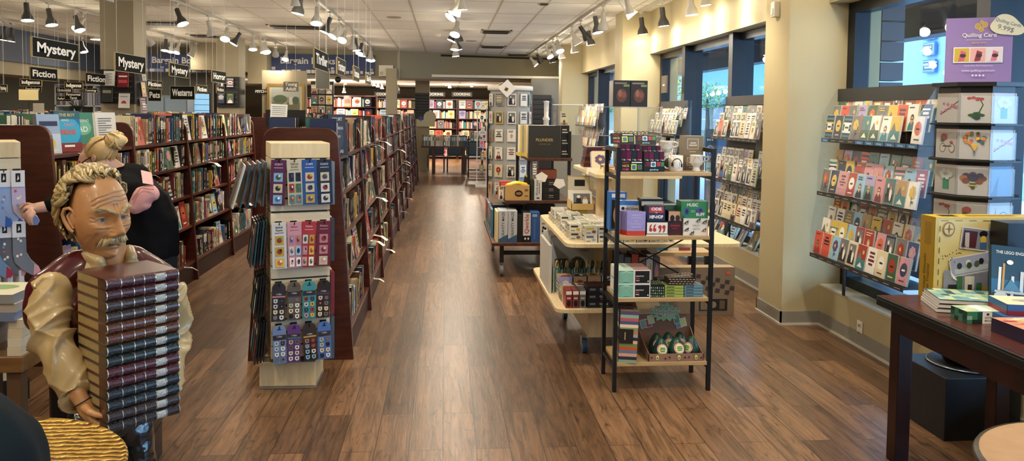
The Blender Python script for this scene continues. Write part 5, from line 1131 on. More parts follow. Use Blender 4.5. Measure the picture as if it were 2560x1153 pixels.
mb=MB(); LIP=mat('8A4A34',.35,coat=.3); pts=[(a*.026,face_y(a*.026,-.082)+.001,-.081-.004*a*a+.003*a) for a in [k/6-1 for k in range(13)]]; mb.tube(pts,[.0008]+[.0022]*11+[.0008],LIP,6,T=HM); mb.make('mouth_line',head)
# hair: dark cap and wavy locks
mb=MB(); nu,nv=80,60
r3=random.Random(8); V_=[];F_=[]
for i in range(nv):
    t=PI*i/(nv-1)
    for j in range(nu):
        a=2*PI*j/nu; X=math.sin(t)*math.sin(a);Y=math.sin(t)*math.cos(a);Z=-math.cos(t)
        n_=.04*math.sin(9*a+5*Z)*math.sin(7*t+3*X); q=1+n_
        V_.append((X*.086*q,Y*.098*q-.018,Z*.118*q+.018))
keep=lambda p:(p[1]<-.004-.0*p[2] or (p[2]>.098 and p[1]<.055)) and p[2]>-.085
for i in range(nv-1):
    for j in range(nu):
        q=(i*nu+j,i*nu+(j+1)%nu,(i+1)*nu+(j+1)%nu,(i+1)*nu+j)
        if all(keep(V_[k]) for k in q): F_.append(q)
mb.add(V_,F_,HAIRD,HM,True); hair=mb.make('hair',head)
mb=MB(); cnt=0
while cnt<850:
    d=Vector((r3.gauss(0,1),r3.gauss(0,1),r3.gauss(0,1))).normalized()
    if not ((d.y<.05 and d.z>-.80 ) or (d.z>.70 and d.y<.62) or (d.y<.18 and d.z>.25)): continue
    if d.y>-.30 and d.z<.12: continue
    cnt+=1; cur=d.copy(); pts=[]; fl=Vector((0,-1,-.25 if d.z<.6 else .1))+Vector((r3.uniform(-.5,.5),0,r3.uniform(-.5,.5))); ph=r3.uniform(0,6); side=d.cross(Vector((0,1,0))).normalized()
    st=r3.uniform(.15,.23); R0=1+.06*r3.random()
    for k in range(8):
        sh=Vector((cur.x*.094,cur.y*.112-.022,cur.z*.122+.018)); q=R0+.05*math.sin(k*1.25+ph)+(.06*k/7 if d.y<-.1 else 0)
        pts.append(Vector((sh.x*q,(sh.y+.022)*q-.022,(sh.z-.018)*q+.018)))
        tg=(fl+side*.75*math.sin(k*1.1+ph)); tg=(tg-cur*tg.dot(cur)); cur=(cur+tg.normalized()*st).normalized()
    r0=r3.uniform(.0042,.0070); mb.tube(pts,[r0*.5,r0,r0*1.15,r0*1.15,r0*1.1,r0,r0*.7,r0*.15],HAIRL if r3.random()<.86 else mat('8A744A',.42),6,T=HM)
mb.make('hair_locks',hair)
# vest, shirt, collar
def W(px,py,y): return S(PY(px,py,y))
neck=[(L3(0,-.005,1.02),.062),(L3(0,.012,1.16),.052)]
blob('neck',sta,[neck],SKIN,.006,4)
blob('vest',sta,[[(L3(0,-.02,.60),(.115,.115,.08)),(L3(0,-.03,.80),(.125,.125,.10)),(L3(0,-.03,.93),(.135,.135,.08)),(L3(0,-.03,.99),(.12,.12,.06))],
    [(L3(-.175,-.02,1.0),.068),(L3(-.09,-.03,1.07),.064),(L3(0,-.04,1.075),.070),(L3(.09,-.03,1.078),.064),(L3(.170,-.02,1.025),.070)],[(L3(.185,-.01,.98),.066),(L3(.195,0,.95),.055)],[(L3(-.185,-.01,.98),.062),(L3(-.19,0,.95),.055)],[(L3(-.10,.02,.80),.06),(L3(-.11,.02,.97),.065)],[(L3(.10,.02,.80),.06),(L3(.11,.02,.97),.065)]],VEST,.009,8,disp=(.012,.10))
blob('shirt_front',sta,[[(L3(.045,.075,1.07),.018),(L3(.012,.118,.99),.02)],[(L3(-.045,.075,1.07),.022),(L3(-.012,.118,.99),.02)],
    [(L3(.062,.0,1.095),.022),(L3(.05,.05,1.085),.024),(L3(.02,.09,1.05),.024)],[(L3(-.062,.0,1.095),.022),(L3(-.05,.05,1.085),.024),(L3(-.02,.09,1.05),.024)],[(L3(-.05,-.05,1.10),.022),(L3(0,-.065,1.105),.022),(L3(.05,-.05,1.10),.022)],[(L3(-.062,.0,1.095),.022),(L3(-.05,-.05,1.10),.022)],[(L3(.062,.0,1.105),.026),(L3(.05,-.05,1.12),.026)],[(L3(.066,.0,1.125),.020),(L3(.05,.055,1.11),.020)],[(L3(-.066,.0,1.125),.020),(L3(-.05,.055,1.11),.020)]],SHIRT,.005,6)
for s in(-1,1):
    mb=MB(); p=[L3(s*.072,.0,1.125),L3(s*.060,.055,1.105),L3(s*.012,.105,1.050),L3(s*.020,.135,.975),L3(s*.085,.095,1.035),L3(s*.098,.01,1.075)]
    mb.add([tuple(q) for q in p],[(0,1,4,5),(1,2,3,4)],SHIRT,None,True); o=mb.make('collar',sta); sd=o.modifiers.new('s','SOLIDIFY'); sd.thickness=.010; sd.offset=0; su=o.modifiers.new('u','SUBSURF'); su.levels=su.render_levels=2
MB().sph((0,0,0),(.030,.014,.012),mat('17181C',.25,coat=.5),12,Matrix.Translation(L3(0,.125,1.045))@Matrix.Rotation(-.8,4,'Z')).sph((0,0,0),(.012,.012,.014),mat('17181C',.25,coat=.5),10,Matrix.Translation(L3(0,.135,1.045))).make('bow_tie',sta)
# sleeves
sh_r=L3(.195,-.005,.955); el_r=W(128,835,2.44); cf_r=W(190,975,2.40)
sh_l=L3(-.19,-.005,.955); el_l=W(424,850,2.80); cf_l=W(415,950,2.66)
def sleeve(path,rad,seed,m=150,n=72):
    # a draped sleeve: rings along the arm, pushed out in long slanting folds that gather at elbow and cuff
    P_=[Vector(p) for p in path]; k=len(P_)-1; vs=[]; up=Vector((.3,-1,.1)).normalized(); rr=random.Random(seed); ph=[rr.uniform(0,6) for _ in range(6)]
    def cr(arr,t):
        i=min(int(t*k),k-1); u=t*k-i; g=lambda j: arr[max(0,min(k,j))]
        a,b_,c,d=g(i-1),g(i),g(i+1),g(i+2); return .5*((2*b_)+(c-a)*u+(2*a-5*b_+4*c-d)*u*u+(3*b_-a-3*c+d)*u**3)
    for i in range(m+1):
        t=i/m; p=cr(P_,t); d=(cr(P_,min(1,t+.01))-cr(P_,max(0,t-.01))).normalized(); x=d.cross(up).normalized(); y=x.cross(d).normalized(); r0=cr([float(q) for q in rad],t)
        r0*=math.sqrt(max(0.0,min(1,t/.06)))*(.25+.75*min(1,(1-t)/.012)) if t<.06 or t>.988 else 1
        e=.30+math.exp(-((t-.52)/.2)**2)+1.1*math.exp(-((t-.93)/.09)**2)+.35*math.exp(-((t-.12)/.1)**2)
        for j in range(n):
            a=2*PI*j/n; w1=a*1.0+9.5*t*PI*.5+ph[0]+.5*math.sin(a*2+ph[1]); w2=-a*2+15*t+ph[2]+.6*math.sin(3*t*PI); w3=a+22*t+ph[3]
            f1=1-abs(math.sin(w1)); f2=1-abs(math.sin(w2*.5)); f3=1-abs(math.sin(w3))
            h=r0*(1+.05*math.sin(2*a+3*t)+e*(.21*(f1**3-.2)+.17*(f2**4-.12)+.09*(f3**2-.3))+.05*(f1**2-.3))
            vs.append(p+(x*math.cos(a)+y*math.sin(a))*h)
    fs=[(i*n+j,i*n+(j+1)%n,(i+1)*n+(j+1)%n,(i+1)*n+j) for i in range(m) for j in range(n)]
    mb=MB(); mb.add([tuple(v) for v in vs],fs,SHIRT,None,True); mb.add([tuple(v) for v in vs[-n:]],[tuple(range(n))],mat('2A1A10',.7)); return mb.make('sleeve',sta)
sleeve([sh_r+Vector((0,0,.03)),W(132,720,2.49),W(126,780,2.46),el_r,W(155,900,2.41),cf_r,cf_r+(W(203,1000,2.38)-cf_r)*.75],[.050,.053,.058,.056,.052,.050,.046],3)
sleeve([sh_l+Vector((0,0,.03)),L3(-.20,0,.92),el_l,cf_l,W(410,968,2.655)],[.056,.062,.060,.052,.046],8)
mb=MB(); ce=L3(.165,-.012,.985); ring=[]
for q in range(25):
    a=2*PI*q/24; ring.append(ce+rt*(.012+.012*math.cos(a))+f*(.080*math.sin(a))+Vector((0,0,-.018+.088*math.cos(a)-.012)))
mb.tube(ring,.006,mat('3A1C14',.35,coat=.3),8,caps=False); mb.make('armhole_trim',sta)
# hands
def hand(wr,kn,dirf,side,up,nm):
    """wr wrist, kn knuckle centre, dirf finger direction, side = across the palm towards the thumb, up = palm side"""
    ch=[[(wr-(kn-wr)*.5,.026),(wr,.023),(wr.lerp(kn,.55),(.026,.026,.022)),(kn,.020)]]
    for k in range(4):
        o=kn+side*(.024-.0165*k); ln=(.9,1.,.93,.75)[k]; p1=o+dirf*.034*ln; p2=p1+(dirf*.5+up*.6).normalized()*.026*ln; p3=p2+(dirf*.1+up*1.).normalized()*.020*ln
        ch.append([(wr.lerp(o,.5),.012),(o,.0105),(p1,.0092),(p2,.0085),(p3,.0072)])
    b=wr.lerp(kn,.35)+side*.018; ch.append([(b,.014),(b+side*.022+dirf*.022,.0115),(b+side*.026+dirf*.046+up*.006,.0095),(b+side*.022+dirf*.064+up*.012,.0078)])
    return blob(nm,sta,ch,SKIN,.0042,3)
wr=W(205,1003,2.375); kn=W(232,1048,2.37); dr=(kn-wr).normalized()
hand(wr,kn,(dr*.6+Vector((.7,-.15,-.15))).normalized(),Vector((.25,-.85,.3)).normalized(),Vector((.6,.2,.75)).normalized(),'hand')
wl=W(412,975,2.65); kl=W(395,1012,2.62); hand(wl,kl,Vector((-.75,-.2,-.35)).normalized(),Vector((.2,-.8,.1)).normalized(),Vector((-.5,.1,.8)).normalized(),'hand')
dw=(kn-wr).normalized(); a_=dw.orthogonal().normalized(); b_=dw.cross(a_); MB().tube([wr+dw*.004+(a_*math.cos(k*PI/8)+b_*math.sin(k*PI/8))*.0275 for k in range(17)],.0022,BLACK,6,caps=False).make('wristband',sta)
# trousers and shoes
blob('trousers',sta,[[(L3(0,-.03,.63),(.115,.115,.08)),(L3(0,-.03,.56),(.11,.11,.08))],[(L3(.065,-.02,.56),.078),(L3(.075,0,.32),.064),(L3(.08,-.01,.09),.052)],[(L3(-.065,-.02,.56),.078),(L3(-.085,.03,.32),.066),(L3(-.09,.02,.09),.054)]],PANT,.009,5,disp=(.022,.05))
for s in(1,-1): blob('shoe',sta,[[(L3(s*.085,-.03,.035),(.038,.038,.034)),(L3(s*.09,.06,.03),(.04,.04,.029)),(L3(s*.10,.12,.026),(.033,.033,.025))]],mat('1A0E08',.2,coat=.5),.007,4)
# stack of fourteen books
A0=Vector((-.976,2.300,0)); ab=Vector((.707,.707,0)); ac_=Vector((-.707,.707,0)); LB=.215; DB=.205; TH=.0327
GT=mat('B8B4A4',.22,.7)
scol2=['4A1520','4A1520','3A2A24','3A2A24','5A2A14','5A2A14','14201E','14201E','4A121C','4A121C','101C22','101C22','33241E','33241E','1C1618','1C1618'][:14]
scol2=['46141C','46141C','3A2822','3A2822','5C2E16','5C2E16','15221F','15221F','4A121C','4A121C','121E24','121E24','32231E','1E1719']
znames=['topmost','second from top','third from top','fourth from top','fifth from top','sixth from top','seventh from top','eighth from top','eighth from bottom'[:0] or 'ninth from top','fifth from bottom','fourth from bottom','third from bottom','second from bottom','bottom']
nn=['wine red','wine red','brown','brown','tan leather','tan leather','dark green','dark green','crimson','crimson','blue black','blue black','brown','near black']
for i in range(14):
    z1=1.104-i*TH; z0=z1-TH+.001; c=mat(scol2[i],.3,coat=.4,bump=.9,bscale=130,var=.35); cs=mat(scol2[i],.3,coat=.5)
    base=A0+Vector((0,0,z0)); M0=Matrix((ab,ac_,Vector((0,0,1)))).transposed().to_4x4(); h=z1-z0
    mb=MB(); mb.T=M0
    # rounded spine at y<0, boards
    pr=[(-.0,0),(-.006,.004),(-.010,h*.3),(-.011,h*.5),(-.010,h*.7),(-.006,h-.004),(-.0,h)]
    mb.prism(pr+[(.004,h),(.004,0)],0,LB,c,'yz')
    mb.box(0,LB,.002,DB,0,.0035,cs).box(0,LB,.002,DB,h-.0035,h,cs)
    mb.box(.001,LB-.001,.002,.052,.0035,h-.0035,mat('4A2E1C',.4,coat=.3,var=.3))
    o=tag(mb.make('antique_book',loc=base),'%s carved antique book, %s of the statue stack'%(nn[i],znames[i]),'book','books in the statue stack')
    mb=MB(); mb.T=M0; mb.box(.0015,LB-.0015,.052,DB-.004,.0035,h-.0035,mat('9A8456',.5,var=.25,bscale=60)); mb.make('pages',o)
    mb=MB(); mb.T=M0
    for u in (.0,.19,.36,.50,.655,.80,.985): mb.prism([(-.0005,.001),(-.0075,.004),(-.0116,h*.3),(-.0124,h*.5),(-.0116,h*.7),(-.0075,h-.004),(-.0005,h-.001)],u*LB,u*LB+.0024,GT,'yz')
    mb.make('gilt_band',o)
    mb=MB(); mb.T=M0; mb.prism([(-.001,.003),(-.0072,.0045),(-.0112,h*.3),(-.0119,h*.5),(-.0112,h*.7),(-.0072,h-.0045),(-.001,h-.003)],.67*LB,.795*LB,mat('B5B5AC',.35,.2,bump=.8,bscale=90,var=.35),'yz'); mb.make('title_label',o)
# ================================================================= WOMAN
WB=Vector((-1.68,4.47,0))
wom=thing('person','person with blond hair in a bun and glasses, in black, bending to the sock stand','person',WB)
def Q(x,y,z): return Vector((x,y,z))-WB
def WQ(px,py,y): return PY(px,py,y)-WB
CLO=mat('0B0B0D',.85,bump=.15,bscale=80); SK2=mat('C99C84',.5); BL=mat('B08E58',.5,var=.25,bscale=60); BLL=mat('CDB27A',.5)
body=blob('body',wom,[[(WQ(262,412,4.42),(.062,.07,.062)),(WQ(285,425,4.44),.055),(WQ(310,440,4.45),.06)],[(WQ(248,385,4.42),(.068,.070,.075)),(WQ(222,398,4.42),(.05,.055,.06)),(WQ(212,418,4.42),(.040,.045,.042)),(WQ(218,432,4.42),(.032,.035,.028))],[(WQ(197,414,4.42),.010),(WQ(200,420,4.42),.011)],
    [(WQ(135,513,4.30),.034),(WQ(92,520,4.26),.029)],[(WQ(92,520,4.26),(.032,.026,.026)),(WQ(72,524,4.25),(.030,.022,.028))],
    [(WQ(76,517,4.24),.012),(WQ(62,520,4.22),.0095),(WQ(54,532,4.22),.0085),(WQ(56,545,4.22),.0075)],[(WQ(78,524,4.22),.012),(WQ(66,532,4.20),.0095),(WQ(62,546,4.20),.0085),(WQ(66,556,4.21),.0075)],[(WQ(82,530,4.21),.012),(WQ(72,540,4.19),.0095),(WQ(70,552,4.19),.0085),(WQ(75,562,4.20),.0075)],[(WQ(86,534,4.21),.011),(WQ(79,545,4.19),.009),(WQ(78,555,4.19),.008),(WQ(82,562,4.20),.007)],[(WQ(84,514,4.27),.013),(WQ(68,510,4.29),.010),(WQ(56,514,4.29),.009),(WQ(50,522,4.28),.0078)]],SK2,.006,4)
blob('black_top',wom,[[(Q(-1.655,4.49,.80),(.165,.16,.10)),(Q(-1.665,4.49,.95),(.175,.17,.10)),(Q(-1.71,4.48,1.08),(.165,.18,.10)),(Q(-1.76,4.46,1.16),(.13,.19,.09)),(Q(-1.80,4.45,1.20),(.09,.15,.065))],[(WQ(345,445,4.47),.075),(WQ(318,440,4.47),(.072,.10,.07)),(WQ(292,442,4.46),(.062,.08,.058))],[(Q(-1.80,4.46,1.22),(.075,.11,.06)),(WQ(282,432,4.45),(.062,.075,.055))],
    [(Q(-1.82,4.32,1.17),.075),(WQ(225,475,4.30),.062),(WQ(170,500,4.30),.050),(WQ(125,513,4.29),.041)],[(Q(-1.80,4.58,1.17),.075),(Q(-1.95,4.62,1.02),.055),(Q(-2.02,4.60,.86),.045)]],CLO,.010,8,disp=(.02,.12))
blob('trousers',wom,[[(Q(-1.65,4.49,.78),(.15,.15,.10)),(Q(-1.65,4.49,.70),(.15,.14,.09))],[(Q(-1.64,4.40,.68),.10),(Q(-1.68,4.38,.40),.072),(Q(-1.68,4.38,.08),.055)],[(Q(-1.66,4.58,.68),.10),(Q(-1.72,4.60,.40),.072),(Q(-1.72,4.60,.08),.055)]],mat('0A0B10',.8),.011,6)
for y in(4.38,4.60): blob('shoe',wom,[[(Q(-1.68,y,.045),.045),(Q(-1.80,y,.035),(.05,.045,.034))]],mat('141416',.5),.009,3)
# hair
mb=MB(); r4=random.Random(2)
hc=WQ(252,380,4.42); mb.sph(hc,(.082,.080,.078),BL,24)
for k in range(150):
    a=r4.uniform(-1.5,1.5); st=hc+Vector((-.055+.03*abs(a)*.3,.075*math.sin(a),.050*math.cos(a)+.0))
    bun=WQ(268,352,4.42); mid=(st+bun)/2; dd=(mid-hc); mid=hc+dd.normalized()*.087
    mb.tube([st,hc+((st*.7+bun*.3)-hc).normalized()*.085,mid,hc+((st*.3+bun*.7)-hc).normalized()*.088,bun],[.002,.004,.0045,.004,.003],BL if r4.random()<.6 else BLL,5)
for k in range(60):
    a=r4.uniform(0,2*PI); mb.tube([hc+Vector((.04+.03*r4.random(),.06*math.cos(a),-.03+.05*math.sin(a)*r4.random())),hc+Vector((.075,.03*math.cos(a),.01)),WQ(274,356,4.42)],[.004,.006,.004],BL,5)
mb.make('hair',wom)
bn=WQ(288,352,4.42); mb=MB(); mb.sph(bn,(.056,.055,.044),BLL,18)
for k in range(46):
    a0=r4.uniform(0,2*PI); tl=r4.uniform(-1,1); ax=Vector((r4.uniform(.3,1),r4.uniform(-.7,.7),r4.uniform(-.6,.6))).normalized(); u_=ax.orthogonal().normalized(); v_=ax.cross(u_)
    rr=r4.uniform(.034,.058); mb.tube([bn+ax*tl*.022+(u_*math.cos(a0+q*.5)*rr+v_*math.sin(a0+q*.5)*rr*.85) for q in range(7)],[.001,.004,.006,.0065,.006,.004,.001],BLL if k%3 else BL,5)
mb.make('hair_bun',wom)
MB().sph(WQ(266,350,4.42),(.014,.03,.026),mat('4A1214',.6),12).make('hair_tie',wom)
e=WQ(233,395,4.345); mb=MB(); mb.tube([e+Vector((.000,-.004,.016)),e+Vector((.012,-.006,.008)),e+Vector((.010,-.006,-.010)),e+Vector((0,-.004,-.018)),e+Vector((-.004,-.004,-.008)),e+Vector((.003,-.005,.006))],[.004,.0045,.004,.004,.003,.002],SK2,7); mb.sph(e,(.012,.006,.016),mat('B88470',.5),10); mb.make('ear',wom)
mb=MB(); g=WQ(205,408,4.36); mb.tube([WQ(229,392,4.345),WQ(212,402,4.35),g],.003,mat('2A0C10',.3),6)
for yy in(4.365,4.45): mb.tube([PY(198,408,yy)-WB+Vector((-.004,.018*math.cos(a*PI/6),.016*math.sin(a*PI/6)-.005)) for a in range(13)],.003,mat('8A1A24',.3),6)
mb.make('glasses',wom)
# pink sling bag on her back
bag_=thing('sling_bag','pink sling bag worn across the back of the person in black','bag',PY(362,490,4.26))
out=[(325,500),(333,482),(345,468),(360,459),(375,458),(388,467),(397,482),(396,498),(384,514),(366,527),(346,536),(330,534)]
pts=[PY(a,b,4.26)-PY(362,490,4.26) for a,b in out]; pts=[(p.x,p.z) for p in pts]
bq=lambda a,b_,y=4.27: PY(a,b_,y)-PY(362,490,4.26)
blob('pouch',bag_,[[(bq(340,515),(.042,.035,.045)),(bq(358,492),(.056,.045,.060)),(bq(376,482),(.044,.04,.046)),(bq(388,486),(.024,.03,.034))],[(bq(336,526),(.026,.025,.022)),(bq(360,512),(.04,.035,.030))]],mat('D79C98',.55),.007,5)
mb=MB(); a=[PY(*q)-PY(362,490,4.26) for q in ((352,426,4.30),(377,432,4.31),(382,462,4.245),(357,458,4.235))]; mb.add([tuple(p) for p in a]+[tuple(p+Vector((0,.012,0))) for p in a],[(0,3,2,1),(4,5,6,7),(0,1,5,4),(1,2,6,5),(2,3,7,6),(3,0,4,7)],mat('D79C98',.55)); mb.make('strap',bag_)
mb=MB(); a=[PY(*q)-PY(362,490,4.26) for q in ((330,500,4.222),(352,470,4.222),(385,474,4.222))]; mb.tube(a,.0025,mat('A86E6C',.5),6); mb.make('zip',bag_)
# ================================================================= GREETING CARD RACKS ON THE RIGHT WALL
RW=Matrix.Rotation(-PI/2,4,'Z')      # local x -> -Y (to the right for a viewer looking at the wall), local y -> +X (into the wall)
CR=random.Random(41)
def one_card(T,w,h,lab,rng,thick=None,kinds=None,grp='greeting cards on the wall racks',sleeve=False,nm='greeting_card',bgc=None):
    base=T.translation.copy(); L=T.copy(); L.translation=(0,0,0); mb=MB(); th=thick or rng.uniform(.006,.014)
    ed=mat(rng.choice(['E6E2D8','E6E2D8','DAD6CC','D9A8A0','C8D8B8','E0D090','E6E2D8']),.7)
    mb.box(0,w,0,th,0,h,ed,L); d=art(Pic(mb,L@frame((.002,0,.002),(1,0,0),(0,0,1)),w-.004,h-.004),rng,kinds,bgc)
    d=d.replace('a black and white photo of two figures','a photo of two figures').replace(' ground','')
    l='card with %s, %s'%(d,lab)
    wd=l.split()
    if len(wd)>16: l='card, '+lab
    o=tag(mb.make(nm,loc=base),l,'card',grp)
    if sleeve: MB().add([(-.003,-.003,-.002),(w+.003,-.003,-.002),(w+.003,-.003,h+.004),(-.003,-.003,h+.004)],[(0,1,2,3)],PLAS,L).make('clear_sleeve',o)
    return o
def rack(y_left,ncol,pitch,tiers,header,nm,lab,strips,xw=2.868,seed=1,header_w=None,stuff=False,sleeve=False,pale=False,ch=.165,cw=.112,skip=.04,sill=.316):
    """tiers: list of rows; row=(x of card face, z of card foot). strips: list of (x,z,kind)"""
    L=ncol*pitch; t=thing('card_rack',lab,'card rack',(xw,y_left,0)); rng=random.Random(seed)
    def loc(x,z): return Matrix.Translation((x,y_left,z))@RW
    T0=Matrix.Translation((0,0,0))
    rel=lambda x,z: (RW.inverted()@Vector((x-xw,0,0))) # depth as local y
    zs=[r[1] for tr in tiers for r in tr]; zt=header
    MB().box(0,L,-.02,0,min(zs)+.02,zt-.08,mat('4A4844',.6),RW).make('back_panel',t)
    MB().box(-.0,L,-.045,0,zt-.09,zt,mat('141311',.45),RW).make('header_board',t)
    for sx in(-.004,L): MB().prism([(0,min(zs)),(0,zt),(-.05,zt)]+[(tr[-1][0]-xw-.02,z) for tr in tiers for z in (tr[-1][1]+.17,tr[-1][1]-.01)],sx,sx+.004,ACR if not pale else PLAS,'yz',T=RW).make('clear_end_panel',t)
    if sill is not None:
        for q in(.1,L-.1): MB().box(q-.012,q+.012,-.012,0,sill,min(zs)+.03,IRON,RW).make('stand_post',t)
    for tr in tiers:
        xa,za=tr[-1]; MB().box(0,L,xa-xw-.018,-.02,za-.012,za-.004,mat('3A3936',.5),RW).make('tray',t)
        for (x,z) in tr:
            MB().add([(0,x-xw-.006,z-.002),(L,x-xw-.006,z-.002),(L,x-xw-.010,z+.055),(0,x-xw-.010,z+.055)],[(0,1,2,3)],ACR,RW).make('clear_lip',t)
    for tr,k in zip(tiers,strips):
        x,z=tr[-1]; mb=MB(); mb.box(0,L,x-xw-.021,x-xw-.018,z-.026,z+.002,mat('2A2826',.5),RW)
        for c in range(ncol):
            P=Pic(mb,RW@frame((c*pitch+.006,x-xw-.0212,z-.024),(1,0,0),(0,0,1)),pitch-.012,.024)
            if k=='birthday' and c not in(1,2,3): P.rect(0,0,1,1,mat('2F6496',.4)).txt('Birthday',.5,.45,.75,mat('A8C8DC',.4),.02,.9)
            else: P.rect(.2,.35,.8,.6,mat('8A8880',.5))
        mb.make('label_strip',t)
    smb=MB(); ri=0
    for tr in tiers:
        for (x,z) in tr:
            for c in range(ncol):
                if rng.random()<skip: continue
                T=loc(x,z+.003)@Matrix.Translation((c*pitch+(pitch-cw)/2+rng.uniform(-.003,.003),0,0))@Matrix.Rotation(-.16+rng.uniform(-.05,.04),4,'X')@Matrix.Rotation(rng.uniform(-.03,.03),4,'Y')
                if stuff:
                    smb.box(0,cw,0,.01,0,ch,mat(rng.choice(['E6E2D8','DAD6CC','E0D090','D9B8A0']),.7),T); P=Pic(smb,T@frame((.002,0,.002),(1,0,0),(0,0,1)),cw-.004,ch-.004)
                    if rng.random()<.55: art(P,rng)
                    continue
                one_card(T,cw,ch,'%s row down, %s from left, %s'%(ORD[ri],ORD[c],nm),rng,sleeve=sleeve,bgc=rng.choice(['white','cream','white','grey',None]) if pale else None,kinds=['photo','portrait','words','photo'] if pale else None)
            ri+=1
    if stuff: tag(smb.make('greeting_cards'),'rows of tiny pale cards on the farthest window rack','cards',None,'stuff')
    return t
rack(5.37,10,.115,[[(2.81,1.585),(2.77,1.515),(2.73,1.445)],[(2.80,1.20),(2.76,1.13),(2.71,1.06)],[(2.80,.87),(2.76,.79),(2.72,.705),(2.67,.612)]],1.80,'near rack','black and clear tiered greeting card rack before the near window',['birthday','x','x'],seed=5,cw=.106)
rack(7.62,10,.115,[[(2.80,1.53),(2.75,1.46),(2.70,1.39)],[(2.78,1.12),(2.73,1.05),(2.68,.98)],[(2.78,.76),(2.73,.69),(2.68,.61)]],1.79,'rack behind pillar','pale card rack half hidden behind the nearest pillar',['x','x','x'],seed=6,cw=.106,pale=True,sleeve=False)
rack(10.0,9,.13,[[(2.80,1.55),(2.74,1.46),(2.68,1.37)],[(2.74,1.15),(2.68,1.07)]],1.77,'third rack','card rack with paler cards beside the second pillar',['x','x'],seed=7,pale=True)
rack(15.6,15,.13,[[(2.80,1.62),(2.72,1.50),(2.66,1.38)],[(2.80,1.2),(2.72,1.1),(2.66,.98)],[(2.72,.8),(2.66,.68)]],1.78,'far rack','farthest card rack before the third window',['x','x','x'],seed=8,stuff=True)
t=thing('sign_holder','small dark sign on a rod above the third card rack','sign',(2.80,9.75,1.78)); MB().cyl((0,0,0),(0,0,.10),.006,IRON,n=6).make('rod',t); MB().box(-.01,.01,-.11,.11,.10,.32,mat('5A4E3A',.5)).box(-.012,-.01,-.04,.04,.19,.21,WHITE).make('board',t)
# books and boxes on the sill beyond the pillar
sr=random.Random(12)
for i in range(9):
    y=6.55+i*.28; T=Matrix.Translation((2.84,y,.325))
    st=thing('book_stand','wire easel on the sill, %s from the near pillar'%ORD[i],'stand',(2.93,y,.3155),0,'wire easels on the window sill')
    MB().tube([(-.03,-.05,0),(.05,-.05,.17),(.05,.05,.17),(-.03,.05,0)],.0025,mat('B8B8B4',.3,.8),5).tube([(-.03,-.05,.004),(-.05,-.05,.02)],.0025,mat('B8B8B4',.3,.8),5).make('wire',st)
    c=sr.choice(['black','navy','white','teal','yellow','black'])
    T=Matrix.Translation((2.905,y+.075,.325))@Matrix.Rotation(-PI/2+sr.uniform(-.2,.2),4,'Z')@Matrix.Rotation(-.45,4,'X')
    display_book(T,.15,.22,.03,pm(c),'%s book leaning on an easel on the window sill, %s from near pillar'%(c,ORD[i]),lambda P:art(P,sr),'book','book','books on the window sill')
for i in range(7):
    y=6.3+i*.5
    for k in range(sr.randint(1,3)): carton(2.905,y,.3155+k*.03,.14,.16,.028,sr.choice(['E0DCD0','D8D4C8','B8B4A8']),'flat white-edged book in sill pile %s from the near pillar, layer %s'%(ORD[i],ORD[k]),rz=PI/2-.2,nm='book',cat='book') if False else None
for k in range(8): carton(2.62,8.15,.0005+k*.0505,.20,.24,.05,'C9C5B8' if k%2 else '5A6A7A','pale book in the tall pile against the low window wall, %s from the floor'%ORD[k],nm='book',cat='book',side=lambda P:P.rect(.1,.3,.9,.6,mat('5A5E66',.5)))
# ================================================================= CARD SPINNER WITH SQUARE FLORAL CARDS ON A BLACK CUBE
cube=tag(MB().box(0,.40,0,.40,0,.315,mat('15181D',.5,bump=.1,bscale=30)).make('black_plinth',loc=(2.472,3.552,0),bevel=.003),'black square plinth under the floral card spinner','plinth')
qc=PY(2437,300,3.78); qx,qy=qc.x,3.775
qs=thing('card_spinner','black octagonal spinner of square floral cards standing on the black plinth','card spinner',(qx,qy,.316))
MB().lathe([(0,0),(.18,0),(.185,.004),(.18,.010),(.0,.010)],BLACK,n=40,caps=False).lathe([(.181,.003),(.188,.005),(.181,.009)],mat('8A98A8',.25,.6),n=40,caps=False).make('turntable',qs)
MB().lathe([(.03,.01),(.11,.012),(.13,.05),(.16,.07)],BLACK,n=8).make('base_cone',qs)
ap=.20; sd=2*ap*math.tan(PI/8); a_cam=math.atan2(-qy,-qx)
def octp(R_): return [(R_/math.cos(PI/8)*math.cos(a_cam+PI/8+k*PI/4),R_/math.cos(PI/8)*math.sin(a_cam+PI/8+k*PI/4)) for k in range(8)]
MB().prism(octp(ap-.035),.07,1.46,mat('121214',.35)).make('core',qs)
MB().prism(octp(ap-.0),1.445,1.465,mat('121214',.35)).make('top_plate',qs)
def orchid(P): P.poly([(.5,.2),(.56,.2),(.72,.6),(.6,.85),(.3,.85),(.3,.83),(.58,.82),(.68,.6)],mat('4E6A3A',.5)); [P.ell(.3+.12*i,.82-.02*i+.04*(i%2),.07,.05,mat('B8505A',.5),8) for i in range(4)]; [P.ell(.52+.13*math.cos(a),.26+.06*math.sin(a),.12,.05,mat('2F5A34',.5),9) for a in(0,1.5,3.1,4.5)]; P.ell(.54,.17,.1,.06,mat('2A4A52',.5))
def balloon(P):
    r_=random.Random(3)
    for i in range(22):
        a=r_.uniform(0,2*PI); x=.5+.24*math.cos(a)*r_.random()**.5; y=.66+.2*math.sin(a)*r_.random()**.5
        P.ell(x+(.08 if x>.5 else -.08),y+.02,.06,.055,mat(r_.choice(['C8A040','3F6A72','B8603A','4A6A48','C87840']),.5),9)
    P.poly([(.38,.5),(.62,.5),(.5,.28)],mat('C8A040',.5)); P.poly([(.42,.14),(.5,.26),(.58,.14),(.5,.3)],mat('3F5A62',.5)); P.rect(.49,.12,.51,.3,mat('3F5A62',.5))
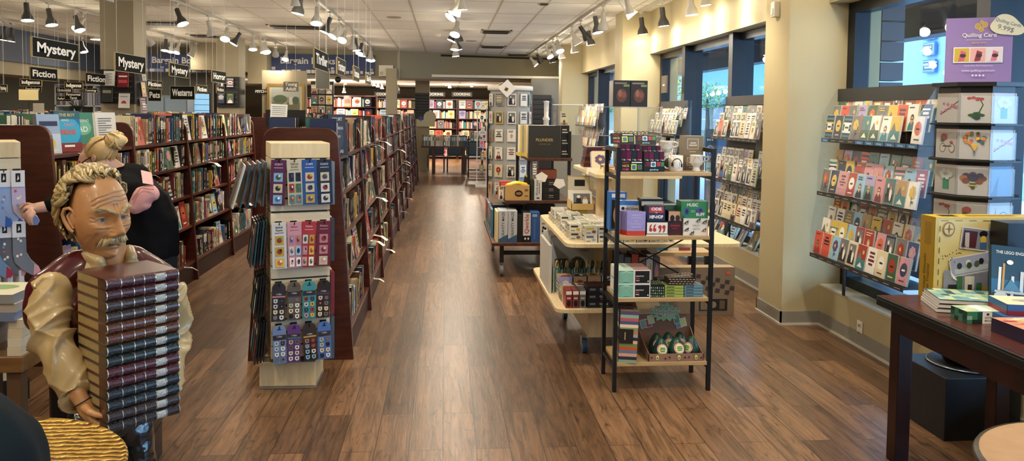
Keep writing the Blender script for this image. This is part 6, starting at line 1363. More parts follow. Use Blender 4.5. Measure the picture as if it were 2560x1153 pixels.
def bouquet(P): [P.ell(.5+.28*math.cos(a),.58+.12*math.sin(a),.12,.1,mat(c,.5),9) for a,c in ((0,'7A5A52'),(.8,'5A5468'),(1.6,'6A6478'),(2.4,'5A5468'),(3.1,'B87A5A'),(3.9,'8A5A4A'),(5.4,'8A5A4A'))]; P.ell(.5,.6,.16,.12,mat('4A4A60',.5)).poly([(.4,.42),(.6,.42),(.54,.22),(.46,.22)],mat('4A5A3A',.5)).rect(.38,.32,.62,.37,mat('C8B060',.5))
def bikes(P):
    for x in(.3,.7): P.ell(x,.35,.13,.16,mat('6A4A3A',.5)).ell(x,.35,.11,.135,mat('D8D0C4',.5))
    P.rect(.3,.4,.7,.43,mat('3A3A34',.5)).ell(.35,.72,.14,.12,mat('B8505A',.5)).ell(.3,.62,.08,.06,mat('3F6A3A',.5)).ell(.68,.55,.07,.05,mat('B8505A',.5))
def jar(P): P.rect(.36,.15,.64,.5,mat('4A9A78',.5)).rect(.4,.5,.6,.55,mat('3A7A60',.5)); [P.ell(.5+.2*math.cos(a),.68+.12*math.sin(a),.1,.08,mat('DCE4DC',.5),9) for a in range(7)]
def blossom(P): P.poly([(.15,.25),(.9,.7),(.92,.75),(.15,.3)],mat('4A3A3A',.5)); [P.ell(.2+.09*i,.35+.3*abs(math.sin(i*1.7)),.06,.05,mat('C87A8A',.5),8) for i in range(8)]
def paris(P): P.poly([(.25,.15),(.4,.15),(.33,.85)],mat('B85A50',.5)).ell(.65,.45,.22,.25,mat('6A7A9A',.5)).ell(.65,.45,.19,.22,mat('C8D4E4',.5)).rect(.3,.12,.9,.17,mat('5A6A5A',.5))
def blank(P): P.rect(.0,.0,1,1,mat('5A82A8',.3)).poly([(.1,0),(.4,.7),(.35,0)],mat('3A5878',.3))
qpic={0:[orchid,balloon,bouquet,bikes,jar],1:[jar,blossom,blank,paris,orchid],7:[blossom,bikes,jar,orchid,bouquet],2:[paris,orchid,bikes,jar,balloon]}
qn={orchid:'a pink orchid in a pot',balloon:'a heart of balloons',bouquet:'a dusky bouquet',bikes:'bicycles and flowers',jar:'white flowers in a green jar',blossom:'a pink blossom branch',blank:'plain blue stock',paris:'a red tower and a wheel'}
for k in (7,0,1,2):
    a=a_cam+k*PI/4; n=Vector((math.cos(a),math.sin(a),0)); u=Vector((-n.y,n.x,0))   # u to the viewer's right
    for r_ in range(5):
        z=1.262-.182*r_
        T=Matrix((u,-n,Vector((0,0,1)))).transposed().to_4x4(); T.translation=Vector((qx,qy,.316))+n*(ap-.030)-u*(sd/2-.008)+Vector((0,0,z))
        w=sd-.016; L=T.copy(); L.translation=(0,0,0)
        mb=MB(); 
        for q in range(4): mb.box(.001*q,w-.001*q,.002+q*.005,.0055+q*.005,0,w,mat(['D2CCC2','9AA890','C8C4BC','A8B0A0'][q],.6),L)
        P=Pic(mb,L@frame((0,.002,0),(1,0,0),(0,0,1)),w,w); P.rect(0,0,1,1,mat('CCC6BE',.6) if k!=1 else mat('C4CED8',.6)); qpic[k][r_](P)
        o=tag(mb.make('floral_card',loc=T.translation),'square card, %s, %s row, spinner %s'%(qn[qpic[k][r_]],ORD[r_],{0:'front face',1:'right face',7:'left face',2:'far side'}[k]),'card','square cards on the octagonal spinner')
        MB().add([(-.004,-.004,-.004),(w+.004,-.004,-.004),(w+.004,-.004,w*.9),(-.004,-.004,w*.9)],[(0,1,2,3)],PLAS,L).make('clear_pocket',o)
for r_ in range(6): MB().prism(octp(ap+.004),1.262-.182*r_-.012+.182-.182,1.262-.182*r_-.004,mat('141416',.35)).make('shelf_ring',qs)
po=thing('card_poster','lilac card poster with three photos standing on top of the floral card spinner','poster',(qx-.0,qy,1.783),a_cam+PI/2+.18)
pw,ph=.30,.335
MB().box(-pw/2,pw/2,-.003,.003,0,ph,mat('8E76AC',.5)).make('board',po); MB().box(-pw/2-.004,pw/2+.004,-.006,-.004,-.0,ph*.02,ACR).box(-.1,.1,-.04,.04,-.0,.004,ACR).make('acrylic_stand',po)
mb=MB(); P=Pic(mb,frame((-pw/2,-.003,0),(1,0,0),(0,0,1)),pw,ph); GO=mat('C8A860',.5)
for x,y,r_ in ((.48,.87,.05),(.53,.82,.04),(.58,.89,.045),(.53,.93,.03)): P.ell(x,y,r_,r_,GO,16).ell(x,y,r_*.55,r_*.55,mat('A88A50',.5),12).ell(x,y,r_*.3,r_*.3,GO,10)
P.txt('Quilling Card',.5,.73,.085,WHITE,.012).rect(.3,.66,.7,.664,WHITE).txt('Send art!',.5,.615,.055,GO,.012)
P.rect(.12,.31,.86,.55,WHITE)
for i,(c1,c2) in enumerate((('C8A83A','C85A7A'),('E0A8A0','8A2A3A'),('E0D4D4','D8708A'))): x=.135+i*.24; P.rect(x,.325,x+.225,.535,mat(c1,.5)).poly([(x+.06,.33),(x+.15,.34),(x+.18,.47),(x+.10,.5)],mat(c2,.5)).ell(x+.13,.42,.05,.03,mat('3A2A2A',.5),8)
P.txt('Handcrafted, Blooming greeting',.5,.265,.03,mat('D8CCE4',.5)).txt('www.quillingcard.com',.5,.19,.05,mat('D8CCE4',.5),.008)
for i in range(4): P.ell(.42+i*.053,.115,.018,.016,mat('D8CCE4',.5),10)
mb.make('printing',po)
mb=MB(); pts=[]
for k in range(40): a=2*PI*k/40; q=1+.12*math.cos(3*a+.6); pts.append((.075*q*math.cos(a)*1.0,.05*q*math.sin(a)))
T=frame((pw/2-.03,-.012,ph-.045),(.95,0,-.32),(.32,0,.95)); mb.prism(pts,0,.002,mat('DED9B8',.6),'xy',T)
mb.text('Quilling Cards',.024,T@Matrix.Translation((0,.016,.0028)),mat('4A6A98',.6),'CENTER',.0,0,.85); mb.text('9.99$',.034,T@Matrix.Translation((0,-.016,.0028)),mat('5A6A78',.6)); 
o=mb.make('price_tag',po)
# ================================================================= NEAR TABLE ON THE RIGHT
tb=thing('display_table','dark red wooden table with a black edge at the lower right','table',(2.035,3.45,0))
TOPR=wood('table_top_red','3A1610','52221A',.3,(2,6,2),.3); DKR=wood('table_leg_red','1C0807','2E0E0C',.35,(3,3,1))
MB().box(.012,.62,-1.9,-.012,.752,.762,TOPR).make('top_panel',tb); 
mb=MB(); mb.box(0,.632,-1.912,0,.715,.752,BLACK).box(0,.012,-1.912,0,.752,.762,BLACK).box(.012,.632,-.012,0,.752,.762,BLACK); mb.make('edge_moulding',tb,bevel=.006)
MB().box(.04,.06,-1.85,-.12,.61,.715,DKR).make('apron',tb); MB().box(.06,.58,-.07,-.05,.61,.715,DKR).make('apron',tb)
for x in(.045,.53):
    for y in(-.12,-1.85): MB().box(x,x+.07,y,y+.07,0,.715,DKR).make('leg',tb,bevel=.004)
def at_table(px,py,z=.763): return PZ(px,py,z)
def yfront(P):
    P.rect(0,0,1,1,mat('C9B56A',.45)).rect(.03,.03,.97,.97,mat('D2C284',.45))
    for i in range(7): P.rect(.05+i*.13,.955,.12+i*.13,.962,mat('6A4A2A',.5))
    for i in range(7): P.rect(.035,.05+i*.13,.042,.12+i*.13,mat('6A4A2A',.5))
    P.ell(.12,.86,.055,.085,mat('8A6A4A',.5),20).ell(.12,.86,.045,.07,mat('D2C284',.5),20).poly([(.12,.78),(.13,.86),(.12,.94),(.11,.86)],mat('7A5A3A',.5)).poly([(.07,.86),(.12,.85),(.17,.86),(.12,.87)],mat('7A5A3A',.5))
    def ph(x0,y0,x1,y1,rot,c): P.rect(x0-.008,y0-.012,x1+.008,y1+.012,mat('DAD6CC',.5),rot).rect(x0,y0,x1,y1,mat(c,.4),rot)
    ph(.24,.62,.50,.86,-.12,'7A8090'); P.rect(.25,.64,.38,.84,mat('4A1A1A',.5),-.12).rect(.27,.64,.31,.82,mat('B8B4B0',.5)).ell(.44,.80,.04,.04,BLACK).ell(.44,.73,.03,.05,mat('C8A83A',.5)).rect(.41,.62,.47,.70,mat('3A5A8A',.5))
    ph(.62,.58,.80,.86,.0,'6A7088'); P.rect(.66,.60,.76,.66,BLACK).ell(.71,.74,.04,.1,BLACK); ph(.62,.40,.80,.56,0,'4A463E'); P.ell(.72,.48,.03,.05,mat('A88A5A',.5))
    P.rect(.08,.02,.80,.37,mat('8A8A98',.45)).rect(.08,.02,.80,.08,mat('2A2620',.5))
    ph(.14,.34,.56,.55,.17,'9CA2BE'); P.rect(.18,.36,.54,.42,mat('B8C0C8',.5),.17)
    for x,y,c in ((.22,.42,'2A3A2A'),(.30,.46,'D8D8D0'),(.31,.43,'3A4A34'),(.42,.48,'1A1A1A'),(.50,.50,'D0CCC0'),(.38,.45,'4A5A4A')): P.ell(x,y,.025,.04,mat(c,.5),8)
    for x,y,w,h,c in ((.12,.1,.1,.1,'1E1C1A'),(.20,.12,.05,.18,'3A6A3A'),(.27,.08,.09,.22,'D8D4C8'),(.30,.1,.04,.1,'3A3A3A'),(.42,.1,.08,.08,'A8843A'),(.38,.06,.05,.16,'3A6A3A'),(.56,.08,.06,.16,'D0CCC0'),(.63,.08,.05,.18,'C8A83A'),(.50,.26,.02,.08,'1E1C1A')): P.rect(x,y,x+w,y+h,mat(c,.5))
    P.poly([(.48,.35),(.60,.30),(.66,.24),(.58,.26)],mat('3A2A24',.5)).poly([(.13,.36),(.16,.27),(.20,.25),(.17,.30)],WHITE)
    rr=random.Random(6)
    for i in range(26): x,y=rr.choice([(.57,.86),(.2,.62),(.1,.52)]); P.ell(x+rr.uniform(-.06,.06),y+rr.uniform(-.05,.05),.006,.008,mat('4A3A24',.5),6)
def yspine(P): P.rect(0,0,1,1,mat('B08A12',.5)).txt('Forteresse Eldorado',.40,.28,.075,mat('6A5A1A',.5),.01,.85,PI/2).rect(.3,.65,.75,.93,mat('9A7A14',.5)).rect(.85,.0,.9,.03,BLACK)
def TXTV(P,t,cx,cy,s,m): z=P.up(); P.mb.text(t,s,P.T@Matrix.Translation((cx*P.w,cy*P.h,z))@Matrix.Rotation(PI/2,4,'Z'),m,'CENTER',.01)
def yspine(P):
    P.rect(0,0,1,1,mat('A88410',.5)).rect(.3,.66,.75,.93,mat('94740E',.5)).rect(.82,.0,.9,.03,BLACK); TXTV(P,'Forteresse Eldorado',.38,.26,.026,mat('54480E',.5)); TXTV(P,'Forteza Tropical',.62,.20,.026,mat('54480E',.5))
b0=Vector((2.235,3.33,.763))
carton(b0.x,b0.y,.7625,.58,.105,.385,'C9A51E','big yellow building-set box with a treasure map front',yfront,yspine,lambda P:P.rect(0,0,1,1,mat('C9B018',.4)).rect(.12,.2,.35,.7,BLACK).txt('PIRATES',.62,.5,.5,mat('8A6A10',.4),.02),nm='toy_box') if False else None
bx=carton(b0.x,b0.y,.7625,.40,.105,.385,'C9A51E','big yellow building-set box with a treasure map front',lambda P:(setattr(P,'w',.52),yfront(P)) and None,yspine,lambda P:P.rect(0,0,1,1,mat('C9B018',.4)).rect(.12,.2,.35,.7,BLACK),nm='toy_box') if False else None
def ybox():
    o=MB().box(0,.52,0,.105,0,.385,mat('C2A01C',.4)).make('toy_box',loc=(b0.x,b0.y,.7625)); tag(o,'big yellow building-set box with a treasure map front','box')
    for f_,nm2,T,a,b in ((yfront,'printed_front',frame((0,-.0003,0),(1,0,0),(0,0,1)),.52,.385),(yspine,'printed_side',frame((-.0003,.105,0),(0,-1,0),(0,0,1)),.105,.385),(lambda P:P.rect(.1,.25,.25,.75,BLACK).rect(.35,.35,.8,.65,mat('8A7010',.4)),'printed_top',frame((0,0,.3853),(1,0,0),(0,1,0)),.52,.105)):
        m2=MB(); f_(Pic(m2,T,a,b)); m2.make(nm2,o)
ybox()
def rose(P):
    P.rect(0,0,1,1,mat('0E0D10',.3)).rect(.55,.62,.9,.66,mat('8A8A90',.4)); 
    for r_,a0 in ((.11,0),(.085,.8),(.06,1.7),(.035,2.2)): P.ell(.36,.42,r_,r_*.9,mat('A82A36' if int(a0*10)%2==0 else '5A1018',.4),14)
carton(2.488,3.20,.7625,.20,.11,.375,'0E0D10','black boxed set with a red rose, right of the yellow box',rose,top_c='3A3A40',nm='toy_box')
def engi(P):
    P.rect(0,0,1,1,mat('1B3644',.35)).rect(0,.30,1,.5,mat('1F5A7A',.35)).rect(0,0,1,.18,mat('5A5248',.4)).txt('THE LEGO ENGINEER',.08,.90,.062,WHITE,.01,.95,0,'LEFT')
    for x,w,y0,y1,c in ((.12,.05,.34,.68,'DAD8D0'),(.19,.04,.34,.74,'B88A3A'),(.34,.05,.22,.56,'D4D4CE'),(.50,.06,.32,.64,'C8CCC8'),(.62,.07,.28,.56,'3F9AAA')): P.rect(x,y0,x+w,y1,mat(c,.4),-.06)
    P.poly([(.34,.52),(.2,.34),(.52,.34)],mat('4A7A94',.4)).rect(.05,.30,.9,.335,mat('B8BCB8',.4)).ell(.16,.26,.12,.05,mat('C8CCC8',.4)).ell(.5,.23,.16,.045,mat('C4C8C4',.4)).ell(.32,.76,.06,.035,WHITE).rect(.35,.08,.75,.1,mat('B8A04A',.4))
    for i in range(6): P.rect(.06,.05+i*.02,.95,.056+i*.02,mat('3A342C',.4),.08)
T=Matrix.Translation((2.325,3.07,.775))@Matrix.Rotation(-.10,4,'Z')@Matrix.Rotation(.10,4,'Y')@Matrix.Rotation(-.22,4,'X')
display_book(T,.245,.29,.018,mat('1B3644',.35),'dark blue book with white rockets and towers leaning on a clear stand',engi)
st=thing('easel','clear acrylic easel under the leaning blue book','stand',(2.40,3.17,.7625)); MB().box(-.09,.09,-.13,.02,0,.005,ACR).box(-.09,.09,-.135,-.13,0,.02,ACR).box(-.08,.08,.012,.02,.005,.15,ACR).make('acrylic_plate',st)
mr=random.Random(21)
def mosaic(P,a=('7FA89A','5A8A8E','A8C0A8','3A5A5E','8AB09A','C0CCB8','6A9AA0','B4C48A'),n=9,m_=6):
    for i in range(n):
        for j in range(m_): P.rect(i/n,j/m_,(i+1)/n,(j+1)/m_,mat(mr.choice(a),.4)); P.z-=.00035
    P.z+=.0004
for k in range(3):
    p=at_table(2280,760); o=carton(2.118+.004*k,3.125-.004*k,.7625+.0200*k,.30,.225,.0185,'D8D4CC','mosaic-covered green notebook, %s of the pile of three'%['bottom','middle','top'][k],lambda P:P.rect(0,.0,1,.12,mat('16202A',.4)).rect(0,.88,1,1,mat('1A2A30',.4)),lambda P:P.rect(0,0,1,.1,mat('16202A',.4)).rect(0,.9,1,1,mat('1A2A30',.4)),mosaic if k==2 else None,nm='notebook',cat='notebook',rz=-.0)
    o.rotation_euler=(0,0,-.30)
def nb(P): mosaic(P,('1E4A40','2F6A52','16302E','3A7A5A','8AB09A','5A8A7A'),7,3); P.rect(.42,0,.72,1,WHITE).rect(.53,.7,.6,.88,mat('3A2A2A',.5)).txt('NOTE',.57,.5,.22,mat('2A2A2A',.5),.01).txt('BRICK',.57,.24,.22,mat('2A2A2A',.5),.01)
carton(2.128,2.945,.7625,.155,.105,.048,'2F6A52','small green mosaic box with a white band',nb,lambda P:mosaic(P,('1E4A40','16302E','3A7A5A','5A8A7A'),4,3),lambda P:(mosaic(P,('A8C0A8','B4C48A','7FA89A','C0CCB8'),5,4),P.rect(.42,0,.72,1,WHITE)),rz=-.03,nm='small_box')
def bl(P): P.rect(0,0,1,.42,mat('8A1A20',.4)).rect(0,.42,1,1,mat('1F5A94',.4))
carton(2.255,2.885,.8125,.26,.16,.042,'1F5A94','cream-topped blue and red card box, upper one',bl,bl,lambda P:P.rect(0,0,1,1,mat('D8CFA8',.4)).ell(.5,.5,.3,.2,mat('B8A89A',.4)).rect(.3,.4,.7,.5,mat('8A7AA0',.4)),rz=-.22,nm='card_box')
carton(2.225,2.87,.7625,.26,.18,.049,'1F5A94','blue and red card box, lower one',bl,bl,rz=-.15,nm='card_box')
def jig(P): 
    r_=random.Random(9)
    P.rect(0,0,1,1,mat('C88A6A',.4))
    for i in range(40): x=r_.random()*.85;y=r_.random()*.8; P.rect(x,y,x+.14,y+.10,mat(r_.choice(['C8505A','D8B06A','E0C8A0','B8607A','C8886A','D8D0B8','B84A4A']),.4),r_.uniform(-.6,.6)); P.z-=.0003
carton(2.155,2.66,.7625,.36,.18,.052,'241A38','dark purple box with a busy pink picture on its lid',None,None,jig,rz=-.0,nm='puzzle_box')
# pale round tray, lower right corner
t=thing('round_stool','beige round top with a dark rim, cut off at the lower right corner','stool',(1.65,1.67,0)); MB().lathe([(0,.752),(.325,.752)],mat('A8855E',.6,var=.15,bscale=25),n=48,caps=False).make('top_disc',t)
MB().lathe([(.322,.754),(.332,.750),(.336,.742),(.332,.730),(0,.730)],mat('2A241E',.4),n=48,caps=False).make('rim',t); MB().lathe([(.18,0),(.18,.02),(.03,.04),(.03,.73)],IRON,n=24).make('pedestal',t)
MB().prism([(0,0),(.016,.0),(.034,.10),(.022,.13),(.010,.09)],0,.012,mat('C8C4A0',.5),'xz').make('paper_tag',loc=(1.63,1.92,.754),rot=(0,0,.3),label='pale folded paper standing on the beige round top',cat='paper')
# ================================================================= LOWER LEFT CORNER
t=thing('gold_side_table','round table with an engraved gold top beside the statue','side table',(-1.13,1.80,0))
def gold():
    m=bpy.data.materials.new('engraved_gold'); m.use_nodes=True; nt=m.node_tree; b=nt.nodes['Principled BSDF']; N=nt.nodes.new; L=nt.links.new
    tc=N('ShaderNodeTexCoord'); mp=N('ShaderNodeMapping'); mp.inputs['Location'].default_value=(.9,.1,0); L(tc.outputs['Object'],mp.inputs[0]); mp.inputs['Scale'].default_value=(1,1,0)
    w=N('ShaderNodeTexWave'); w.wave_type='RINGS'; w.inputs['Scale'].default_value=14; w.inputs['Distortion'].default_value=3.5; w.inputs['Detail'].default_value=2; w.inputs['Detail Scale'].default_value=2.5; L(mp.outputs[0],w.inputs[0])
    cr=N('ShaderNodeValToRGB'); e=cr.color_ramp.elements; e[0].position=.2; e[0].color=(*lin('6E4E1E'),1); e[1].position=.6; e[1].color=(*lin('C9A24E'),1); L(w.outputs['Fac'],cr.inputs[0]); L(cr.outputs[0],b.inputs['Base Color'])
    b.inputs['Metallic'].default_value=.75; b.inputs['Roughness'].default_value=.38; bp=N('ShaderNodeBump'); bp.inputs['Strength'].default_value=.7; bp.inputs['Distance'].default_value=.004; L(w.outputs['Fac'],bp.inputs['Height']); L(bp.outputs[0],b.inputs['Normal']); return m
GD=gold(); MB().lathe([(0,.748),(.368,.748),(.378,.752),(.384,.746),(.380,.735),(.36,.730),(0,.728)],GD,n=64,caps=False).make('table_top',t); MB().lathe([(.22,0),(.22,.02),(.04,.05),(.035,.4),(.05,.728)],mat('8A6A30',.35,.8),n=28).make('pedestal',t)
cz=Vector((-.735,1.18,0))
co=thing('draped_coat','dark green and navy coat draped over a stand, in the bottom left corner','coat',cz)
blob('coat_cloth',co,[[((0,0,1.06),(.14,.14,.12)),((-.02,0,.80),(.22,.19,.12)),((-.03,0,.45),(.24,.20,.12)),((-.03,0,.16),(.25,.21,.12))]],mat('0A1418',.85,var=.7,bscale=14),.014,6,disp=(.02,.12)); MB().cyl((0,0,0),(0,0,.3),.02,IRON,n=10).cyl((0,0,0),(0,0,.02),.16,IRON,n=20).make('stand',co)
# wooden side shelf with stacked boxed books and black crates
p=PY(57,905,3.0); SX=p.x
t=thing('wooden_side_table','low brown wooden table end at the left edge carrying a pile of books','table',(SX-.35,3.0,0)); MB().box(0,.35,0,.4,.60,.665,wood('side_oak','6A4A2A','8A6438',.35,(1.5,8,8))).make('top',t,bevel=.006)
for x in(.02,.28): 
    for y in(.02,.33): MB().box(x,x+.05,y,y+.05,0,.6,mat('5A4028',.5)).make('leg',t)
MB().box(.06,.27,.03,.30,.33,.50,mat('D8D4CA',.6)).make('white_bundle',loc=(SX-.35,3.0,0),label='x',cat='bag') if False else None
for k,(c,h) in enumerate((('9AA0A4',.033),('A8ACAE',.033),('8F979E',.034),('A4AAB0',.033),('6F7E9E',.032),('AEA79A',.034),('8C8F90',.034))):
    z=.6655+sum((.033,.033,.034,.033,.032,.034,.034)[:k]); carton(SX-.33+.004*(k%3)-(.06 if k<4 else 0),2.995+.006*(k%2),z,.22 if k<4 else .30,.22,h-.001,c,'grey cloth-bound book, %s from the bottom of the left edge pile'%ORD[k],side=lambda P:P.rect(0,.1,1,.9,mat('D8D2C0',.7)),nm='book',cat='book',top=(lambda P:P.rect(0,0,1,1,mat('C8C4A8',.4)).ell(.6,.6,.25,.2,mat('7A9A5A',.4)).ell(.3,.4,.2,.2,mat('C87A5A',.4))) if k==6 else None)
for k in range(4): carton(SX-.055,3.0+.004*k,.6655+k*.034,.05,.2,.033,['D4CAB0','D8D0BC','CFC4A8','D2C8B0'][k],'cream paperback end, %s from the bottom beside the left edge pile'%ORD[k],nm='book',cat='book')
for k in range(5):
    t=thing('black_crate','black plastic crate, %s in the stack behind the statue'%['bottom','second','third','fourth','top'][k],'crate',(-1.62,3.30,.0+.155*k),.12)
    z0=.0;
    for a in ((0,.36,0,.012,z0,.15),(0,.36,.288,.30,z0,.15),(0,.012,.012,.288,z0,.15),(.348,.36,.012,.288,z0,.15)): MB().box(*a,mat('0E0E10',.35)).make('side',t)
    MB().box(.012,.348,.012,.288,.0,.008,mat('0E0E10',.35)).make('bottom',t); MB().box(-.006,.366,-.006,.0,.135,.1495,mat('17171A',.3)).make('rim',t)
# ================================================================= GAME CART
ct=thing('game_cart','dark stepped cart on casters stacked with board games','display cart',(.88,8.3,0))
BRN=wood('cart_shelf','3A2016','54301F',.4,(6,1.5,2))
def cs_(x0,x1,y0,y1,z,nm='shelf'): MB().box(x0-.88,x1-.88,y0-8.3,y1-8.3,z-.03,z,BRN).make(nm,ct,bevel=.003)
cs_(.46,1.26,7.42,9.0,.335); cs_(.60,1.26,7.6,9.0,.73); cs_(.82,1.28,7.7,9.0,1.15)
for x,y,z in ((.56,7.50,.31),(1.2,7.5,.31),(.56,8.9,.31),(1.2,8.9,.31)): MB().box(x-.9,x-.86,y-8.32,y-8.28,.12,z-.005,IRON).make('leg',ct); caster(ct,x-.88,y-8.3,.13,.055,mat('6A6C70',.4))
for y in(-.75,.55): MB().box(-.32,.32,y-.02,y+.02,.20,.235,IRON).make('cross_bar',ct)
for x in(.84,1.25):
    for y in(7.72,8.96): MB().box(x-.88-.015,x-.88+.015,y-8.3-.015,y-8.3+.015,.335,1.42 if x>1 else 1.12,IRON).make('post',ct)
gr=random.Random(31)
def gm(P): P.rect(0,0,1,1,mat('B9BEC2',.35)).poly([(0,0),(1,0),(1,.25),(0,.10)],mat('3A5A7A',.35)); TXTV(P,'GRAVITY MAZE',.5,.57,.036,mat('3A3E44',.4))
def qw(P): P.rect(0,0,1,1,mat('C8C8C4',.35)).rect(0,0,1,.22,BLACK); TXTV(P,'Qwirkle',.5,.62,.058,mat('A82A30',.4)); P.ell(.3,.12,.12,.04,WHITE,6).ell(.7,.12,.12,.04,WHITE,6)
def mol(P): P.rect(0,0,1,1,mat('C4C0B8',.35)); [P.ell(x,y,.14,.07,BLACK,10) for x,y in ((.35,.5),(.65,.6),(.5,.35),(.6,.45),(.4,.65))]; P.rect(.2,.8,.8,.86,mat('6A6A64',.4))
def bluev(P): P.rect(0,0,1,1,mat('2C4F86',.35)).rect(.15,.86,.7,.95,mat('8AA4C8',.4)).rect(.3,.1,.5,.8,mat('3F66A0',.4))
x=.50
for w,h,c,f_,l in ((.022,.30,'D8C89A',None,'thin cream and black game box at the left end'),(.088,.305,'A8ADB2',gm,'first grey game box with upright dark lettering on the cart'),(.088,.305,'A8ADB2',gm,'second grey game box with upright dark lettering, right of the first'),(.05,.26,'17171A',None,'black game box between the two grey boxes and the red-lettered one'),(.075,.29,'17171A',qw,'black and white game box with red upright lettering'),(.085,.29,'2C4F86',bluev,'blue game box right of the red-lettered box'),(.078,.22,'B8B4AA',mol,'first pale box with black dots on the cart'),(.078,.22,'B8B4AA',mol,'second pale box with black dots on the cart'),(.04,.19,'B83A30',None,'narrow red box at the right of the cart bottom shelf')):
    carton(x,7.47,.3355,w,.28,h,c,l,f_); x+=w+.004
for i in range(4): carton(.50+.17*i,8.0+.05*(i%2),.3355,.15,.3,.30,['15151A','1E1C20','2A2420','15181C'][i],'large dark game box in the rear of the cart bottom shelf, %s from left'%ORD[i])
carton(.49,7.80,.636,.20,.16,.02,'B8443A','red-topped thin box on the dark games') if False else None
for i in range(4): carton(.47,7.78+.28*i,.3355,.02,.25,.28,['3F7A94','2A3A5A','5A8AA0','3A4A5A'][i],'framed blue picture on the left edge of the cart bottom shelf, %s back'%ORD[i],side=lambda P:art(P,gr,['scene']),nm='picture_box')
# middle shelf
def bana(P): P.rect(0,0,1,1,mat('B8935A',.5)).ell(.55,.45,.17,.22,BLACK,18).ell(.55,.45,.12,.1,mat('8A6A3A',.5),14).rect(.8,.25,.95,.32,mat('6A4A28',.5)).rect(.8,.6,.93,.75,mat('6A4A28',.5))
t=thing('banana_game_bin','kraft display box with yellow banana pouches and a raised yellow flap','display box',(.60,7.62,.7305)); 
o=MB().box(0,.24,0,.16,0,.15,mat('B8935A',.6)).make('box',t); m2=MB(); bana(Pic(m2,frame((0,-.0005,0),(1,0,0),(0,0,1)),.24,.15)); m2.make('printed_front',t)
blob('yellow_pouches',t,[[((.04,.08,.15),(.04,.06,.02)),((.12,.06,.165),(.05,.06,.025)),((.20,.08,.15),(.035,.05,.02))]],mat('C9B02A',.4),.008,3)
m2=MB(); m2.box(.17,.24,.10,.104,.13,.27,mat('CDB52E',.4),Matrix.Rotation(.12,4,'Y')); m2.prism([(.185,.16),(.225,.17),(.235,.21),(.20,.24)],.095,.099,BLACK,'xz'); m2.make('raised_flap',t)
carton(.54,7.70,.7305,.045,.2,.13,'B8935A','narrow kraft box with yellow edges left of the banana bin',card); carton(.545,7.68,.862,.12,.08,.05,'A8342E','red and white card game box on the kraft box',lambda P:P.rect(.1,.2,.9,.8,mat('C85A50',.4)).rect(.1,.0,.9,.15,WHITE))
def wa(P): P.rect(0,0,1,1,mat('C4C4C0',.35)); TXTV(P,'Words Apart',.35,.62,.029,BLACK); P.rect(.62,.3,.7,.85,BLACK).rect(.3,.08,.7,.14,BLACK)
carton(.855,7.63,.7305,.03,.2,.20,'1E2A20','dark green box beside the banana bin'); carton(.888,7.62,.7305,.075,.2,.205,'C4C4C0','white game box with upright black lettering',wa)
def ctl(P): P.rect(0,0,1,1,mat('141416',.4)).txt('Control',.5,.72,.2,WHITE,.01).txt('Experiments',.5,.45,.14,WHITE)
for k in range(3): carton(.975,7.64,.7305+k*.066,.17,.2,.064,'141416','black word card box, %s of the right middle pile'%['bottom','middle','top'][k],ctl)
m2=MB(); [m2.prism([(x_+.07*math.cos(a+q),z_+.06*math.sin(a+q)) for a in [i*2*PI/5 for i in range(5)]],-.002*j,.002-.002*j,WHITE,'xz') for j,(x_,z_,q) in enumerate(((-.05,.09,.3),(.08,.03,.9),(.0,.0,1.6)))]; 
for j,(dx,dz,q) in enumerate(((-.09,.10,.3),(.09,.04,.9))): MB().prism([(.065*math.cos(a+q),.055*math.sin(a+q)) for a in [i*2*PI/5 for i in range(5)]],0,.003,WHITE,'xz').make('paper_shape',loc=(1.05+dx,7.625-.0*j,.86+dz),label='white five-sided card on the black boxes, %s one'%['upper left','lower right'][j],cat='card')
carton(.93,7.75,.936,.20,.15,.09,'8A4A34','rust brown box behind the white shapes'); carton(.87,7.68,.937,.05,.12,.18,'1C2A44','navy box standing under the gold-lettered black box',card)
# top shelf: PLUNDER and books
def plun(P):
    P.rect(.0,0,1,1,mat('20211F',.45)).rect(.02,.02,.98,.98,mat('262724',.45)).txt('PLUNDER',.5,.55,.125,mat('B09A62',.4),.015,1.0).txt("A PIRATE'S LIFE",.5,.42,.048,mat('8A7A52',.4),0,1.2)
carton(.835,7.72,1.1505,.32,.06,.325,'20211F','large black game box with gold lettering facing the aisle',plun)
for i in range(6): carton(.822-.0-.016*i,7.80+.055*i,1.1505,.30,.05,.325,['D8C9A0','B8A26A','8A8A84','C8B060','D8D4C8','4A4A46'][i],'pale edged game box behind the gold-lettered black box, %s back'%ORD[i],lambda P:P.rect(0,.02,1,.12,mat('C8B040',.4)))
for i in range(3): carton(1.165,7.74,1.1505+.11*i,.085,.2,.108,'151517','black game box with pale lines, %s beside the gold-lettered box'%['bottom','middle','top'][i],lambda P:P.rect(0,0,1,1,mat('151517',.4)).rect(.15,.55,.7,.65,mat('C8C4B8',.4)).rect(.15,.3,.85,.4,mat('C8C4B8',.4)) if True else None)
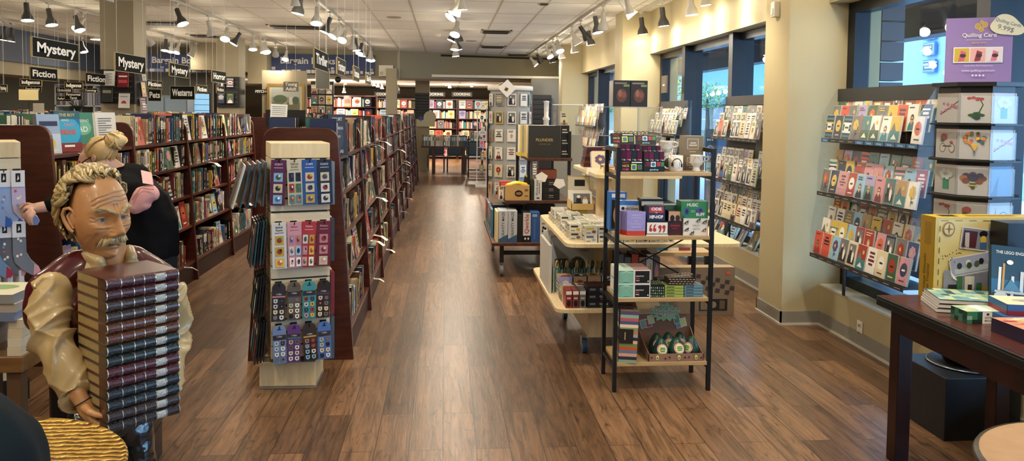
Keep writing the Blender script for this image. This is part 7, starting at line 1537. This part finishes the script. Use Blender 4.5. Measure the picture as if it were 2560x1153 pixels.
# ================================================================= TALL CARD SPINNER AND CLEAR BOXES BEHIND
tp=Vector((.875,10.5,0)); ts=thing('tall_card_spinner','tall clear and white card spinner beyond the game cart','card spinner',tp)
MB().lathe([(.30,1.90),(.31,1.91),(.31,1.95),(.30,1.96),(0,1.96)],WHITE,n=32,caps=False).lathe([(0,1.90),(.30,1.90)],WHITE,n=32,caps=False).make('top_cap',ts); MB().cyl((0,0,.03),(0,0,1.9),.04,mat('9A9A98',.4),n=12).make('post',ts); MB().cyl((0,0,0),(0,0,.03),.28,mat('2A2A2A',.5),n=28).make('base',ts)
MB().box(-.305,-.285,-.02,.02,.03,1.75,IRON).make('side_frame',ts)
tr_=random.Random(66)
for k in range(-2,3):
    a=-PI/2+k*.62; n=Vector((math.cos(a),math.sin(a),0)); u=Vector((-n.y,n.x,0))
    MB().add([tuple(n*.26-u*.085+Vector((0,0,.5))),tuple(n*.26+u*.085+Vector((0,0,.5))),tuple(n*.26+u*.085+Vector((0,0,1.89))),tuple(n*.26-u*.085+Vector((0,0,1.89)))],[(0,1,2,3)],mat('A8A8A4',.5)).make('panel',ts)
    for r_ in range(6):
        z=1.69-.238*r_
        if z<.45: continue
        T=Matrix((u,-n,Vector((0,0,1)))).transposed().to_4x4(); T.translation=tp+n*.285-u*.058+Vector((0,0,z))
        one_card(T,.115,.165,'%s row, %s column, tall spinner'%(ORD[r_],ORD[k+2]),tr_,.008,grp='cards on the tall spinner',bgc=tr_.choice(['white','white','white','grey','yellow','cream','white']),kinds=['flower','photo','words','portrait'])
T=frame((-.07,-.33,1.80),(.72,0,.69),(-.69,0,.72)); mb=MB(); mb.box(0,.17,0,.17,-.01,0,WHITE,T); P=Pic(mb,T,.17,.17); P.rect(.25,.35,.55,.65,mat('B8905A',.5),.3).ell(.4,.5,.14,.1,mat('3A2418',.5),8); tag(mb.make('tilted_card',loc=tp),'white card tilted as a diamond on the tall spinner top','card')
t=thing('slim_white_stand','slim white wire stand of cards left of the tall spinner','stand',(.78,16.6,0)) 
for x in(-.1,.1): MB().box(x-.01,x+.01,-.01,.01,0,1.75,mat('C8C4B8',.5)).make('post',t)
MB().box(-.13,.13,-.2,.2,0,.03,mat('C8C4B8',.5)).make('base',t)
for k in range(6): MB().box(-.1,.1,-.01,.01,.3+k*.27,.31+k*.27,mat('C8C4B8',.5)).make('rung',t); 
for k in range(6): carton(.73+.02*(k%2),16.5,.315+k*.27,.09,.03,.17,['B8843A','4A2A3A','D8D0C0','3A3A3A','A83A30','C8C4B0'][k],'card pack on the slim white stand, %s from the bottom'%ORD[k],card,nm='card_pack')
t=thing('acrylic_tower','clear acrylic box tower beside the far card rack','display case',(1.5,9.45,.0)); MB().box(-.16,.16,-.12,.12,1.34,1.70,ACR).make('clear_box',t); MB().box(-.17,.17,-.13,.13,1.70,1.712,WHITE).make('lid',t); MB().box(-.17,.17,-.13,.13,0,1.34,mat('8A8678',.6)).make('cabinet',t)
carton(1.27,9.3,1.2,.12,.1,.42,'121214','black box with a picture, left of the clear acrylic tower',card) if False else carton(1.40,9.36,1.345,.09,.05,.28,'BFC4CC','picture of a knight inside the clear tower',card)
t=thing('candle_stand','white vase-like stand between the spinner and the clear tower','stand',(1.36,10.4,0)); MB().lathe([(.03,1.25),(.04,1.3),(.035,1.5),(.05,1.52),(.03,1.56),(.035,1.75),(.045,1.76),(.0,1.77)],WHITE,n=16).make('turned_column',t); MB().box(-.10,.10,-.10,.10,0,1.25,mat('2A2420',.5)).make('pedestal',t)
MB().box(1.55,2.28,18.93,18.99,.9,1.95,BLACK).make('x') if False else None
def slatwall(x0,x1,y,z0,z1,nm,lab,n,axis='y'):
    t=thing('slatwall_panel',lab,'slatwall',(x0,y,z0)); MB().box(0,x1-x0,0,.02,0,z1-z0,mat('0E0E0F',.6)).make('backing',t); h=(z1-z0)/n
    for k in range(n): MB().box(0,x1-x0,-.018,0,k*h+.014,(k+1)*h-.006,mat('1A1917',.45)).make('slat',t)
    return t
slatwall(2.15,2.6,18.95,1.2,2.05,'s','black slatwall on the far right wall end',7) ; slatwall(-.82,-.44,20.95,1.4,2.1,'s','black slatwall on the far aisle column',9)
# column displays
def coldisp(x0,x1,y,z0,z1,lab,seed,side=None):
    t=thing('column_display',lab,'slatwall',(x0,y,z0)); w=x1-x0; h=z1-z0; MB().box(0,w,-.03,0,0,h,mat('0F0F10',.5)).make('backing',t); rr=random.Random(seed)
    for k in range(1,6): MB().box(0,w,-.034,-.03,k*h/6-.004,k*h/6+.004,mat('55544E',.4)).make('slot',t)
    if side: MB().box(w,w+.03,-.03,side,0,h,mat('0F0F10',.5)).make('side_backing',t)
    return t
coldisp(-4.68,-4.26,10.995,1.66,2.12,'black book display panel on the near column',1,.4); coldisp(-4.63,-4.21,16.19,1.64,2.26,'black book display panel on the middle column',2,.4)
cr_=random.Random(3)
for i,(x,z,c,f_,l) in enumerate(((-4.62,1.90,'E8E4DA',list1,'white notice book at the top left of the near column display'),(-4.44,1.88,'8A1F2A',lambda P:P.rect(0,0,1,1,mat('7A1A24',.4)).rect(.1,.7,.9,.8,WHITE).rect(.1,.3,.9,.5,mat('C8505A',.4)),'red stacked-title book on the near column display'),(-4.65,1.68,'3A3A34',lambda P:P.rect(0,0,1,1,mat('2A2C28',.4)).rect(.1,.6,.9,.8,mat('8A8A78',.4)),'dark book at the lower left of the near column display'),(-4.43,1.60,'E0DCD4',lambda P:P.rect(0,0,1,1,WHITE).ell(.5,.3,.25,.2,mat('C8463A',.4),12,0,PI).rect(.15,.75,.85,.8,mat('8A8A84',.4)),'white book with a half red sun on the near column display'))):
    display_book(Matrix.Translation((x,10.92,z))@Matrix.Rotation(-.12,4,'X'),.14,.20,.02,mat(c,.4),l,f_)
for i,(x,z) in enumerate(((-4.60,2.02),(-4.42,2.04),(-4.60,1.72),(-4.42,1.72))): display_book(Matrix.Translation((x,16.11,z))@Matrix.Rotation(-.1,4,'X'),.13,.2,.02,mat(['4A4A40','141416','3A4A2A','3A2A6A'][i],.4),'%s book on the middle column display'%['upper left','upper right','lower left yellow-lettered','lower right purple'][i],lambda P:art(P,cr_))
for i in range(3):
    T=Matrix.Translation((-4.17,11.08+.0,1.98-.22*i))@Matrix.Rotation(PI/2,4,'Z')@Matrix.Rotation(-.12,4,'X'); display_book(T,.15,.20,.02,pm(['grey','black','white'][i]),'%s book on the side face of the near column'%['top','middle','bottom'][i],lambda P:art(P,cr_))
# paper notes standing among the books
def note(px,py,y,w,h,c,lab): p=PY(px,py,y); MB().box(-w/2,w/2,0,.002,-h,0,mat(c,.7)).make('paper_note',loc=p,label=lab,cat='note') 
# sign on top of the aisle bookcase
t=thing('notice_stand','white notice clipped to a black stand on the aisle bookcase','notice',(-1.05,5.25,1.4905)); MB().box(-.14,.12,0,.012,.0,.11,BLACK).make('black_board',t); mb=MB(); P=Pic(mb,frame((-.11,-.002,.06),(.998,0,-.05),(.05,0,.998)),.11,.09); P.rect(0,0,1,1,WHITE); [P.rect(.1,.2+i*.15,.9,.24+i*.15,mat('8A8A84',.6)) for i in range(5)]; mb.make('notice_sheet',t)
for i,(x,w,c,f_,l) in enumerate(((-1.10,.13,'E0DC8A',lambda P:P.rect(0,0,1,1,mat('20262C',.4)).rect(.1,.3,.9,.7,mat('8A9AA4',.4)),'dark patterned book face out on the aisle bookcase end'),(-.90,.15,'2F6A66',lambda P:P.rect(0,0,1,1,mat('2F6A62',.4)).ell(.5,.6,.3,.2,mat('8AB09A',.4)).txt('THE',.5,.2,.12,mat('D8C88A',.4),.02),'green book face out on the aisle bookcase end'))):
    display_book(Matrix.Translation((x,5.10,1.33)),w,.22,.02,mat(c,.4),l,f_)
def crt(P): P.rect(0,0,1,1,mat('1C232E',.4)).ell(.5,.45,.3,.3,mat('2E3A4A',.4)).txt('COURT',.5,.88,.11,mat('C8CCD0',.4),.015).txt('THORNS',.5,.66,.10,mat('C8CCD0',.4),.015).txt('AND',.5,.46,.08,mat('C8CCD0',.4)).txt('MAAS',.5,.10,.11,mat('C8CCD0',.4),.02)
display_book(Matrix.Translation((-.73,5.03,1.307))@Matrix.Rotation(PI/2-.55,4,'Z')@Matrix.Rotation(-.1,4,'X'),.17,.27,.045,mat('1C232E',.4),'dark blue thick book lettered COURT and MAAS at the near end of the aisle bookcase',crt)
# ================================================================= FAR ROOM
fr=random.Random(17)
def fbook(mb,x,y,z,w,h,d,c): mb.box(x,x+w,y,y+d,z,z+h,pm(c))
smb=MB()
def fcase(x0,x1,y,lab,rows=(1.72,1.38,1.04,.70,.36,.08)):
    t=thing('wall_bookcase',lab,'bookcase',(x0,y,0)); w=x1-x0
    MB().box(0,w,.0,.03,0,2.05,mat('2E120C',.5)).make('back_panel',t)
    for x in(0,w-.03): MB().box(x,x+.03,-.3,0,0,2.05,MAHOG).make('side_panel',t)
    for z in rows+(2.03,): MB().box(.03,w-.03,-.3,0,z-.025,z,MAHOG_H).make('shelf',t)
    for z in rows:
        x=x0+.04
        while x<x1-.2:
            if fr.random()<.2: 
                bw=.22; c=fr.choice(['cream','white','yellow','orange','tan']); T=Matrix.Translation((x,y-.27,z+.002)); smb.box(0,bw,0,.02,0,.27,pm(c),T); P=Pic(smb,T@frame((0,0,0),(1,0,0),(0,0,1)),bw,.27); art(P,fr,['circle','flower','words']); x+=bw+.02
            else: bw=fr.choice([.02,.03,.04]); h=fr.uniform(.19,.27); c=fr.choice(['white','cream','orange','yellow','red','cream','coral','white','teal','black','pink']); smb.box(x,x+bw,y-.26,y-.05,z+.002,z+h,pm(c)); x+=bw+.004
    return t
for i,(a,b) in enumerate(((-5.2,-3.8),(-3.78,-2.4),(-2.38,-1.0),(-.98,.40),(.42,1.8))): fcase(a,b,26.8,'dark red wall bookcase full of cookbooks, %s from the left'%ORD[i])
fcase(-3.6,-2.0,23.0,'nearer dark bookcase in the far room behind the thin column',(1.72,1.38,1.04,.70,.36,.08))
tag(smb.make('cookbooks'),'rows of cookbooks on the far wall bookcases','books',None,'stuff')
t=thing('display_table','dark wood table with rows of upright books at the aisle end','table',(-.62,19.85,0)); MB().box(0,1.2,0,.8,.68,.72,MAHOG).make('top',t)
for x in(.28,1.05):
    for y in(.05,.7): MB().box(x,x+.08,y,y+.08,0,.68,MAHOG).make('leg',t)
MB().box(-.62,-.55,19.85,19.9,0,.68,MAHOG).make('x') if False else None
for i in range(26): carton(-.60+i*.045,19.9,.7205,.04,.2,.27+.02*fr.random(),fr.choice(['C8C4B8','3A5A6A','8A8A84','4A4A44','B8A88A','2A4A7A','6A6A5A']),'upright boxed book on the far table, %s from left'%ORD[i],lambda P:P.rect(.1,.5,.9,.85,pm(fr.choice(['white','sky','grey','tan']))),nm='boxed_book',cat='book',grp='boxed books on the far table')
for i,x in enumerate((-.25,.28,.78)):
    t=thing('chair','grey-blue curved plastic chair under the far table, %s from left'%ORD[i],'chair',(x,20.9,0)); m=mat('5A6A7A',.35)
    MB().box(-.22,.22,-.2,.2,.42,.45,m).make('seat',t,bevel=.01); MB().box(-.22,.22,.18,.21,.45,.82,m).make('backrest',t,bevel=.01)
    for s in(-1,1): MB().tube([(s*.22,-.2,0),(s*.22,-.16,.06),(s*.22,.0,.10),(s*.22,-.12,.2),(s*.22,-.18,.42)],.02,m,8).make('leg',t); MB().tube([(s*.22,.25,0),(s*.22,.18,.43)],.02,m,8).make('leg',t)
t=thing('rolling_cart','black rolling cart with books right of the far table','cart',(.85,19.4,0))
for z in(.15,.45,.85): MB().box(-.28,.28,-.2,.2,z,z+.03,IRON).make('shelf',t)
for x in(-.27,.27):
    for y in(-.19,.19): MB().box(x-.012,x+.012,y-.012,y+.012,.08,1.0,IRON).make('post',t); MB().cyl((x-.015,y,.04),(x+.015,y,.04),.04,BLACK,n=12).make('caster_wheel',t)
for i in range(5): carton(.62+i*.1,19.3,.881,.09,.15,.25,['C85A4A','D8D0C0','8A8A84','C8B090','3A3A3A'][i],'book on the rolling cart, %s from left'%ORD[i],card,nm='book',cat='book')
t=thing('round_sign_stand','cream round sign with a blue star on the far column','sign',(-.78,20.9,1.2)); MB().box(0,.5,0,.02,0,.2,mat('C8C09A',.5)).make('board',t); MB().cyl((.36,-.005,.25),(.36,.02,.25),.17,mat('C8C09A',.5),n=24).make('disc',t); MB().prism([(.12+.09*(1 if k%2 else .5)*math.cos(k*PI/6),.22+.09*(1 if k%2 else .5)*math.sin(k*PI/6)) for k in range(12)],-.01,.0,mat('2A4A8A',.4),'xz').make('star',t)
# framed landscape
t=thing('framed_landscape','gold framed landscape painting beyond the aisle bookcases','painting',(-3.88,17.25,1.50)); 
for a in ((0,.80,0,.05),(0,.80,.62,.67),(0,.05,.05,.62),(.75,.80,.05,.62)): MB().box(a[0],a[1],0,.04,a[2],a[3],mat('9A7A3E',.4,.3)).make('frame',t)
mb=MB(); mb.box(.05,.75,.01,.03,.05,.62,mat('B8B49A',.6)); P=Pic(mb,frame((.10,.009,.10),(1,0,0),(0,0,1)),.60,.47); P.rect(0,0,1,1,mat('8A8E80',.6)).rect(0,.6,1,1,mat('A8ACA0',.6)).ell(.3,.5,.25,.2,mat('55644A',.6)).rect(0,0,1,.35,mat('6A6A4E',.6)).rect(.62,.25,.75,.6,mat('C8C4B4',.6)).ell(.85,.45,.12,.18,mat('4A5A40',.6)).poly([(.2,0),(.45,.35),(.55,.35),(.5,0)],mat('A89A78',.6)); mb.make('picture',t)
MB().box(-4.0,-3.05,17.32,17.42,0,2.46,TAN).make('wall_painting_panel',kind='structure')
# magazine display of many colours
t=thing('magazine_rack','black rack of colourful magazines right of the framed landscape','magazine rack',(-3.0,17.6,1.0)); MB().box(0,.5,0,.04,-1.0,1.25,BLACK).make('backing',t)
for r_ in range(5):
    for c in range(3): carton(-2.985+c*.16,17.55,1.03+r_*.235,.14,.03,.2,fr.choice(['C8B8C8','D8708A','E0DCE0','C85A5A','6A4A8A']),'magazine in %s row, %s column of the colourful rack'%(ORD[r_],ORD[c]),card,nm='magazine',cat='magazine')
# office behind the left rows
t=thing('white_bookcase','white shelving with binders in the office at the back left','bookcase',(-8.95,18.6,0))
for x in(0,.42,.85,1.27): MB().box(x,x+.03,0,.35,0,2.12,mat('C4C8CC',.5)).make('side_panel',t)
for z in(.4,.8,1.2,1.62,2.1): MB().box(0,1.3,0,.35,z,z+.03,mat('C4C8CC',.5)).make('shelf',t)
for i in range(20): carton(-8.90+i*.06,18.62,1.655 if i%2==0 else 1.655,.05,.3,.33,fr.choice(['B8B4C4','7A7A8A','C8C8D0','6A6A72']),'office binder on the white shelving, %s from left'%ORD[i],nm='binder',cat='binder',grp='binders in the office')
t=thing('filing_cabinet','blue-grey office cabinets behind the third bookcase row','cabinet',(-7.4,18.3,0)); MB().box(0,1.5,0,.5,0,1.9,mat('6F7E8A',.4)).make('body',t)
for k in range(3): MB().box(.02+.5*k,.48+.5*k,-.02,0,.1,1.85,mat('7E8F9C',.4)).make('door',t)
w=MB(); w.box(-6.15,-5.65,19.14,19.19,1.4,1.98,mat('10161F',.4)); struct('window_6',w)
mb=MB(); 
for i in range(4):
    for j in range(4): mb.box(-6.12+i*.117,-6.01+i*.117,19.12,19.14,1.43+j*.135,1.555+j*.135,mat('8FC0E0',.2,emit=.9))
o=mb.make('glass_blocks'); o['kind']='structure'; o.name='window_7'
t=thing('potted_plant','dark spiky plant in the office behind the left rows','plant',(-5.9,13.0,1.50)); 
for k in range(22): a=2*PI*k/22; MB().tube([(0,0,.0),(.07*math.cos(a),.07*math.sin(a),.13),(.15*math.cos(a),.15*math.sin(a),.16+.06*math.sin(k*2.3))],[.006,.008,.001],mat('1A2A1E',.5),4).make('leaf',t)
MB().lathe([(.05,-.12),(.07,0)],mat('3A3A3A',.5),n=14).make('pot',t); MB().box(-.3,.3,-.3,.3,-1.5,-.12,mat('8A8678',.6)).make('counter',t)
def pnote(px,py,y,w,h,c,lab): p=PY(px,py,y); t=thing('paper_note',lab,'note',p); MB().box(-w/2,w/2,0,.003,-h,0,mat(c,.7)).make('sheet',t); MB().cyl((0,.006,-h/2),(0,.006,1.53-p.z),.003,IRON,n=5).make('clip_rod',t)
pnote(71,224,5.45+1.1,.15,.085,'D8C48A','cream blank card standing above the leftmost books'); pnote(96,258,6.6,.085,.08,'E0D6BC','small pale note just below the cream card')
build_books()
